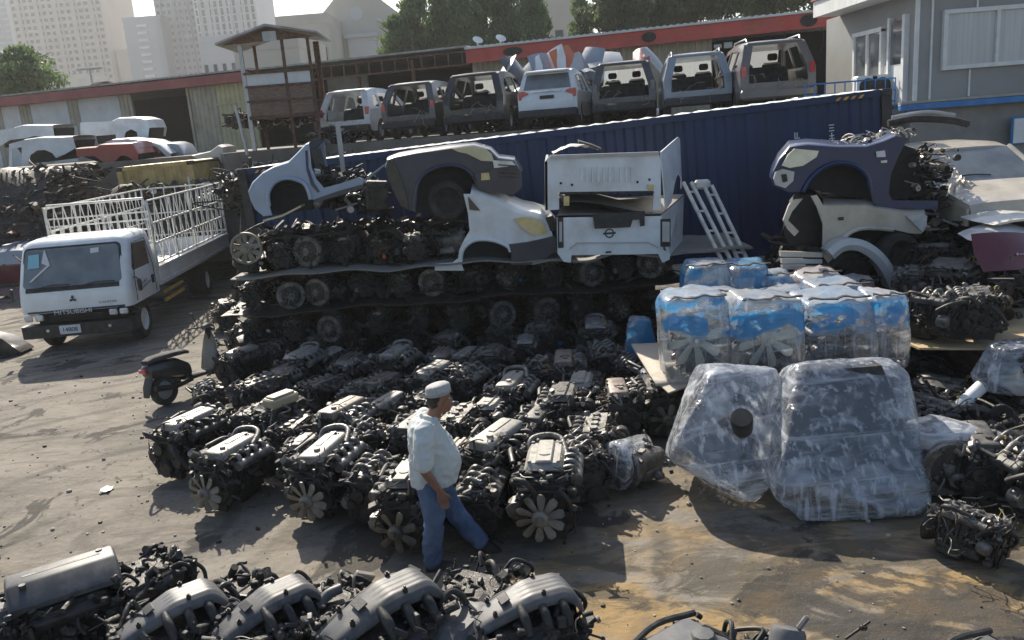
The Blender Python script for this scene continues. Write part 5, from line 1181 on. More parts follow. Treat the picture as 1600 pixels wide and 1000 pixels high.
# ---------------- traced body shells: outline measured in the photo, built at its own distance, size and depth
def ZP(x0, y0, s): return lambda pts: [(x0 + a / s, y0 + b / s) for a, b in pts]
def body(name, label, cat, outline, Y0, depth, skin, m, holes=(), inner=None, crown=.05, mback=None, group=None, innerm='dark', lip=None, th=.03, shear=0, inner_d=.3):
    P = [D(x, y, Y0) for x, y in outline]; cx = sum(p.x for p in P) / len(P); z0 = min(p.z for p in P)
    t = thing(name, label, cat, (cx, Y0, z0), group=group)
    loc = lambda pts: [(D(x, y, Y0).x - cx, D(x, y, Y0).z - z0) for x, y in pts]
    o2 = loc(outline); mb = MB()
    for dy, f in ((0, 1), (depth, 1)):
        bm = plate_mesh(o2, [loc(h) for h in holes], th)
        for v in bm.verts: a, b, d = v.co; v.co = (a + shear * dy, dy + (th / 2 if dy == 0 else -th / 2) + d, b)
        mb.add(bm); bm.free()
    if skin:
        i0, i1 = skin; idx = list(range(i0, i1 + 1)); rings = []
        for v in (0, .02, .06, .14, .3, .5, .7, .86, .94, .98, 1):
            k = min(1, math.sin(math.pi * v) ** .45) if 0 < v < 1 else 0
            rings.append((v, k))
        for (v, k) in rings: pass
        g_ = []
        for (v, k) in rings:
            row = []
            for j in idx:
                a, b = o2[j]; pa, pb = o2[max(i0, j - 1)], o2[min(i1, j + 1)]
                tx, tz = pb[0] - pa[0], pb[1] - pa[1]; L_ = math.hypot(tx, tz) or 1; nx, nz = -tz / L_, tx / L_
                if nz < 0 and abs(nz) > .3: nx, nz = -nx, -nz
                if abs(nz) <= .3: nx, nz = (-abs(nx) if a < 0 else abs(nx)), abs(nz)
                row.append((a + nx * crown * k + shear * depth * v, depth * v, b + nz * crown * k))
            g_.append(row)
        V = [[mb._v(p) for p in row] for row in g_]
        for i in range(len(V) - 1):
            for j in range(len(V[0]) - 1): mb._f([V[i][j], V[i][j + 1], V[i + 1][j + 1], V[i + 1][j]])
    mb.build('body_shell', m, t, smooth=45)
    if inner:
        mb = MB(); lo_ = loc(inner)
        mb.loft([[(a + shear * dy, dy, b) for a, b in lo_] for dy in (inner_d, depth - .15)]); mb.build('inner_shade_fill', innerm, t, smooth=0)  # near-black filler block, shade of the wheel well put into its colour
    if lip:
        mb = MB(); mb.tube([(a, -.015, b) for a, b in loc(lip)], .035, 8, 3); mb.build('arch_lip', m, t)
    t['_c'] = (cx, z0, Y0); return t
def on_body(t, name, pts, m, off=-.02, th=.03, smooth=30, bulge=0):
    cx, z0, Y0 = t['_c']; bm = plate_mesh([(D(x, y, Y0).x - cx, D(x, y, Y0).z - z0) for x, y in pts], (), th)
    for v in bm.verts: a, b, d = v.co; v.co = (a, off + d, b)
    mb = MB(); mb.add(bm); bm.free(); return mb.build(name, m, t, smooth)
def fin(t):
    del t['_c']
z2 = ZP(350, 190, 3.333); z3 = ZP(660, 190, 3.2); z4 = ZP(1150, 160, 2.942); z1 = ZP(0, 0, 3.2)
# light blue quarter
ol = z2([(140, 410), (128, 365), (150, 320), (200, 272), (262, 238), (335, 215), (388, 162), (425, 122), (442, 116), (446, 170), (455, 240), (480, 300), (520, 345), (600, 325), (700, 290), (728, 300), (722, 335), (600, 372), (490, 408), (452, 405), (440, 360), (418, 322), (380, 302), (330, 293), (282, 305), (248, 335), (230, 380), (236, 440), (250, 488), (205, 492), (160, 455)])
t = body('car_front_half', 'light blue cut car front lying on the left end of the stack', 'car body', ol[-2:] + ol[:-2], 13.55, 1.25, (0, 10), 'ltblue', inner=z2([(170, 470), (160, 330), (300, 240), (430, 150), (455, 250), (520, 350), (500, 400), (430, 470), (250, 495)]), crown=.05, lip=z2([(452, 405), (440, 360), (418, 322), (380, 302), (330, 293), (282, 305), (248, 335), (230, 380), (236, 440)]))
on_body(t, 'sill_edge', z2([(470, 405), (600, 360), (728, 325), (728, 345), (600, 385), (480, 420)]), 'slate', -.03)
on_body(t, 'pillar_seam', z2([(424, 150), (436, 150), (440, 240), (470, 320), (500, 365), (490, 370), (455, 330), (430, 250)]), 'navy', -.012, .02); fin(t)
heap('dashboard_scrap', 'tangle of seat rails and wiring inside the light blue cut car', lambda r: (r.uniform(D(495, 280, 14).x, D(590, 280, 14).x), r.uniform(13.7, 14.7)), lambda x, y, r: r.uniform(2.8, 3.45) - .22 * (x + 2.9) - .1, 170, 14, (.05, .12), ('dark', 'iron', 'galv', 'black'))
mb = MB(); q0, q1 = D(535, 255, 14.3), D(531, 205, 14.3); mb.box((0, 0, (q1.z - q0.z) / 2), (.07, .07, q1.z - q0.z + .3)); tag(mb.build('steel_post', 'galv'), 'upright grey steel post sticking out of the light blue cut car', 'post').location = q0
# yellowish rag or panel under it
on = thing('undertray', 'yellowed panel edge sticking out under the light blue car front', 'panel', D(450, 335, 13.4)); mb = MB(); mb.loft([[(x, 0, z), (x, .3, z), (x, .3, z - .03), (x, 0, z - .03)] for x, z in ((-.42, -.06), (-.1, .0), (.1, .08), (.22, .13))]); mb.build('panel', 'cream_y', on)
# navy front clip
ol = [(603, 262), (606, 250), (618, 246), (650, 240), (700, 233), (740, 229), (765, 236), (778, 249), (803, 252), (813, 268), (814, 290), (800, 300), (770, 297), (748, 292), (740, 276), (725, 263), (705, 258), (682, 262), (664, 272), (652, 290), (648, 315), (650, 332), (634, 326), (620, 302), (608, 285)]
t = body('car_front_half', 'dark slate car front with cream hood patch on the middle of the stack', 'car body', ol, 13.45, 1.3, (0, 12), 'slate', inner=[(615, 300), (612, 255), (700, 240), (775, 255), (800, 270), (790, 295), (740, 300), (725, 345), (650, 335)], crown=.06, lip=[(648, 322), (652, 290), (664, 272), (682, 262), (705, 258), (725, 263), (740, 276), (748, 292)])
on_body(t, 'bumper', [(742, 272), (775, 262), (806, 256), (815, 268), (816, 292), (802, 304), (765, 300), (748, 294)], 'slate', -.06, .06)
on_body(t, 'fog_lamp', [(752, 270), (764, 269), (766, 280), (752, 281)], 'lens_y', -.10, .03)
on_body(t, 'door_edge', [(603, 262), (612, 250), (624, 268), (634, 300), (640, 328), (628, 322), (612, 292)], 'blackp', -.03, .05)
on_body(t, 'hood_patch', [(706, 232), (740, 228), (758, 232), (768, 240), (772, 252), (752, 251), (742, 246), (730, 240), (716, 237)], 'cream_y', -.03, .05)
for i in range(4): on_body(t, 'grille_bar', [(778, 256 + i * 6), (808, 258 + i * 6), (808, 260 + i * 6), (778, 258 + i * 6)], 'iron2', -.10, .02)
on_body(t, 'headlight', [(770, 250), (800, 252), (806, 258), (772, 262)], 'lens_c', -.09, .03); fin(t)
tt = thing('wheel_assembly', 'dark tyre under the arch of the slate car front', 'wheel', D(700, 312, 13.75)); wheel(tt, (0, 0, 0), .34, .2, 'iron', 'tyre', math.pi / 2)
tt = thing('cylinder_head', 'grey cylinder head with a row of ports leaning beside the slate car front', 'cylinder head', D(589, 305, 13.3), rot=(.15, .1, .1))
mb = MB(); mb.box((0, 0, 0), (.34, .12, .46), bev=.02)
for i in range(5): mb.box((-.13 + i * .065, -.062, -.08), (.02, .02, .24))
mb.build('head_casting', 'alu_d', tt); mb = MB()
for i in range(5): mb.cyl((-.12 + i * .06, -.07, .14), (-.12 + i * .06, -.055, .14), .022, seg=10)
mb.build('port', 'iron', tt)
# white van nose
ol = z3([(205, 362), (240, 362), (290, 372), (360, 400), (430, 436), (500, 465), (560, 478), (612, 492), (640, 530), (652, 572), (530, 600), (436, 612), (420, 620), (380, 600), (320, 588), (262, 592), (222, 615), (198, 648), (190, 700), (208, 745), (62, 745), (62, 712), (150, 706), (178, 684), (184, 642), (212, 584), (236, 546), (228, 460)])
t = body('van_front_half', 'white van nose with yellowed headlight on the middle of the stack', 'van body', ol, 13.35, 1.55, (1, 8), 'white', inner=z3([(215, 420), (330, 440), (600, 510), (640, 600), (560, 700), (190, 705), (240, 560)]), crown=.16, lip=z3([(190, 700), (198, 648), (222, 615), (262, 592), (320, 588), (380, 600), (430, 625), (442, 650)]), th=.04)
on_body(t, 'bumper', z3([(432, 612), (530, 602), (655, 570), (676, 590), (674, 640), (600, 692), (560, 712), (440, 716), (446, 660)]), 'slate', .70, 1.5)
on_body(t, 'headlight', z3([(458, 484), (500, 476), (545, 480), (598, 502), (622, 545), (602, 562), (550, 562), (505, 535)]), 'lens_y', -.05, .05)
on_body(t, 'quarter_window', z3([(228, 372), (290, 445), (236, 440)]), 'glass_d', -.02, .02)
on_body(t, 'grille', z3([(615, 480), (650, 470), (672, 500), (672, 540), (640, 548)]), 'black', .72, 1.45)
cx, z0, Y0 = t['_c']
for (a, b, c, d, m) in ((370, 330, 455, 395, 'iron'), (500, 345, 530, 380, 'iron')):
    pass
mb = MB(); q = D(660 + 425 / 3.2, 190 + 412 / 3.2, Y0); mb.box((q.x - cx, .62, q.z - z0 + .125), (.26, .2, .02), (0, .42, 0)); mb.build('hood_vent', 'black', t)
mb = MB(); q = D(660 + 250 / 3.2, 190 + 365 / 3.2, Y0); mb.loft([[(q.x - cx + a, y, q.z - z0 + b) for a, b in ((0, .05), (.28, -.02), (.28, -.04), (0, .0))] for y in (.1, 1.45)]); mb.build('windscreen_cowl', 'glass_g', t)
fin(t)
for s_, x_ in ((0, 0),): pass
# ---------------- white pickup beds
def panel3(mb, pts, th=.04):
    P = [Vector(p) for p in pts]; n = Vector((0, 0, 0))
    for i in range(len(P)): n += P[i].cross(P[(i + 1) % len(P)])
    n.normalize()
    if n.y > 0: n = -n
    a = [mb._v(p) for p in P]; b = [mb._v(p - n * th) for p in P]
    mb._f(a); mb._f(b[::-1])
    for i in range(len(P)): j = (i + 1) % len(P); mb._f([a[i], b[i], b[j], a[j]])
def bed_thing(label, Y0): return thing('pickup_bed', label, 'pickup bed', (D(960, 330, Y0).x, Y0, D(960, 400, Y0).z))
def q3(pts, Y0, o): return [D(x, y, Y0) - o for x, y in z3(pts)]
Yb = 13.1; t = bed_thing('upper white pickup bed with ribbed front wall, stacked on the other bed', Yb); o = t.location.copy()
mb = MB(); panel3(mb, q3([(612, 200), (640, 168), (1180, 150), (1192, 200), (1192, 440), (1152, 444), (1158, 346), (682, 352), (684, 440), (614, 444)], Yb, o), .06); mb.build('front_wall', 'white', t)
for i in range(10):
    mb = MB(); x = 790 + i * 28; panel3(mb, [p - Vector((0, .025, 0)) for p in q3([(x, 228), (x + 11, 228), (x + 11, 300), (x, 302)], Yb, o)], .03); mb.build('rib', 'white', t)
mb = MB(); panel3(mb, [p - Vector((0, .04, 0)) for p in q3([(640, 168), (1180, 150), (1180, 166), (640, 186)], Yb, o)], .05); mb.build('top_rail', 'galv', t)
A, B_, Cc, Dd = D(660 + 1190 / 3.2, 190 + 152 / 3.2, Yb), D(660 + 1282 / 3.2, 190 + 72 / 3.2, Yb + 1.25), D(660 + 1296 / 3.2, 190 + 330 / 3.2, Yb + 1.25), D(660 + 1215 / 3.2, 190 + 440 / 3.2, Yb + .1)
def bil(u, v): return (A * (1 - u) + B_ * u) * (1 - v) + (Dd * (1 - u) + Cc * u) * v - o
bm = plate_mesh([(0, 0), (.93, 0), (1, .06), (1, .98), (.94, 1), (.88, .78), (.74, .64), (.58, .62), (.44, .72), (.36, .9), (.32, 1), (0, 1)], (), .02, [((x, 0, 0), (1, 0, 0)) for x in (.25, .5, .75)])
nrm = (B_ - A).cross(Dd - A).normalized(); nrm = nrm if nrm.x > 0 else -nrm
mb = MB()
for v_ in bm.verts: u, w, d = v_.co; v_.co = bil(u, w) + nrm * (d + .05 * math.sin(3.14 * max(0, min(1, w))))
mb.add(bm); bm.free(); mb.build('side_wall', 'white', t)
mb = MB(); lft = q3([(612, 200), (614, 444)], Yb, o); mb.loft([[lft[0], lft[0] + Vector((.04, 0, 0)), lft[1] + Vector((.04, 0, 0)), lft[1]], [p + Vector((.1, 1.3, .05)) for p in (lft[0], lft[0] + Vector((.04, 0, 0)), lft[1] + Vector((.04, 0, .1)), lft[1] + Vector((0, 0, .1)))]]); mb.build('side_wall', 'white', t)
mb = MB(); b0, b1 = q3([(684, 352), (1158, 346)], Yb, o); mb.loft([[b0, b1, b1 + Vector((0, 0, -.04)), b0 + Vector((0, 0, -.04))], [p + Vector((.15, 1.25, .0)) for p in (b0, b1, b1 + Vector((0, 0, -.04)), b0 + Vector((0, 0, -.04)))]]); mb.build('bed_floor', 'iron2', t)
for x in (706, 1128): 
    mb = MB(); panel3(mb, [p - Vector((0, .02, 0)) for p in q3([(x, 372 if x < 800 else 315), (x + 28, 372 if x < 800 else 315), (x + 28, 420 if x < 800 else 340), (x, 420 if x < 800 else 340)], Yb - .03, o)], .05); mb.build('side_lamp', 'lens_y', t)
for x, y in ((692, 308), (748, 316), (1075, 302), (1135, 290)):
    mb = MB(); c = q3([(x, y)], Yb, o)[0]; mb.cyl(c + Vector((0, -.012, 0)), c, .02, seg=10); mb.build('bolt_hole', 'iron', t)
# crumpled pieces on top of the upper bed
mb = MB(); c0 = D(905, 236, 13.6); mb.grid(lambda u, v: (-.42 + .75 * u, v * .5, .09 * math.sin(3.14 * u) + .05 * noise.noise(Vector((u * 5, v * 4, 2)))), 14, 8); ob = tag(mb.build('bent_sheet', 'cream'), 'bent cream panel lying on top of the upper pickup bed', 'panel'); ob.location = c0
mb = MB(); mb.loft([[(x, 0, z), (x, .2, z + .02), (x, .2, z - .02), (x, 0, z - .03)] for x, z in ((-.22, .1), (0, .02), (.14, -.05))]); ob = tag(mb.build('trim_piece', 'black'), 'black trim piece on the bent cream panel', 'trim'); ob.location = c0 + Vector((.22, -.05, .06))
t = bed_thing('lower white pickup bed with closed tailgate and oval emblem', Yb); o = t.location.copy()
mb = MB(); panel3(mb, q3([(672, 470), (1192, 462), (1204, 640), (1240, 662), (1236, 690), (1200, 706), (1180, 662), (745, 668), (742, 706), (706, 700), (676, 660)], Yb, o), .08); mb.build('tailgate', 'white', t)
mb = MB(); panel3(mb, [p - Vector((0, .02, 0)) for p in q3([(735, 634), (770, 603), (1130, 600), (1180, 628), (1180, 634), (1130, 607), (772, 610), (738, 640)], Yb, o)], .03); mb.build('crease', 'silver', t)
for pts in ([(676, 480), (704, 478), (706, 630), (678, 632)], [(1190, 488), (1240, 486), (1240, 625), (1190, 625)]):
    mb = MB(); panel3(mb, [p - Vector((0, .015, 0)) for p in q3(pts, Yb, o)], .04); lr = mb.build('lamp_recess', 'iron2', t)
    mb = MB(); c = q3([(pts[0][0] + 8, 500), (pts[1][0] - 6, 500), (pts[1][0] - 6, 600), (pts[0][0] + 8, 600)], Yb, o); panel3(mb, [p - Vector((0, .03, 0)) for p in c], .03); mb.build('lamp_socket', 'silver', lr)
mb = MB(); c = q3([(935, 558)], Yb, o)[0]; mb.lathe([(.055, 0), (.075, .006), (.075, .012), (.055, .014), (.055, 0)], c, (0, -1, 0), 22, cap=False); mb.box(c + Vector((0, -.012, 0)), (.2, .012, .03)); mb.build('tailgate_emblem', 'txt_k', t)
mb = MB(); c = q3([(930, 652)], Yb, o)[0]; mb.box(c, (.09, .03, .025)); mb.build('lock', 'iron', t)
mb = MB(); A2, B2, C2, D2 = D(660 + 1192 / 3.2, 190 + 462 / 3.2, Yb), D(660 + 1308 / 3.2, 190 + 362 / 3.2, Yb + 1.2), D(660 + 1300 / 3.2, 190 + 600 / 3.2, Yb + 1.2), D(660 + 1240 / 3.2, 190 + 672 / 3.2, Yb + .02)
panel3(mb, [p - o for p in (A2, B2, C2, D2)], .05); mb.build('side_wall', 'white', t)
mb = MB(); A3 = D(660 + 672 / 3.2, 190 + 470 / 3.2, Yb); mb.loft([[A3 - o, A2 - o, A2 - o + Vector((0, 0, -.03)), A3 - o + Vector((0, 0, -.03))], [A3 - o + Vector((.25, 1.2, .12)), B2 - o, B2 - o + Vector((0, 0, -.03)), A3 - o + Vector((.25, 1.2, .09))]]); mb.build('bed_cover', 'card', t)
mb = MB(); b = lambda pts, dy: [D(x, y, Yb - dy) for x, y in z3(pts)]
ob = thing('trim_sheet', 'black plastic panel hanging over the tailgate of the lower bed', 'panel', D(965, 345, Yb - .1)); panel3(mb, [p - ob.location for p in b([(852, 462), (1112, 448), (1112, 520), (1090, 524), (1086, 490), (1052, 492), (1040, 528), (862, 536)], .08)], .03); mb.build('panel', 'black', ob)
for i, (ya, yb_, m, lab) in enumerate(((395, 445, 'card', 'warped grey board wedged between the two pickup beds'), (425, 452, 'iron2', 'thin dark board under the warped board between the pickup beds'))):
    mb = MB(); a0 = D(660 + 700 / 3.2, 190 + (ya + 10) / 3.2, Yb + .05); a1 = D(660 + 1150 / 3.2, 190 + yb_ / 3.2, Yb + .05)
    mb.grid(lambda u, v: (a0 * (1 - u) + a1 * u) + Vector((0, v * 1.1, .04 * math.sin(u * 5 + i) + .08 * v)), 20, 5); ob = tag(mb.build('warped_board', m), lab, 'board')
# leaning gate rails
t = thing('ladder_frame', 'two dirty white slotted side rails leaning against the blue container', 'rail frame', D(1110, 345, 13.6)); o = t.location.copy()
for (xa, ya, xb, yb2) in ((1068, 285, 1128, 408), (1100, 290, 1155, 410)):
    for dx in (0, 12):
        mb = MB(); a, b = D(xa + dx, ya, 14.2) - o, D(xb + dx * 1.2, yb2, 13.2) - o; mb.tube([a, b], .035, 4); mb.build('rail', 'cage', t)
    for k in range(4):
        f = (k + .5) / 4; a = D(xa, ya, 14.2) * (1 - f) + D(xb, yb2, 13.2) * f - o; b = D(xa + 12, ya, 14.2) * (1 - f) + D(xb + 14, yb2, 13.2) * f - o
        mb = MB(); mb.tube([a, b], .022, 4); mb.build('rung', 'cage', t)
mb = MB(); c = D(1097, 288, 14.2) - o; mb.box(c, (.28, .12, .16), bev=.04); mb.build('bracket', 'cage', t)
# ---------------- right hand pile
ol = z4([(165, 350), (172, 318), (200, 262), (248, 205), (330, 196), (470, 206), (600, 205), (680, 180), (735, 155), (790, 165), (772, 200), (742, 260), (712, 330), (702, 420), (720, 450), (930, 452), (928, 495), (650, 480), (630, 460), (618, 400), (600, 335), (545, 290), (470, 278), (400, 300), (342, 350), (305, 410), (240, 412), (172, 380)])
t = body('car_front_half', 'navy blue car front with hazed headlight on top of the right pile', 'car body', ol[-2:] + ol[:-2], 12.0, 1.5, (0, 10), 'navy', shear=.34, inner=z4([(200, 380), (260, 230), (480, 220), (720, 180), (840, 220), (900, 440), (640, 470), (400, 420)]), crown=.05, lip=z4([(305, 410), (342, 350), (400, 300), (470, 278), (545, 290), (600, 335), (618, 400)]))
on_body(t, 'headlight', z4([(205, 290), (232, 240), (262, 212), (372, 222), (362, 250), (300, 290), (238, 300)]), 'lens_cr', -.05, .05)
on_body(t, 'fog_surround', z4([(168, 350), (176, 320), (210, 305), (262, 318), (256, 360), (220, 392), (176, 378)]), 'silver', -.04, .05)
on_body(t, 'fog_lamp', z4([(200, 330), (222, 328), (228, 360), (208, 366)]), 'iron', -.08, .03)
on_body(t, 'sticker', z4([(640, 226), (680, 220), (684, 250), (644, 252)]), 'txt_w', -.022, .02)
on_body(t, 'side_marker', z4([(662, 268), (690, 264), (690, 276), (664, 278)]), 'lens_c', -.022, .02); fin(t)
heap('engine_bay_scrap', 'dusty pale parts lying in the open engine bay of the navy car front', lambda r: (r.uniform(D(1250, 220, 12.5).x, D(1425, 220, 12.5).x), r.uniform(12.2, 13.3)), lambda x, y, r: D(1300, 228, 12.5).z - .04 + r.uniform(0, .08) + .12 * max(0, x - 5.2), 260, 15, (.018, .045), ('silver', 'galv', 'cardb', 'iron2'), w=(2, 2, 2, 3))
ol = z4([(345, 430), (372, 425), (402, 474), (600, 474), (642, 488), (780, 506), (868, 503), (880, 568), (852, 604), (800, 602), (720, 584), (610, 576), (535, 590), (478, 640), (446, 715), (424, 738), (398, 706), (400, 560), (372, 480)])
t = body('car_rear_quarter', 'champagne coloured cut car wing under the navy car front', 'car body', ol, 11.9, 1.5, (2, 6), 'beige', shear=.36, inner=z4([(290, 440), (345, 432), (400, 480), (860, 520), (830, 640), (780, 860), (480, 860), (400, 700), (240, 670), (215, 600), (240, 500)]), crown=.05, lip=z4([(446, 715), (478, 640), (535, 590), (610, 576), (720, 584)]))
on_body(t, 'headlight', z4([(775, 520), (850, 510), (872, 520), (866, 566), (850, 594)]), 'lens_c', -.03, .04)
on_body(t, 'side_marker', z4([(468, 528), (492, 526), (492, 540), (470, 542)]), 'txt_k', -.022, .015)
on_body(t, 'cracked_pillar', z4([(210, 540), (236, 470), (260, 445), (300, 440), (250, 500), (232, 540), (282, 590), (262, 612), (232, 580)]), 'beige', -.05, .04)
on_body(t, 'front_bumper_bar', z4([(190, 678), (380, 684), (380, 706), (192, 702)]), 'beige', -.10, .08)
on_body(t, 'front_bumper_bar', z4([(196, 712), (380, 714), (380, 734), (198, 734)]), 'silver', -.10, .08)
on_body(t, 'front_bumper_bar', z4([(198, 742), (380, 744), (378, 760), (200, 760)]), 'silver', -.10, .08); fin(t)
t = thing('wing_flare', 'loose silver wheel arch hanging over a tyre in the right pile', 'wheel arch', D(1350, 400, 11.6)); o = t.location.copy()
mid = z4([(436, 700), (490, 660), (560, 655), (630, 690), (690, 755), (735, 850)]); mb = MB(); S = spline([D(x, y, 11.6) - o for x, y in mid], 5)
mb.loft([[p + Vector((0, dy, 0)) + (S[min(i + 1, len(S) - 1)] - S[max(i - 1, 0)]).normalized().cross(Vector((0, 1, 0))) * k for dy, k in ((0, -.085), (-.05, 0), (0, .085), (.28, .07), (.28, -.07))] for i, p in enumerate(S)]); mb.build('arch_skin', 'silver', t, smooth=50)
for i, (px, py, rr, lab) in enumerate(((1318, 428, .36, 'worn tyre under the loose silver wheel arch'), (1400, 395, .32, 'dark tyre between the champagne wing and the engine pile'))):
    tt = thing('wheel_assembly', lab, 'wheel', D(px, py, 12.0)); wheel(tt, (0, 0, 0), rr, .22, 'iron2', 'tyre', 1.57 + .2 * i)
# old silver saloon on the pile
sx, sz_ = D(1478, 320, 11.8), 0
t = thing('old_saloon', 'dusty beige saloon car with cloudy windscreen high on the right pile', 'car', (D(1560, 330, 12).x + .3, 11.7, D(1560, 345, 11.7).z), rot=(0, 0, -.04))
zb = 0; hwid = .92
def ring(y, z, w, cr): n = 10; return [(w * (2 * i / n - 1), y, z + cr * (1 - (2 * i / n - 1) ** 4)) for i in range(n + 1)] + [(w * (1 - 2 * i / n), y, z - .06) for i in range(n + 1)]
H0 = D(1560, 318, 11.7).z - t.location.z
mb = MB(); mb.loft([ring(-.02, H0 - .12, hwid * .93, .02), ring(.02, H0, hwid * .95, .03), ring(.5, H0 + .1, hwid * .97, .04), ring(1.15, H0 + .18, hwid, .04)]); mb.build('bonnet', 'beige', t)
mb = MB(); mb.loft([ring(1.95, H0 + .66, .68, .03), ring(2.3, H0 + .72, .68, .04), ring(3.1, H0 + .72, .66, .04), ring(3.5, H0 + .66, .64, .02)]); mb.build('roof', 'beige', t)
mb = MB(); mb.loft([[(-.82, 1.18, H0 + .19), (.82, 1.18, H0 + .19), (.82, 1.2, H0 + .17), (-.82, 1.2, H0 + .17)], [(-.66, 1.93, H0 + .66), (.66, 1.93, H0 + .66), (.66, 1.95, H0 + .64), (-.66, 1.95, H0 + .64)]]); mb.build('windscreen', 'glass_g', t)
for s in (-1, 1):
    mb = MB(); mb.tube([(s * .87, 1.12, H0 + .16), (s * .70, 1.95, H0 + .66)], .045, 6); mb.build('pillar', 'beige', t)
    bm = plate_mesh([(.0, -.05), (0, H0 - .05), (1.15, H0 + .12), (3.9, H0 + .1), (4.2, -.1)], (), .04); mb = MB(); mb.add(bm, Matrix(((0, 0, 1, s * (hwid - .02)), (1, 0, 0, 0), (0, 1, 0, 0), (0, 0, 0, 1)))); bm.free(); mb.build('side_panel', 'beige', t)
    mb = MB(); mb.box((s * .62, -.05, H0 - .16), (.34, .08, .14), bev=.03); mb.build('headlight', 'lens_c', t)
mb = MB(); mb.box((0, .06, .02), (1.75, .16, H0 - .15)); mb.box((0, 2.2, .0), (1.7, 3.8, .3)); mb.build('lower_body', 'dark', t)
mb = MB(); mb.tube([(-.5, 1.3, H0 + .28), (-.2, 1.35, H0 + .3), (.1, 1.32, H0 + .28)], .01, 5, 3); mb.build('wiper', 'black', t)
t = thing('bent_wing', 'crumpled pale wing panel bent out from the beige saloon', 'panel', D(1500, 300, 11.6)); o = t.location.copy()
mb = MB(); a, b, c_, d_ = [D(x, y, Y) - o for x, y, Y in ((1490, 262, 12.2), (1512, 285, 11.6), (1530, 290, 11.5), (1478, 308, 11.4))]
mb.grid(lambda u, v: (a * (1 - u) + b * u) * (1 - v) + (d_ * (1 - u) + c_ * u) * v + Vector((0, .05 * noise.noise(Vector((u * 5, v * 5, 1))), .06 * noise.noise(Vector((u * 6, v * 4, 5))))), 12, 12); mb.build('sheet', 'beige', t)
def hood(name, label, px, py, Y, w, l, m, rot, cat='hood', cr=.12):
    mb = MB(); mb.loft([[(w / 2 * q * (1 - .1 * abs(f)), f * l / 2, cr * (1 - q * q) * (1 - f * f * .4) + e) for q, e in ((-1, 0), (-.8, 0), (-.4, 0), (0, 0), (.4, 0), (.8, 0), (1, 0), (.8, -.03), (.4, -.03), (0, -.03), (-.4, -.03), (-.8, -.03))] for f in (-1, -.85, -.4, 0, .4, .85, 1)])
    o = tag(mb.build(name, m), label, cat); o.location = D(px, py, Y); o.rotation_euler = rot; return o
hood('car_hood', 'cream white hood lying flat below the beige saloon', 1578, 343, 11.2, 1.1, .7, 'cream', (.05, .05, .1))
hood('car_hood', 'pale grey blue hood below the cream white hood', 1560, 366, 10.9, .95, .5, 'silver', (.2, -.05, .2))
hood('car_hood', 'white hood edge at the right border of the photo', 1612, 372, 10.8, .6, .5, 'white', (.2, .1, -.2))
hd = hood('car_bumper', 'maroon plastic bumper with faint lettering on the right pile', 1575, 395, 10.5, 1.0, .55, 'maroon', (.95, .1, .15), 'bumper', .1)
mb = MB()
for k in range(7): mb.box((.02 + k * .05, -.08, .118), (.03, .012 if k % 2 else .03, .004))
mb.build('faint_lettering', 'silver', hd, smooth=0)
M['dummy'] = M['iron']
# heap that carries the right pile
def rp(r): x = r.uniform(4.3, 9.6); return (x, r.uniform(11.6, 14.2))
heap('scrap_pile', 'dark packed scrap under the navy car front and the champagne wing', lambda r: (r.uniform(4.3, 7.0), r.uniform(11.9, 13.6)), lambda x, y, r: r.uniform(0, 1.75), 1100, 21, (.06, .16), ('dark', 'iron', 'iron2', 'alu_d'), w=(3, 4, 2, 1))
heap('scrap_pile', 'tangle of radiators, pipes and wires between the navy car front and the saloon', lambda r: (r.uniform(6.0, 6.75), r.uniform(12.1, 13.6)), lambda x, y, r: r.uniform(1.6, 3.0), 620, 22, (.025, .07), ('iron', 'iron2', 'galv', 'wire_t'), w=(4, 3, 1, 1), long=.45, curved=.03)
heap('scrap_pile', 'dark scrap packed under the beige saloon and the hoods', lambda r: (r.uniform(6.4, 9.4), r.uniform(10.9, 13.2)), lambda x, y, r: r.uniform(.2, 1.7 - .35 * (12.5 - y) * .5), 1500, 23, (.06, .16), ('iron', 'iron2', 'black', 'alu_d'), w=(4, 3, 2, 1))
mound('scrap_core', 'solid dark core of the right hand scrap pile', lambda u, v: (4.5 + 5 * u, 11.9 + 2.4 * v, (1.65 + .2 * noise.noise(Vector((u * 5, v * 4, 2)))) * (math.sin(3.14 * min(1, .08 + v)) ** .4) * min(1, .55 + u * 2)), 24, 14)
t = thing('bumper_beam', 'black bumper beam lying on the tangle in front of the cement wall', 'bumper', D(1450, 190, 12.6)); mb = MB(); mb.tube([(-.6, 0, .02), (-.2, -.04, .06), (.3, -.04, .0), (.6, 0, -.08)], .055, 8, 5); mb.build('beam', 'black', t)
mb = MB(); mb.tube([(-.5, .1, .1), (0, .05, .14), (.45, .1, .06)], .03, 7, 5); mb.build('reinforcement', 'galv', t)

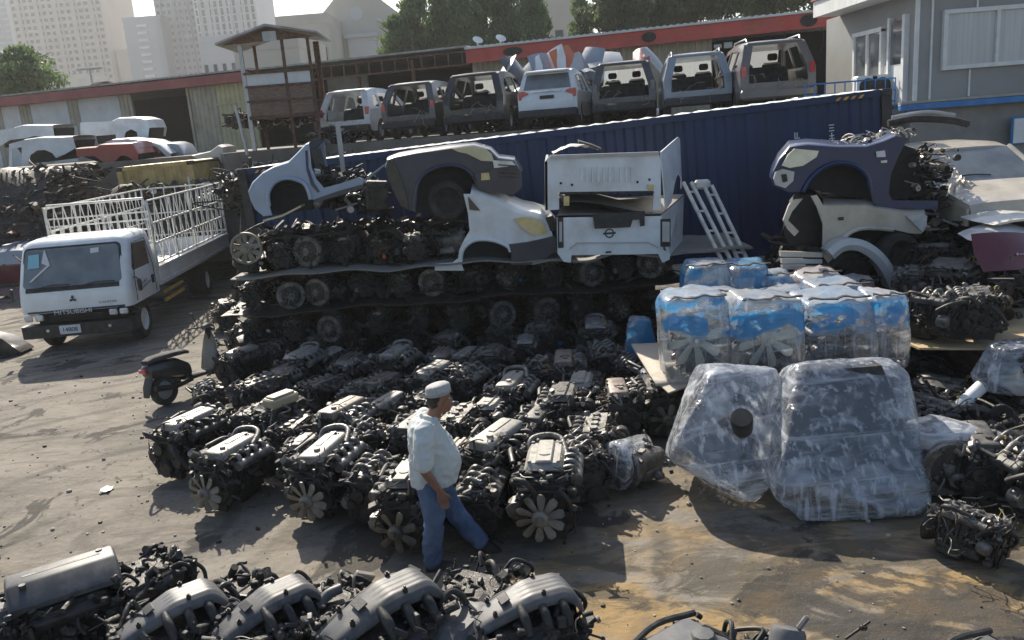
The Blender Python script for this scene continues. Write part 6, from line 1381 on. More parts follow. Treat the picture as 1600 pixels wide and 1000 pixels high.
# ================================================================ WRAPPED GOODS
def wrapped(name, label, pts, m, loc, seed=0, cuts=3, amp=.02, group=None, cat='wrapped engine', rz=0, inner=None, innersc=1, innerrot=None, innerz=0, sharp=1.0, part='film_wrap', inner_off=(0, 0), jitter=.03):
    """tented film: hull over what is inside, subdivided and wrinkled"""
    t = thing(name, label, cat, loc, rz=rz, group=group)
    bm = bmesh.new(); jr = random.Random(seed * 5 + 2); ja = jitter
    for p in pts: bm.verts.new((p[0] + jr.uniform(-ja, ja), p[1] + jr.uniform(-ja, ja), p[2] + (jr.uniform(-ja, ja) if p[2] > .1 else 0)))
    bmesh.ops.convex_hull(bm, input=bm.verts)
    loose = [v for v in bm.verts if not v.link_faces]
    bmesh.ops.delete(bm, geom=loose, context='VERTS')
    for k in range(cuts):
        bmesh.ops.triangulate(bm, faces=bm.faces)
        L_ = .55 * .5 ** k
        e = [e for e in bm.edges if e.calc_length() > L_ * .5]
        bmesh.ops.subdivide_edges(bm, edges=e, cuts=1, use_grid_fill=True, smooth=0)
    bmesh.ops.triangulate(bm, faces=bm.faces)
    for k in range(7 if cuts > 3 else 2): bmesh.ops.smooth_vert(bm, verts=bm.verts, factor=.5, use_axis_x=True, use_axis_y=True, use_axis_z=True)
    bm.normal_update()
    S = Vector((seed * 7.3, seed * 3.1, seed))
    for v in bm.verts:
        p = v.co; n = v.normal
        a = noise.noise(Vector((p.x * 7, p.y * 7, p.z * 3)) + S); b = noise.noise(Vector((p.x * 2, p.y * 2, p.z * 7)) + S * 2); c = noise.noise(p * 22 + S)
        e_ = noise.noise(Vector((p.x * 17, p.y * 17, p.z * 3.2)) + S); rdg = (1 - abs(a) * 2.6) * .7 + (1 - abs(b) * 2.6) * .5 + (1 - abs(e_) * 3) * .35
        v.co = p + n * amp * .5 * (rdg + c * .06 - .4)
        if v.co.z < .005: v.co.z = .005
    me = bpy.data.meshes.new('film'); bmesh.ops.recalc_face_normals(bm, faces=bm.faces); bm.to_mesh(me); bm.free(); me.materials.append(M[m])
    me.polygons.foreach_set('use_smooth', [True] * len(me.polygons)); link(part, me, t)
    if inner:
        for ch in PROTO[inner].children:
            if ch.name.split('.')[0] in ('wiring_harness', 'hose', 'cooling_fan', 'drive_belt'): continue
            c = ch.copy(); col.objects.link(c); c.parent = t
            Xm = Matrix.Translation((inner_off[0], inner_off[1], innerz)) @ (Euler(innerrot).to_matrix().to_4x4() if innerrot else Matrix()) @ Matrix.Scale(innersc, 4)
            c.matrix_local = Xm @ ch.matrix_local
    return t
def boxpts(w, d, h, tw=1, td=1, r=.12, ox=0, oy=0, z0=0):
    P = []
    for z, sx, sy in ((z0, .9, .9), (z0 + r, 1, 1), (h - r, tw, td), (h, tw * .88, td * .88)):
        for x in (-1, 1):
            for y in (-1, 1):
                P += [(x * w / 2 * sx, y * (d / 2 - r) * sy, z), (x * (w / 2 - r) * sx, y * d / 2 * sy, z)]
                if z >= h - r: P = [(a + (ox if c >= h - r else 0), b, c) for a, b, c in P[:-2]] + [(P[-2][0] + ox, P[-2][1] + oy, z), (P[-1][0] + ox, P[-1][1] + oy, z)] if False else P
    return P
M['fanw'] = mat('pale_fan_plastic', (.55, .53, .42), (.66, .64, .54), .4)
# lower tier under the blue wrapped row
UZ = .80
Pb = G(1130, 600, UZ)
mb = MB(); mb.grid(lambda u, v: (1.62 + 2.73 * u, 9.2 + 1.8 * v - .35 * u, UZ - .01 + .012 * noise.noise(Vector((u * 6, v * 4, 3)))), 16, 10)
o = tag(mb.build('timber_sheet', 'cardb'), 'pale board sheet carrying the blue wrapped engines', 'board'); sol = o.modifiers.new('thickness', 'SOLIDIFY'); sol.thickness = .03
mb = MB(); a = G(1078, 560, UZ + .1); 
for i in range(5):
    rz_ = .06
o = tag(MB().build('cardboard_flap', 'cardb') if False else (lambda b: (b.box((0, 0, 0), (.38, .55, .02), (R(6), R(-12), .2)), b.build('cardboard_flap', 'cardb'))[1])(MB()), 'buckled cardboard flap at the left end of the board sheet', 'cardboard'); o.location = G(1052, 592, UZ)
for i, (x, y, k, lab) in enumerate(((1.75, 9.75, 'b', 'left'), (2.6, 9.45, 'c', 'middle'), (3.5, 9.2, 'f', 'right'), (1.9, 10.6, 'g', 'rear left'), (3.1, 10.3, 'd', 'rear right'))):
    place(k, (x, y, 0), .1 * i, f'engine under the pale board sheet, {lab} one', 'engines carrying the board sheet', 1.0)
wrapped('wrapped_engine', 'film wrapped bundle with a little blue film, low at the left under the board', boxpts(.7, .6, .62, .8, .8), 'filmb', G(1042, 655, 0) + Vector((0, .2, 0)), 11, inner='g', innersc=.75)
wrapped('wrapped_engine', 'small blue wrapped bundle standing left of the blue wrapped row', boxpts(.50, .5, .95, .7, .8), 'filmbb', G(1012, 610, 0) + Vector((0, .5, 0)), 12)
WR = [
 ('front row, leftmost, beige fan shining through the film', 1097, 598, .80, .78, .96, 'a', 'filmb', 0),
 ('front row, second from left, beige fan shining through the film', 1208, 600, .80, .78, .96, 'h', 'filmb', .05),
 ('front row, third from left, with a broad blue patch on its side', 1316, 590, .84, .8, .88, 'b', 'filmb', 0),
 ('front row, narrow rightmost one with dark box inside', 1392, 580, .45, .6, .86, 'f', 'filmb', 0),
]
for i, (lab, px, py, w, d, h, k, m, rz) in enumerate(WR):
    p = G(px, py, UZ); wrapped('wrapped_engine', 'film wrapped engine, ' + lab, boxpts(w, d, h, .94, .95, .08), m, p + Vector((0, d / 2, 0)), i + 1, inner=k, innersc=.80 if w > .6 else .55, rz=rz, amp=.035, innerz=.02, group='blue and white wrapped engines', inner_off=(0, .08), jitter=.05)
    if i < 2:
        tt_ = [o for o in col.objects if o.get('label', '').endswith(lab)][0]; o = link('cooling_fan', fan_mesh(random.Random(i), 8, .33, 'fanw', .26), tt_); o.location = (-.05, -d / 2 + .09, .50)
        if False: pass
for i, (lab, px, py, w, d, h, m) in enumerate([
 ('second row, left, white topped', 1117, 492, .85, .7, .95, 'filmb'), ('second row, middle, white topped with sagging film', 1218, 490, .85, .7, .92, 'filmb'), ('second row, right, white and blue', 1312, 478, .8, .7, .93, 'filmb'),
 ('back row, leftmost, mostly blue', 1105, 440, .7, .7, 1.0, 'filmbb'), ('back row, second, blue grey', 1170, 440, .62, .7, .98, 'filmbb'), ('back row, small blue and white', 1214, 450, .5, .6, .9, 'filmb'), ('back row, with orange film on top', 1282, 440, .65, .7, .98, 'filmo'), ('back row, rightmost, orange and white', 1338, 450, .6, .7, .95, 'filmo')]):
    Yr = 10.25 if i < 3 else 11.1; top = {0: 452, 1: 458, 2: 440}.get(i, [410, 412, 425, 424, 436][i - 3] if i > 2 else 0)
    q = D(px, top + 6, Yr); wrapped('wrapped_engine', 'film wrapped bundle in the ' + lab, boxpts(w, d, max(.4, q.z - UZ * (i < 3)), .85, .85, .1), m, (q.x, Yr + .2, UZ if i < 3 else 0), 20 + i, amp=.05, jitter=.07, group='blue and white wrapped engines', inner='g' if i < 3 else None, innersc=.9)
for o in [o for o in col.objects if o.get('group') == 'blue and white wrapped engines']:
    f = [c for c in o.children if c.name.startswith('film_wrap')][0]; bb = [Vector(v) for v in f.bound_box]; x0, x1 = min(v.x for v in bb), max(v.x for v in bb); y0 = min(v.y for v in bb); zt = max(v.z for v in bb)
    r = random.Random(int(x1 * 1000) + len(o['label'])); mb = MB(); n = 14; pts = [(x0 + (x1 - x0) * (.12 + .76 * i / n), y0 + .10 + .05 * math.sin(i * .9 + r.random() * .5), zt - .012 + .006 * math.sin(i * 1.7)) for i in range(n + 1)]
    mb.loft([[(x, y - w, z), (x, y + w, z + .004), (x, y + w, z - .012), (x, y - w, z - .012)] for i, (x, y, z) in enumerate(pts) for w in (.012 + .018 * abs(math.sin(i * .8 + r.random())),)]); mb.build('fold_line', 'black', o)  # added black ribbons paint the dark fold lines on top of the film
# two tall wrapped units on the ground in front
Y1 = 7.75; c = D(1150, 700, Y1 + .35); gx = c.x
def lp(px, py, Y): q = D(px, py, Y); return (q.x - gx, q.y - Y1, max(.01, q.z))
pts = [lp(1108, 578, 8.0), lp(1130, 570, 8.2), lp(1212, 570, 8.2), lp(1224, 582, 8.1), lp(1230, 640, 7.9), lp(1098, 620, 7.8), lp(1060, 690, 7.6), lp(1042, 716, 7.65), lp(1120, 765, 7.4), lp(1180, 792, 7.5), lp(1215, 755, 7.5), lp(1232, 718, 7.8), (-.75, .5, .35), (.34, .9, .3), (-.55, .9, .3), (-.3, .9, 1.15), (.3, .9, 1.1), (0, .1, .02), (.3, .2, .02), (-.2, .8, .02), (.4, .8, .02), (-.45, .3, .1)]
t = wrapped('wrapped_gearbox', 'tall tented film wrapped unit with dark round neck, left of the bigger one', pts, 'film', (gx, Y1, 0), 31, cuts=4, amp=.022, cat='wrapped gearbox', inner='k', innersc=1.3, innerrot=(R(-70), 0, 0), innerz=.25, inner_off=(.02, .62))
mb = MB(); q = D(1155, 655, 7.62); q = q - Vector((gx, Y1, 0)); mb.lathe([(.02, 0), (.10, .0), (.11, .03), (.10, .25)], q + Vector((0, -.08, .05)), (.2, .6, -.7), 20); mb.build('neck', 'rubber', t)
mb = MB(); q = D(1130, 690, 7.7) - Vector((gx, Y1, 0)); mb.lathe([(.02, -.10), (.30, -.09), (.34, -.04), (.34, .08), (.30, .14), (.02, .16)], q + Vector((0, .25, -.05)), (.1, -.5, .9), 26); mb.build('round_cover', 'plastic', t)
Y2 = 7.05; c = D(1335, 720, Y2 + .4); gx = c.x
def lp2(px, py, Y): q = D(px, py, Y); return (q.x - gx, q.y - Y2, max(.01, q.z))
pts = [lp2(1250, 568, 7.9), lp2(1262, 562, 8.2), lp2(1400, 562, 8.2), lp2(1416, 570, 7.9), lp2(1240, 640, 7.5), lp2(1424, 640, 7.5), lp2(1228, 720, 7.2), lp2(1440, 730, 7.2), lp2(1216, 745, 7.15), lp2(1214, 790, 7.1), lp2(1255, 818, 7.05), lp2(1420, 830, 7.0), lp2(1457, 780, 7.1), lp2(1452, 750, 7.15), (-.8, 1.2, .3), (.8, 1.2, .3), (-.5, 1.2, 1.15), (.5, 1.2, 1.15), (-.7, 1.2, .02), (.75, 1.2, .02), (-.6, .15, .02), (.6, .1, .02)]
t = wrapped('wrapped_engine', 'largest film wrapped pallet load, broad based, in front at the right', pts, 'film2', (gx, Y2, 0), 37, cuts=4, amp=.018, cat='wrapped engine', inner='g', innersc=1.05, innerrot=(0, 0, 0), innerz=.06, inner_off=(.0, .85))
mb = MB()
for i in range(4): mb.box((-.02, .46 + i * .09, .30 + i * .175), (.98 - i * .06, .06, .10), (R(-62), 0, 0), bev=.03)
mb.build('ribbed_casing', 'plastic_s', t)
mb = MB(); mb.tube([(-.62, .42, .26), (-.2, .30, .22), (.3, .30, .22), (.62, .42, .26)], .12, 12, 5); mb.build('padding_roll', 'plastic', t)
mb = MB(); mb.loft([[(x * s, y, z) for x, y in ((-.5, .30 + d), (.5, .30 + d), (.5, 1.0), (-.5, 1.0))] for z, s, d in ((.1, 1.1, 0), (.5, 1.05, .05), (1.0, .95, .32), (1.25, .85, .5))]); mb.build('load_casing', 'iron2', t)
# small wrapped bell housing to the left
p = G(985, 780, 0); pts = [(math.cos(a) * .02 - .05 + .0, math.sin(a) * .30 * 0 + 0, 0) for a in (0,)]
pts = []
for i in range(12):
    a = i * math.pi / 6; pts.append((-.26 + .05 * math.sin(a), math.cos(a) * .27, .30 + math.sin(a) * .27)); pts.append((.12, .1 + math.cos(a) * .18, .26 + math.sin(a) * .16))
pts += [(.42, .30, .42), (.40, .2, .30), (.44, .35, .25)]
t = wrapped('wrapped_gearbox', 'small film wrapped bell housing facing left on the ground', pts, 'film', (p.x + .1, p.y + .30, 0), 41, cuts=3, amp=.012, cat='wrapped gearbox', rz=.45, inner='k', innersc=.92, innerrot=(0, 0, R(-80)), innerz=.03, inner_off=(.1, 0))
# right edge wraps
pts = [(x, y, z) for x, y, z in boxpts(.62, .6, .62, .85, .85, .15)] + [(1.3, -.1, .14), (1.3, .1, .02), (1.32, -.15, .3), (.6, -.3, .25), (.7, .2, .3), (.45, -.25, .5)]
p = G(1492, 800, 0); wrapped('wrapped_gearbox', 'film wrapped unit with long tail reaching the right edge', pts, 'film2', (p.x, p.y + .45, .08), 43, cuts=3, amp=.022, cat='wrapped gearbox', inner='k', innersc=1.1, innerz=.02)
p = D(1575, 640, 8.6); t = wrapped('wrapped_part', 'bulging pale film wrap with a white pipe sticking out at the right edge', boxpts(1.0, .6, .5, .8, .8, .16), 'film2', (p.x + .15, 8.6, .62), 45, cuts=3, amp=.025, cat='wrapped part', inner='g', innersc=.7)
mb = MB(); a, b = D(1492, 642, 8.35), D(1538, 600, 8.6); mb.lathe([(.05, 0), (.07, 0), (.075, .5)], a - t.location, b - a, 14); mb.lathe([(.001, .01), (.048, .01)], a - t.location, b - a, 12, cap=False); mb.build('pipe', 'wtrim', t)
# engines piled at the right: under the plywood, on the plywood, in front
RP = [
 (1450, 650, .45, 'g', 1.0, .4, 0, 'bare headed engine between the big wrapped load and the right wraps'),
 (1530, 700, .5, 'i', 1.0, -.3, 0, 'dark engine behind the long tailed wrap at the right edge'),
 (1590, 720, .5, 'd', 1.0, .2, 0, 'twin bank engine low at the right edge'),
 (1470, 610, .5, 'b', .95, .6, 0, 'dark covered engine under the front edge of the plywood'),
 (1590, 600, .3, 'c', .9, .2, 0, 'engine under the bulging pale wrap'),
 (1440, 590, .3, 'f', .85, .1, 0, 'engine beside the corner of the pale board sheet'),
]
for px, py, z, k, s, rz, b0, lab in RP:
    p = G(px, py, z); place(k, (p.x, p.y, b0), rz, lab, 'engines piled at the right side', s)
p = G(1535, 870, .1); place('g', (p.x - .1, p.y + .15, 0), .5, 'wire covered low engine in the shade at the lower right corner', 'engines piled at the right side', .7, rot=(.1, .3, .7))
mb = MB(); r = random.Random(77); mb.X = Matrix.Translation((p.x, p.y + .1, .1)); wires(mb, r, 26, .34, .24, .15, .5, (.003, .006), .06); tag(mb.build('cable_tangle', ['wire', 'wire']), 'tangle of dark cables over the low engine at the lower right corner', 'cables')
mb = MB(); a = G(1428, 500, .98); xs = a.x
bm = plate_mesh([(0, 1.5), (.1, 0), (2.4, -.75), (3.4, -.9), (3.6, 1.3)], (), .025); mb.add(bm, Matrix.Translation((G(1436, 545, .98).x - .1, G(1436, 545, .98).y, .98))); bm.free()
tag(mb.build('plywood_sheet', 'ply'), 'yellowish plywood sheet carrying the right hand engine pile', 'plywood')
mb = MB(); mb.box((6.4, 9.6, .5), (1.6, 1.2, .9), bev=.03); tag(mb.build('dark_crate', 'rustwood'), 'dark timber crate under the plywood sheet', 'crate')
for i, (px, py, z0, k, s, rz, ry, lab) in enumerate([
 (1500, 505, 1.0, 'd', .95, .5, .2, 'wiry twin bank engine at the front left of the plywood'), (1575, 500, 1.0, 'g', 1.0, -.4, 0, 'bare headed engine at the front right of the plywood'),
 (1455, 455, 1.0, 'b', .9, -.5, .1, 'dark flat covered engine at the back left of the plywood'), (1530, 450, 1.05, 'f', 1.0, .7, -.1, 'ridged grey covered engine on the plywood behind the wiry one'), (1600, 440, 1.1, 'i', 1.0, .3, .1, 'round topped engine on the plywood at the right edge'),
 (1490, 412, 1.15, 'e', .9, 1.2, .3, 'tilted dark engine behind the plywood under the maroon bumper'), (1420, 420, .9, 'k', 1.2, .6, .4, 'gearbox lying beside the loose silver wheel arch')]):
    p = G(px, py, z0 + .35); place(k, (p.x, p.y + .60, z0), rz, lab, 'engines piled on the plywood', s * .9, rot=(0, ry, rz))
heap('loose_parts', 'tangle of dark hoses and pipes over the engines on the plywood', lambda r: (lambda p: (p.x, p.y))(G(r.uniform(1430, 1610), r.uniform(400, 480), 1.2)), lambda x, y, r: 1.0 + r.uniform(0, .55), 420, 33, (.03, .09), ('iron', 'iron2', 'rubber', 'alu_d'), long=.45)
heap('loose_parts', 'oily parts heaped between the wraps and the plywood at the right', lambda r: (lambda p: (p.x, p.y))(G(r.uniform(1425, 1610), r.uniform(590, 740), .3)), lambda x, y, r: r.uniform(0, .6), 620, 34, (.03, .09), ('iron', 'iron2', 'rubber', 'alu_d'), long=.35)

# ================================================================ FOREGROUND ENGINES with grey covers
def fg_engine(label, loc, rz, kind, seed, m='plastic', sc=1.0, rot=None):
    r = random.Random(seed); t = thing('car_engine', label, 'engine', loc, rz=rz, group='grey covered engines in the foreground', sc=sc)
    if rot: t.rotation_euler = rot
    mb = MB(); mb.box((0, 0, .28), (.38, .52, .46), bev=.03); mb.box((0, 0, .54), (.44, .50, .10), bev=.02); mb.lathe([(.16, .26), (.2, .32), (.22, .38), (.18, .40)], (0, 0, .28), (0, 1, 0), 20)
    clutter(mb, r, 60, .22, .3, .1, .56); mb.build('engine_block', 'iron', t)
    for s in (-1, 1):
        mb = MB(); mb.X = Matrix.Translation((s * .19, 0, .5)) @ Matrix.Rotation(s * .45, 4, 'Y'); ribcover(mb, .15, .48, .07, 0); mb.build('valve_cover', 'black', t)
    if kind == 'roof':   # chamfered ridge cover
        mb = MB(); rings = []
        for f, s, dz in ((-.36, .80, -.03), (-.345, .95, 0), (-.33, 1, .005), (.32, 1, .005), (.335, .95, 0), (.35, .8, -.03)):
            rings.append([(x * s, f, z + dz) for x, z in ((-.20, .60), (-.205, .63), (-.15, .735), (-.13, .75), (.05, .755), (.075, .745), (.205, .64), (.20, .60))])
        mb.loft(rings); cv = mb.build('engine_cover', m, t, smooth=28)
        mb = MB(); mb.box((-.04, 0, .757), (.03, .5, .006), bev=.002); mb.build('cover_groove', 'black', cv)
        for s in (-1, 1):
            mb = MB(); mb.cyl((s * .1, -.25 * s, .73), (s * .1, -.25 * s, .765), .022, seg=14); mb.build('cover_bolt', 'black', cv)
    elif kind == 'arch':  # long arched manifold cover with lengthwise grooves
        n = 26; rings = []; W = .155
        for i in range(n + 1):
            u = i / n; y = -.36 + .76 * u
            z = .60 + .165 * min(1, max(0, (u / .52))) ** .8 if u < .52 else .765 - .0 * u
            if u > .80: z = .765 - .17 * ((u - .80) / .20) ** 2
            w = W * (.70 + .3 * min(1, u / .5)) * (1 if u < .92 else 1 - .25 * ((u - .92) / .08)); ring_ = []
            for k in range(33):
                q = 2 * k / 32 - 1; g_ = .0022 * (math.cos(q * 20) if abs(q) < .82 and u > .45 else 0)
                ring_.append((w * q, y, z - .045 * abs(q) ** 5 + g_))
            th = .045 + .03 * u
            ring_ += [(w * q * .97, y, z - th - .02) for q in (1, .5, 0, -.5, -1)]
            rings.append(ring_)
        mb = MB(); mb.loft(rings); cv = mb.build('manifold_cover', m, t, smooth=55)
        for bx_, by_, bz_ in ((-.09, -.22, .70), (.09, -.22, .70), (-.11, .12, .775), (.11, .12, .775)):
            mb = MB(); mb.cyl((bx_, by_, bz_ - .03), (bx_, by_, bz_ + .004), .016, seg=12); mb.cyl((bx_, by_, bz_), (bx_, by_, bz_ + .014), .009, seg=6); mb.build('cover_bolt', 'iron', cv)
        mb = MB(); mb.box((0, -.13, .728), (.11, .07, .012), (.42, 0, 0), bev=.004); mb.build('cover_badge', 'black', cv)
        for i in range(3):
            mb = MB(); s = 1; mb.tube([(.10, -.05 + i * .14, .70), (.2, -.05 + i * .14, .66), (.24, -.04 + i * .14, .57)], .032, 10, 4); mb.build('intake_runner', 'black', t)
        mb = MB(); mb.tube([(-.17, -.34, .52), (-.19, -.1, .62), (-.19, .2, .68), (-.14, .38, .60)], .03, 8, 5); mb.build('cover_lip', 'plastic', cv)
    elif kind == 'cap':
        mb = MB(); mb.box((0, 0, .66), (.42, .56, .12), taper=.8, bev=.05); cv = mb.build('engine_cover', m, t)
        mb = MB(); mb.lathe([(.05, 0), (.075, .01), (.08, .03), (.07, .045), (.02, .05)], (.09, .1, .71), seg=9); mb.build('filler_cap', 'plastic', cv)
        mb = MB(); mb.tube([(-.2, -.28, .66), (-.23, 0, .70), (-.18, .3, .68)], .022, 7, 4); mb.build('cover_lip', 'black', cv)
    elif kind == 'can':
        mb = MB(); mb.box((0, 0, .6), (.36, .5, .1), bev=.03); mb.build('valve_cover', 'black', t)
        mb = MB(); mb.lathe([(.02, .0), (.10, .0), (.115, .02), (.115, .30), (.10, .33), (.02, .34)], (0, -.1, .60), (.15, .5, 1), 24); mb.build('air_canister', 'plastic_s', t)
        mb = MB(); mb.tube([(-.1, -.05, .6), (-.2, .05, .68), (-.28, .2, .62)], .018, 7, 4); mb.build('hose', 'rubber', t)
        mb = MB(); mb.tube([(.1, 0, .92), (.16, .05, .97)], .02, 7); mb.build('outlet', 'plastic_s', t)
    for i in range(4):
        mb = MB(); a = Vector((r.uniform(-.2, .2), r.uniform(.15, .34), r.uniform(.5, .62))); mb.tube([a, a + Vector((r.uniform(-.1, .1), .08, .06)), a + Vector((r.uniform(-.2, .2), .16, -.04)), a + Vector((r.uniform(-.2, .2), .12, -.2))], r.uniform(.014, .024), 8, 5); mb.build('hose', 'rubber', t)
    for (x, z, rr) in ((0, .2, .08), (.15, .34, .045), (-.16, .36, .04)):
        mb = MB(); mb.lathe([(rr * .3, -.02), (rr, -.018), (rr * .9, 0), (rr, .018), (rr * .5, .02)], (x, -.30, z), (0, 1, 0), 18); mb.build('pulley', 'iron2', t)
    mb = MB(); wires(mb, r, 44, .25, .33, .25, .60, (.003, .006), .07); mb.mi = 1; wires(mb, r, 7, .25, .33, .3, .58, (.003, .005), .07); mb.build('wiring_harness', ['wire', 'wire_t'], t)
    mb = MB(); clutter(mb, r, 110, .27, .36, .25, .60); mb.mi = 1; clutter(mb, r, 50, .25, .37, .4, .62); mb.build('bracket_work', ['alu_d', 'black'], t)
    return t
FZ = .30
def fgp(px, py, h=.72): return G(px, py, FZ + h) - Vector((0, 0, h))
FG = [
 ('foreground engine with chamfered grey ridge cover, leftmost large one', 98, 900, -1.02, 'roof', 'plastic', 1.12),
 ('foreground engine with a low grey cover cut by the left edge', 10, 948, -1.02, 'cap', 'plastic', .95),
 ('foreground engine with ribbed arched grey cover, right of the ridge covered one', 262, 948, -.95, 'arch', 'plastic_s', 1.05),
 ('foreground engine with arched grey cover, third from left of the arched ones', 412, 942, -.88, 'arch', 'plastic', 1.05),
 ('foreground engine with broad arched cover right below the walking man', 592, 938, -.95, 'arch', 'plastic', 1.18),
 ('foreground engine with looped wires on its low cover, between two arched ones', 722, 966, -.55, 'cap', 'plastic', .9),
 ('foreground engine with smooth arched cover, rightmost of the arched ones', 815, 935, -1.25, 'arch', 'plastic_s', 1.05),
 ('foreground engine with toothed filler cap at the bottom edge', 1065, 1002, -1.0, 'cap', 'plastic_s', 1.0),
 ('foreground engine with upright silver canister at the bottom edge', 1222, 1030, -.2, 'can', 'plastic_s', .95),
 ('foreground engine with low silver cover at the bottom right corner', 1545, 1030, -1.1, 'cap', 'plastic_s', .95),
]
FG += [
 ('foreground black hosed engine without cover, behind the ridge covered one', 215, 890, -.6, 'bare', 'black', .9),
 ('foreground black engine between the first two arched covers', 345, 925, -.4, 'bare', 'black', .85),
 ('foreground black engine right of the second arched cover', 492, 935, -.7, 'bare', 'black', .9),
 ('foreground black engine with loose harness behind the wire looped one', 735, 915, -.5, 'bare', 'black', .9),
]
for i, (lab, px, py, rz, k, m, s) in enumerate(FG):
    s *= .9 if k != 'bare' else 1; py -= 6 if k != 'bare' else 0; p = fgp(px, py, (.72 if k != 'bare' else .62) * s); fg_engine(lab, (p.x, p.y, FZ), rz, k, 200 + i, m, s)
mb = MB()
for y in (4.2, 4.9, 5.5): mb.box((-2.1, y, FZ - .06), (4.0, .10, .10))
for x0_ in (.7, 1.55, 2.9): mb.box((x0_ + .1, 4.55, FZ / 2 - .01), (.5, .6, FZ - .02))
for x in (-4.0, -3.05, -2.1, -1.15, -.2):
    for y in (4.2, 5.5): mb.box((x, y, (FZ - .11) / 2), (.09, .09, FZ - .11))
mb.box((-2.1, 4.85, FZ - .02 + .003), (4.0, 1.1, .012))
tag(mb.build('steel_rack', 'iron', smooth=0), 'low steel rack carrying the foreground row of engines', 'rack')
heap('loose_parts', 'small dark parts and hoses lying among the foreground engines', lambda r: (r.uniform(-4.1, .35), r.uniform(4.3, 5.45)), lambda x, y, r: FZ + r.uniform(0, .3), 600, 44, (.02, .05), ('iron', 'iron2', 'rubber', 'alu_d'), long=.35)
t = thing('curved_duct', 'thick cream coloured curved duct beside the broad arched cover', 'duct', D(505, 965, 4.9)); mb = MB(); mb.tube([(.10, .18, .10), (.0, .12, .08), (-.045, 0, -.02), (-.05, -.1, -.2)], .035, 12, 5); mb.build('duct', 'plastic_s', t)
t = thing('seal_strip', 'tan curved flange plate standing right of the rightmost arched cover', 'flange', D(880, 945, 5.05)); mb = MB(); mb.tube([(-.02, .1, .09), (.02, .05, .04), (.0, 0, -.06), (.03, -.05, -.2)], [.03, .02], 8, 5); mb.build('flange', 'cardb', t)
mb = MB(); mb.box((0, 0, 0), (.16, .05, .14), (.4, .5, .5), bev=.01); o = tag(mb.build('grey_bracket', 'cardb'), 'grey flat plate poking up behind the broad arched cover', 'plate'); o.location = D(566, 905, 5.8)
mb = MB(); mb.tube([(-.10, 0, -.04), (0, .03, .0), (.08, .05, .04)], .009, 6, 4); mb.box((.03, .03, .01), (.05, .03, .03), (.2, .3, .4), bev=.005); o = tag(mb.build('lever', 'iron2'), 'grey lever arm poking up right of the silver canister', 'lever'); o.location = D(1345, 988, 4.7)

# ================================================================ SCOOTER
p = G(262, 632, 0); t = thing('motor_scooter', 'black motor scooter seen from behind beside the front corner of the engine field', 'scooter', (p.x, p.y, 0), rz=-.55, rot=(0, -.08, -.55))
def swheel(y, r, w):
    mb = MB(); mb.lathe([(r * .62, -w / 2), (r * .9, -w * .5), (r, -w * .2), (r, w * .2), (r * .9, w / 2), (r * .62, w / 2), (r * .62, -w / 2)], ax=(1, 0, 0), seg=26, cap=False); o = mb.build('wheel', 'tyre', t); o.location = (0, y, r)
    mb = MB(); mb.lathe([(.02, -.03), (r * .6, -.02), (r * .63, 0), (r * .6, .02), (.02, .03)], ax=(1, 0, 0), seg=20); mb.build('rim', 'galv', o)
swheel(.0, .24, .10); swheel(1.22, .23, .09)
def oval(w, h, y, z, n=12, e=.8): return [(math.copysign(abs(math.cos(2 * math.pi * k / n)) ** e, math.cos(2 * math.pi * k / n)) * w, y, z + math.copysign(abs(math.sin(2 * math.pi * k / n)) ** e, math.sin(2 * math.pi * k / n)) * h) for k in range(n)]
mb = MB(); mb.loft([oval(.06, .05, -.28, .62), oval(.13, .12, -.22, .60), oval(.16, .15, 0, .57), oval(.15, .16, .3, .52), oval(.12, .12, .48, .44)]); mb.build('rear_body', 'blackp', t)
mb = MB(); mb.loft([oval(.10, .03, -.22, .74), oval(.14, .05, -.1, .76), oval(.14, .05, .2, .76), oval(.12, .045, .45, .74), oval(.06, .03, .55, .71)]); mb.build('seat', 'seat', t)
mb = MB(); mb.box((0, -.28, .62), (.18, .05, .07), bev=.015); mb.build('tail_light', 'lens_r', t)
mb = MB(); mb.loft([oval(.11, .03, -.20, .50), oval(.10, .02, -.28, .36), oval(.08, .015, -.32, .22)]); mb.build('mudguard', 'black', t)
mb = MB(); mb.loft([oval(.13, .09, .36, .38), oval(.14, .04, .50, .30), oval(.15, .035, .85, .29), oval(.15, .06, .95, .36)]); mb.build('footboard', 'blackp', t)
mb = MB(); mb.loft([oval(.16, .03, .86, .34), oval(.2, .04, .96, .55), oval(.15, .04, 1.02, .80), oval(.08, .04, 1.03, .92)]); mb.build('leg_shield', 'blackp', t)
mb = MB(); mb.tube([(0, 1.16, .28), (0, 1.08, .6), (0, 1.0, .95)], .03, 8); mb.tube([(-.32, .90, 1.0), (-.14, 1.0, 1.0), (.14, 1.0, 1.0), (.32, .90, 1.0)], .014, 7); mb.build('handlebar', 'iron2', t)
mb = MB(); mb.loft([oval(.06, .04, .95, 1.0), oval(.13, .07, 1.03, 1.0), oval(.07, .06, 1.12, .96)]); mb.build('headlamp_cowl', 'blackp', t)
for s in (-1, 1):
    mb = MB(); mb.tube([(s * .18, 1.0, 1.0), (s * .28, 1.0, 1.18)], .008, 6); mb.ball((s * .29, .99, 1.21), (.06, .015, .04)); mb.build('mirror', 'black', t)
mb = MB(); mb.tube([(.12, .45, .28), (.15, .1, .27), (.16, -.25, .34)], [.03, .05], 10, 4); mb.build('exhaust', 'iron', t)
mb = MB(); mb.box((-.1, .18, .3), (.12, .4, .16), bev=.03); mb.build('engine_case', 'alu_d', t)

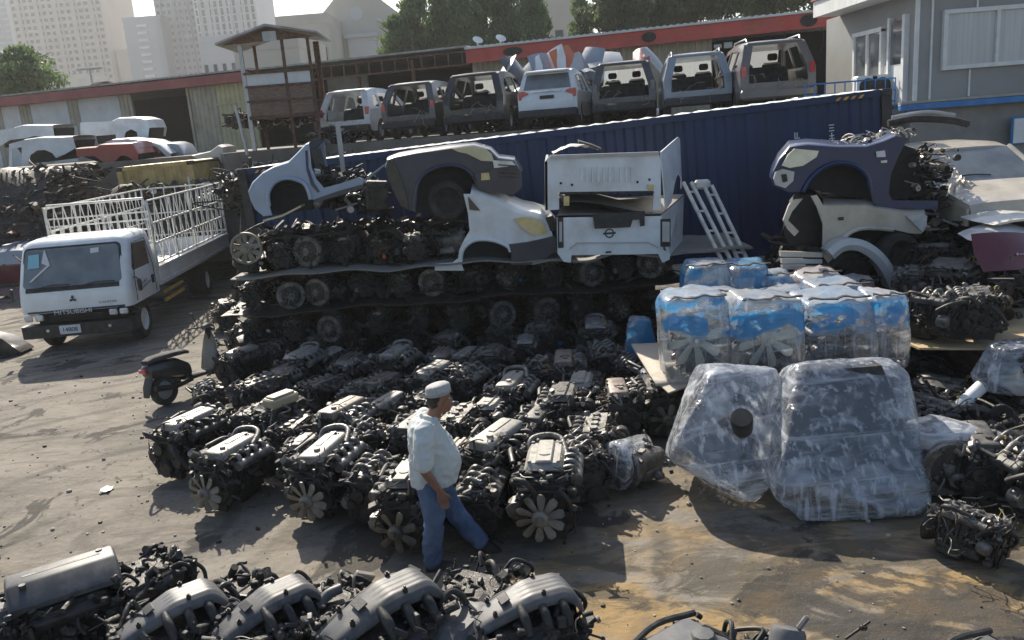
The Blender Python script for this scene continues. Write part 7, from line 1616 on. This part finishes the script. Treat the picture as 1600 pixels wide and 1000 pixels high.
# ================================================================ THE WALKING MAN
def remesh(name, build, m, voxel=.010, smooth=4, disp=None, parent=None):
    mb = MB(); build(mb); bmesh.ops.recalc_face_normals(mb.bm, faces=mb.bm.faces); me = bpy.data.meshes.new('src'); mb.bm.to_mesh(me); mb.bm.free()
    ob = bpy.data.objects.new('src', me); col.objects.link(ob)
    md = ob.modifiers.new('r', 'REMESH'); md.mode = 'VOXEL'; md.voxel_size = voxel
    sm = ob.modifiers.new('s', 'SMOOTH'); sm.iterations = smooth; sm.factor = .5
    dg = bpy.context.evaluated_depsgraph_get(); me2 = bpy.data.meshes.new_from_object(ob.evaluated_get(dg)); bpy.data.objects.remove(ob); bpy.data.meshes.remove(me)
    if disp:
        bm = bmesh.new(); bm.from_mesh(me2); bm.normal_update()
        for v in bm.verts: v.co += v.normal * disp(v.co)
        bm.to_mesh(me2); bm.free()
    me2.materials.clear(); me2.materials.append(M[m]); me2.name = name
    me2.polygons.foreach_set('use_smooth', [True] * len(me2.polygons))
    return link(name, me2, parent)
def limb(mb, pts, rs, seg=14):
    P = spline([Vector(p) for p in pts], 5); n = len(P); L_ = []
    for i in range(n):
        u = i / (n - 1) * (len(rs) - 1); k = min(int(u), len(rs) - 2); f = u - k; L_.append(rs[k] * (1 - f) + rs[k + 1] * f)
    mb.tube(P, L_, seg); mb.ball(P[0], L_[0], 12, 8); mb.ball(P[-1], L_[-1], 12, 8)
mx0 = D(690, 890, 6.9).x
man = thing('person', 'man in pale shirt, blue jeans and grey knit cap walking past the engines', 'person', (mx0 - .02, 6.88, 0), rz=.12)
# local: +x is where he walks, -y towards the camera (his right side)
HX, HZ = .165, 1.575   # head centre
def b_body(mb):
    mb.ball((HX - .012, .01, HZ + .03), (.098, .078, .108), 20, 14)                 # skull
    mb.ball((HX + .035, .01, HZ - .035), (.068, .060, .078), 16, 10)                # face
    mb.ball((HX + .058, .01, HZ - .088), (.036, .040, .028), 12, 8)                 # chin
    mb.ball((HX + .098, .018, HZ - .012), (.022, .012, .020), 10, 6); mb.ball((HX + .088, .016, HZ + .01), (.014, .009, .026), 8, 6)   # nose
    mb.ball((HX + .086, .012, HZ - .052), (.014, .024, .008), 8, 6); mb.ball((HX + .084, .012, HZ - .064), (.013, .021, .008), 8, 6)   # lips
    mb.ball((HX + .078, .012, HZ + .032), (.016, .050, .010), 10, 6)               # brow
    for s in (-1, 1): mb.ball((HX - .005, .01 + s * .078, HZ - .01), (.022, .010, .034), 10, 8)        # ears
    limb(mb, [(HX - .02, .008, HZ - .05), (.09, .005, 1.43), (.03, 0, 1.35)], [.062, .062, .085])
    mb.ball((.03, 0, 1.22), (.14, .20, .18)); mb.ball((.07, 0, 1.03), (.17, .18, .16)); mb.ball((.03, 0, .90), (.15, .17, .13))
    # right arm hangs slightly bent, left arm forward on the far side
    limb(mb, [(.0, -.20, 1.36), (-.035, -.255, 1.20), (-.04, -.27, 1.07), (.02, -.275, .95), (.075, -.265, .845)], [.062, .052, .044, .040, .028])
    limb(mb, [(.0, .20, 1.36), (-.03, .26, 1.2), (-.03, .27, 1.08), (.03, .27, .98), (.09, .255, .88)], [.062, .052, .044, .038, .028])
    for (bx, by, bz, d, s) in ((.083, -.265, .83, Vector((.22, .02, -1)), 1), (.10, .25, .865, Vector((.3, -.05, -1)), -1)):
        d.normalize(); w = Vector((1, 0, 0)) if s > 0 else Vector((.5, .0, .8)); w = (w - d * w.dot(d)).normalized(); nn = d.cross(w)
        b0 = Vector((bx, by, bz)); mb.tube([b0, b0 + d * .04, b0 + d * .085], [.026, .034, .033], 10) if False else None
        for k in range(5):
            f = k / 4 - .5; limb(mb, [b0 + w * f * .03, b0 + d * .045 + w * f * .055, b0 + d * .09 + w * f * .062], [.017, .017, .013], 8)
        for k, (f, ln) in enumerate(((-.5, .062), (-.17, .072), (.17, .076), (.5, .068))):
            q = b0 + d * .09 + w * f * .064; c1 = nn * (.012 if s > 0 else -.012)
            limb(mb, [q, q + d * ln * .5 + c1 * .6, q + d * ln * .95 + c1 * 2.2], [.0105, .0095, .0075], 8)
        q = b0 + d * .03 + w * .03; limb(mb, [q, q + d * .03 + w * .03, q + d * .065 + w * .034], [.014, .012, .009], 8)
    # legs: right leg straight under him, left leg trailing out in front in stride
    limb(mb, [(-.0, -.09, .88), (.0, -.09, .5), (-.03, -.09, .12)], [.09, .06, .04]); limb(mb, [(.04, .09, .88), (.16, .09, .5), (.34, .09, .14)], [.09, .06, .04])
remesh('body', b_body, 'skin', .0075, 2, parent=man)
def b_shirt(mb):
    secs = [(.83, .035, .205, .205), (.90, .045, .215, .215), (1.0, .065, .225, .218), (1.10, .065, .212, .218), (1.20, .04, .185, .222), (1.30, .018, .160, .225), (1.38, .012, .125, .195), (1.43, .02, .085, .115)]
    n = 28
    mb.loft([[(cx + rx * math.copysign(abs(math.cos(2 * math.pi * k / n)) ** .9, math.cos(2 * math.pi * k / n)), ry * math.copysign(abs(math.sin(2 * math.pi * k / n)) ** .85, math.sin(2 * math.pi * k / n)), z) for k in range(n)] for z, cx, rx, ry in secs])
    limb(mb, [(.005, -.17, 1.365), (-.02, -.235, 1.25), (-.035, -.265, 1.115)], [.088, .084, .080]); limb(mb, [(.005, .17, 1.365), (-.02, .235, 1.25), (-.03, .262, 1.12)], [.088, .084, .080])
    mb.lathe([(.075, 0), (.078, .03)], (.05, 0, 1.42), (.35, 0, 1), 18)
def fold(p):
    a = noise.noise(Vector((p.x * 5, p.y * 5, p.z * 9))); b = noise.noise(Vector((p.x * 9 + p.z * 7, p.y * 8, p.z * 4 - p.x * 6)))
    c = noise.noise(Vector((p.x * 14 - p.z * 9, p.y * 12, p.z * 16)))
    return .010 * (1 - abs(b) * 2.6) + .008 * a + .004 * (1 - abs(c) * 3) + .001
sh_ = remesh('shirt', b_shirt, 'shirt', .010, 5, fold, man)
mb = MB()
for x in (-.10, 0): pass
mb.bm.free()
def b_jeans(mb):
    n = 20
    mb.loft([[(cx + rx * math.cos(2 * math.pi * k / n), ry * math.sin(2 * math.pi * k / n), z) for k in range(n)] for z, cx, rx, ry in ((.76, .03, .15, .17), (.84, .03, .175, .19), (.93, .045, .17, .185), (.97, .05, .16, .18))])
    limb(mb, [(.0, -.095, .84), (.015, -.10, .62), (.0, -.10, .45), (-.035, -.095, .25), (-.045, -.09, .10)], [.125, .108, .090, .088, .086]); limb(mb, [(.05, .09, .84), (.12, .095, .64), (.19, .095, .47), (.30, .09, .28), (.40, .09, .13)], [.125, .108, .090, .086, .082])
jn = remesh('jeans', b_jeans, 'jeans', .010, 4, lambda p: (.008 * (1 - abs(noise.noise(Vector((p.x * 9 + p.z * 5, p.y * 7, p.z * 9 - p.x * 7)))) * 3) + .006 * noise.noise(Vector((p.x * 16, p.y * 16, p.z * 7)))) * (1 if p.z < .7 else .6), man)
for (x, y, rz_, tilt, z) in ((-.02, -.09, 0, 0, 0), (.46, .09, 0, .55, .03)):
    mb = MB(); mb.X = Matrix.Translation((x, y, z)) @ Matrix.Rotation(tilt, 4, 'Y')
    mb.loft([[(-.10, -.035, 0), (-.10, .035, 0), (-.09, .03, .08), (-.09, -.03, .08)], [(-.02, -.042, 0), (-.02, .042, 0), (-.02, .038, .10), (-.02, -.038, .10)], [(.07, -.048, 0), (.07, .048, 0), (.07, .035, .06), (.07, -.035, .06)], [(.14, -.046, 0), (.14, .046, 0), (.14, .035, .045), (.14, -.035, .045)], [(.18, -.02, .0), (.18, .02, .0), (.175, .015, .03), (.175, -.015, .03)]]); mb.build('shoe', 'black', man, smooth=70)
def b_hair(mb):
    mb.ball((HX - .028, .01, HZ + .022), (.093, .084, .098), 20, 14); mb.ball((HX - .055, .01, HZ - .03), (.058, .068, .05), 14, 10)
remesh('hair', b_hair, 'hair', .009, 3, lambda p: .005 * noise.noise(p * 45), man)
mb = MB(); mb.loft([[(HX - .008 + rx * math.cos(2 * math.pi * k / 24), .01 + ry * math.sin(2 * math.pi * k / 24), HZ + z + .012 * math.cos(2 * math.pi * k / 24)) for k in range(24)] for z, rx, ry in ((.052, .108, .092), (.056, .114, .098), (.082, .115, .099), (.086, .112, .096), (.115, .112, .096), (.135, .104, .089), (.145, .085, .072), (.150, .04, .034))]); cp = mb.build('knit_cap', 'cap', man, smooth=60)
mb = MB(); mb.loft([[(HX - .008 + rx * math.cos(2 * math.pi * k / 24), .01 + ry * math.sin(2 * math.pi * k / 24), HZ + z + .012 * math.cos(2 * math.pi * k / 24)) for k in range(24)] for z, rx, ry in ((.066, .1165, .1005), (.070, .118, .102), (.074, .1165, .1005))], cap=False); mb.build('cap_band', 'txt_g', cp)
for s in (-1, 1):
    mb = MB(); mb.ball((HX + .083, .012 + s * .028, HZ + .012), (.008, .012, .007), 10, 6); mb.build('eye', 'txt_w', man)
for z in (.80,):
    mb = MB(); mb.tube([(-.10, -.19, 1.24), (-.06, -.21, 1.24), (-.02, -.222, 1.24)], .002, 5); mb.bm.free()

# ================================================================ LEFT YARD
def zl(*pts): return [(a / 3.2, b / 3.2) for a, b in pts]
def lbody(label, outline, Y, depth, skin, m, **k):
    t = body('stripped_pickup', label, 'car body', outline, Y, depth, skin, m, **k); return t
t = lbody('stripped white pickup body with open rear arch at the left edge', zl((45, 720), (120, 700), (190, 690), (300, 688), (362, 684), (378, 740), (330, 768), (280, 790), (262, 766), (225, 750), (185, 752), (152, 775), (142, 825), (110, 830), (108, 735), (60, 745), (62, 850), (45, 850)), 29.2, 1.7, (1, 4), 'white', inner=zl((60, 740), (370, 700), (360, 760), (280, 800), (120, 820))); fin(t)
t = lbody('white pickup cab and bed behind the first pickup body at the left edge', zl((0, 650), (70, 640), (110, 628), (262, 628), (272, 690), (200, 684), (170, 680), (135, 690), (50, 700), (0, 730)), 31.5, 1.8, (1, 3), 'white', inner=zl((0, 680), (260, 640), (260, 690), (0, 740))); fin(t)
t = lbody('white pickup with open rear window arch in front of the dark shed door', zl((400, 612), (560, 606), (590, 592), (690, 588), (728, 600), (745, 640), (740, 684), (690, 690), (684, 660), (655, 646), (628, 660), (620, 692), (580, 694), (578, 672), (450, 682), (420, 690), (424, 725), (404, 725)), 32.0, 1.7, (1, 5), 'white', inner=zl((410, 640), (740, 620), (735, 700), (410, 725))); fin(t)
t = lbody('faded red pickup body between the scrap heap and the white shells', zl((378, 745), (480, 738), (500, 725), (660, 718), (690, 770), (684, 822), (665, 800), (630, 778), (600, 780), (575, 806), (560, 820), (520, 812), (470, 780), (385, 785)), 28.8, 1.7, (0, 4), 'red', inner=zl((390, 760), (680, 740), (680, 830), (560, 840), (400, 790))); fin(t)
t = lbody('thin roofed white car shell behind the red pickup body', zl((520, 712), (560, 700), (640, 694), (740, 704), (800, 728), (850, 770), (860, 800), (780, 810), (700, 800), (690, 760), (655, 718)), 30.4, 1.6, (1, 5), 'white', holes=[zl((700, 722), (735, 718), (755, 780), (712, 780)), zl((750, 722), (785, 735), (830, 780), (770, 786))], inner=zl((700, 770), (850, 780), (850, 805), (700, 805))); fin(t)
t = lbody('small white and blue hatchback shell in front of the shed door', zl((795, 722), (860, 716), (890, 726), (925, 782), (900, 795), (850, 790), (820, 750)), 31.0, 1.5, (0, 4), 'sblue', holes=[zl((820, 738), (862, 738), (870, 760), (835, 760))]); fin(t)
t = lbody('pale wedge of a car body right of the yellow container', zl((960, 780), (1050, 760), (1090, 730), (1110, 738), (1120, 775), (1180, 780), (1180, 820), (1110, 818), (1090, 790), (1060, 790), (1045, 820)), 28.0, 1.4, (0, 4), 'silver'); fin(t)
hood('car_wing', 'dark red painted panel standing at the far left edge below the scrap heap', 12, 435, 24.0, 1.3, 1.0, 'maroon', (1.2, .3, -.2), 'panel')
t = thing('car_front_half', 'car front with pale hood and dark stripes at the left edge below the scrap heap', 'car body', D(35, 388, 24.2)); mb = MB()
mb.loft([[(q * .8, y, z + .1 * (1 - q * q)) for q in (-1, -.5, 0, .5, 1)] + [(q * .8, y, z - .35) for q in (1, .5, 0, -.5, -1)] for y, z in ((-.5, -.3), (-.4, -.1), (0, .02), (.8, .15))]); mb.build('hood', 'sblue', t)
mb = MB(); mb.box((-.3, .1, .16), (.12, .9, .02)); mb.build('hood_stripe', 'txt_w', t); mb = MB(); mb.box((.5, -.45, -.25), (.4, .12, .16), bev=.03); mb.build('headlight', 'lens_c', t)
mb = MB(); mb.loft([[(-.85, -.6, -.4), (.85, -.6, -.4), (.85, -.5, -.8), (-.85, -.5, -.8)], [(-.85, -.3, -.35), (.85, -.3, -.35), (.85, -.2, -1.3), (-.85, -.2, -1.3)], [(-.85, 1, -.1), (.85, 1, -.1), (.85, 1, -1.5), (-.85, 1, -1.5)]]); mb.build('lower_body', 'maroon', t)
t = thing('car_wing', 'dark curved wing panel lying on the ground at the left edge', 'panel', G(2, 558, 0)); mb = MB()
mb.loft([[(x, y, z) for x, z in ((-1.0, 0), (-1.0, .62 * k), (-.5, .60 * k), (.1, .38 * k), (.36, .12 * k), (.42, .06), (.36, 0), (.1, .05))] for y, k in ((0, 1), (.15, 1.06), (.5, .9))]); mb.build('wing_skin', 'blackp', t, smooth=50)
mb = MB(); mb.tube([(-.7, -.1, .0 + .03), (0, -.15, .03), (.35, -.05, .06)], .03, 7, 4); mb.build('wing_edge', 'iron', t)
t = thing('black_part', 'dark part cut by the left edge above the foreground engines', 'car part', G(-34, 905, .0)); mb = MB(); mb.box((0, 0, .35), (.35, .5, .7), (.1, .1, .2), bev=.08); mb.build('casing', 'iron', t)
# yellow container
a, b = D(185, 262, 26), D(305, 250, 26); t = container('faded yellow low container with rusty end behind the truck cage', 0, (b - a).length, 2.6, 2.2, 'contyel', False, npan=9)
t.location = (a.x, 26, a.z - 2.6); t.rotation_euler = (0, -.02, -.05); t.name = 'yellow_container'
for ch in t.children:
    if ch.name.startswith('roof'): ch.data.materials[0] = M['contyel']
# scrap heaps at the left
def LZ(x, y, r):
    u = max(0, min(1, (y - 23.8) / 3.2)); return (.35 + 2.95 * u ** .8) * r.uniform(.93, 1.0) + .12
heap('scrap_pile', 'high brown grey heap of axles, pipes and beams behind the truck', lambda r: (r.uniform(-22, -13.0), r.uniform(24, 27.8)), LZ, 2600, 51, (.06, .19), ('scrap1', 'scrap2', 'copper', 'iron2'), w=(5, 3, 2, 1), long=.55, curved=.05)
mound('scrap_core', 'solid dark core of the left scrap heap', lambda u, v: (-24 + 11.2 * u, 23.7 + 4.6 * v, max(0, .3 + 3.25 * min(1, v * 1.4) ** .8 + .3 * noise.noise(Vector((u * 9, v * 6, 1)))) * min(1, (1 - u) * 8)), 30, 14, 'iron2')
heap('scrap_pile', 'row of axles, springs and tyres between the truck cage and the container', lambda r: (r.uniform(-12, -6.2), r.uniform(24.6, 27)), lambda x, y, r: 1.7 + r.uniform(0, 1.15), 900, 52, (.06, .17), ('scrap1', 'scrap2', 'galv', 'tyre'), w=(5, 3, 1, 1), long=.45, curved=.05)
mound('scrap_core', 'dark core of the axle heap behind the truck cage', lambda u, v: (-12.5 + 6.5 * u, 24.2 + 3 * v, 2.6 * math.sin(3.14 * min(.9, .05 + v)) ** .5 * min(1, .15 + 6 * u * (1 - u))), 16, 10, 'iron')
heap('scrap_pile', 'scrap and engine parts around the feet of the rusty lookout', lambda r: (r.uniform(-8.9, -4.9), r.uniform(28.2, 30.5)), lambda x, y, r: TZ + r.uniform(0, .45) + (.8 if abs(x + 7.6) < 1.3 and y > 27 else 0), 700, 53, (.05, .15), ('scrap1', 'scrap2', 'galv', 'iron2'), w=(4, 4, 2, 1), long=.35)
mound('scrap_core', 'dark core of the jumble left of the blue container', lambda u, v: (-7.6 + 3.0 * u, 19.2 + 7.6 * v, (2.6 + .12 * (v * 7)) * math.sin(3.14 * min(.6, .06 + v * 2)) ** .4 * min(1, .1 + 6 * u * (1 - u))) if False else (-6.7 + 2.1 * u, 19.2 + 7.6 * v, 2.95 * min(1, 5 * v + .1) * min(1, .1 + 7 * u * (1 - u))), 12, 14, 'iron')
heap('scrap_pile', 'dark jumble of parts between the lookout and the left end of the blue container', lambda r: (r.uniform(-6.7, -4.7), r.uniform(19.4, 26.5)), lambda x, y, r: 2.9 + r.uniform(-.3, .35), 1000, 54, (.05, .15), ('scrap1', 'scrap2', 'galv', 'iron2'), w=(4, 4, 1, 1), long=.4)
for i, (px, lab) in enumerate(((395, 'tallest white axle stand post left of the lookout'),)):
    q = D(385, 232, 26); mb = MB(); mb.cyl((0, 0, 0), (-.15, 0, 1.5), .05, seg=7); tag(mb.build('steel_post', 'galv'), 'leaning grey pole left of the rusty lookout', 'post').location = (q.x, 26, q.z - .2)
# ---------------------------------------------------------------- haze over the whole place
hz = bpy.data.materials.new('haze'); hz.use_nodes = True; nt = hz.node_tree; nt.nodes.remove(nt.nodes['Principled BSDF'])
pv = nt.nodes.new('ShaderNodeVolumePrincipled'); pv.inputs['Color'].default_value = (.93, .95, .97, 1); pv.inputs['Density'].default_value = .0005; pv.inputs['Anisotropy'].default_value = .3
nt.links.new(pv.outputs[0], nt.nodes['Material Output'].inputs['Volume']); M['haze'] = hz
mb = MB(); mb.box((0, 380, 59), (1400, 860, 120)); o = tag(mb.build('haze', 'haze', smooth=0), kind='stuff')
# tidy: drop helper protos that were never placed
for k, p in PROTO.items():
    if k not in used_p:
        for c in list(p.children): bpy.data.objects.remove(c)
        bpy.data.objects.remove(p)
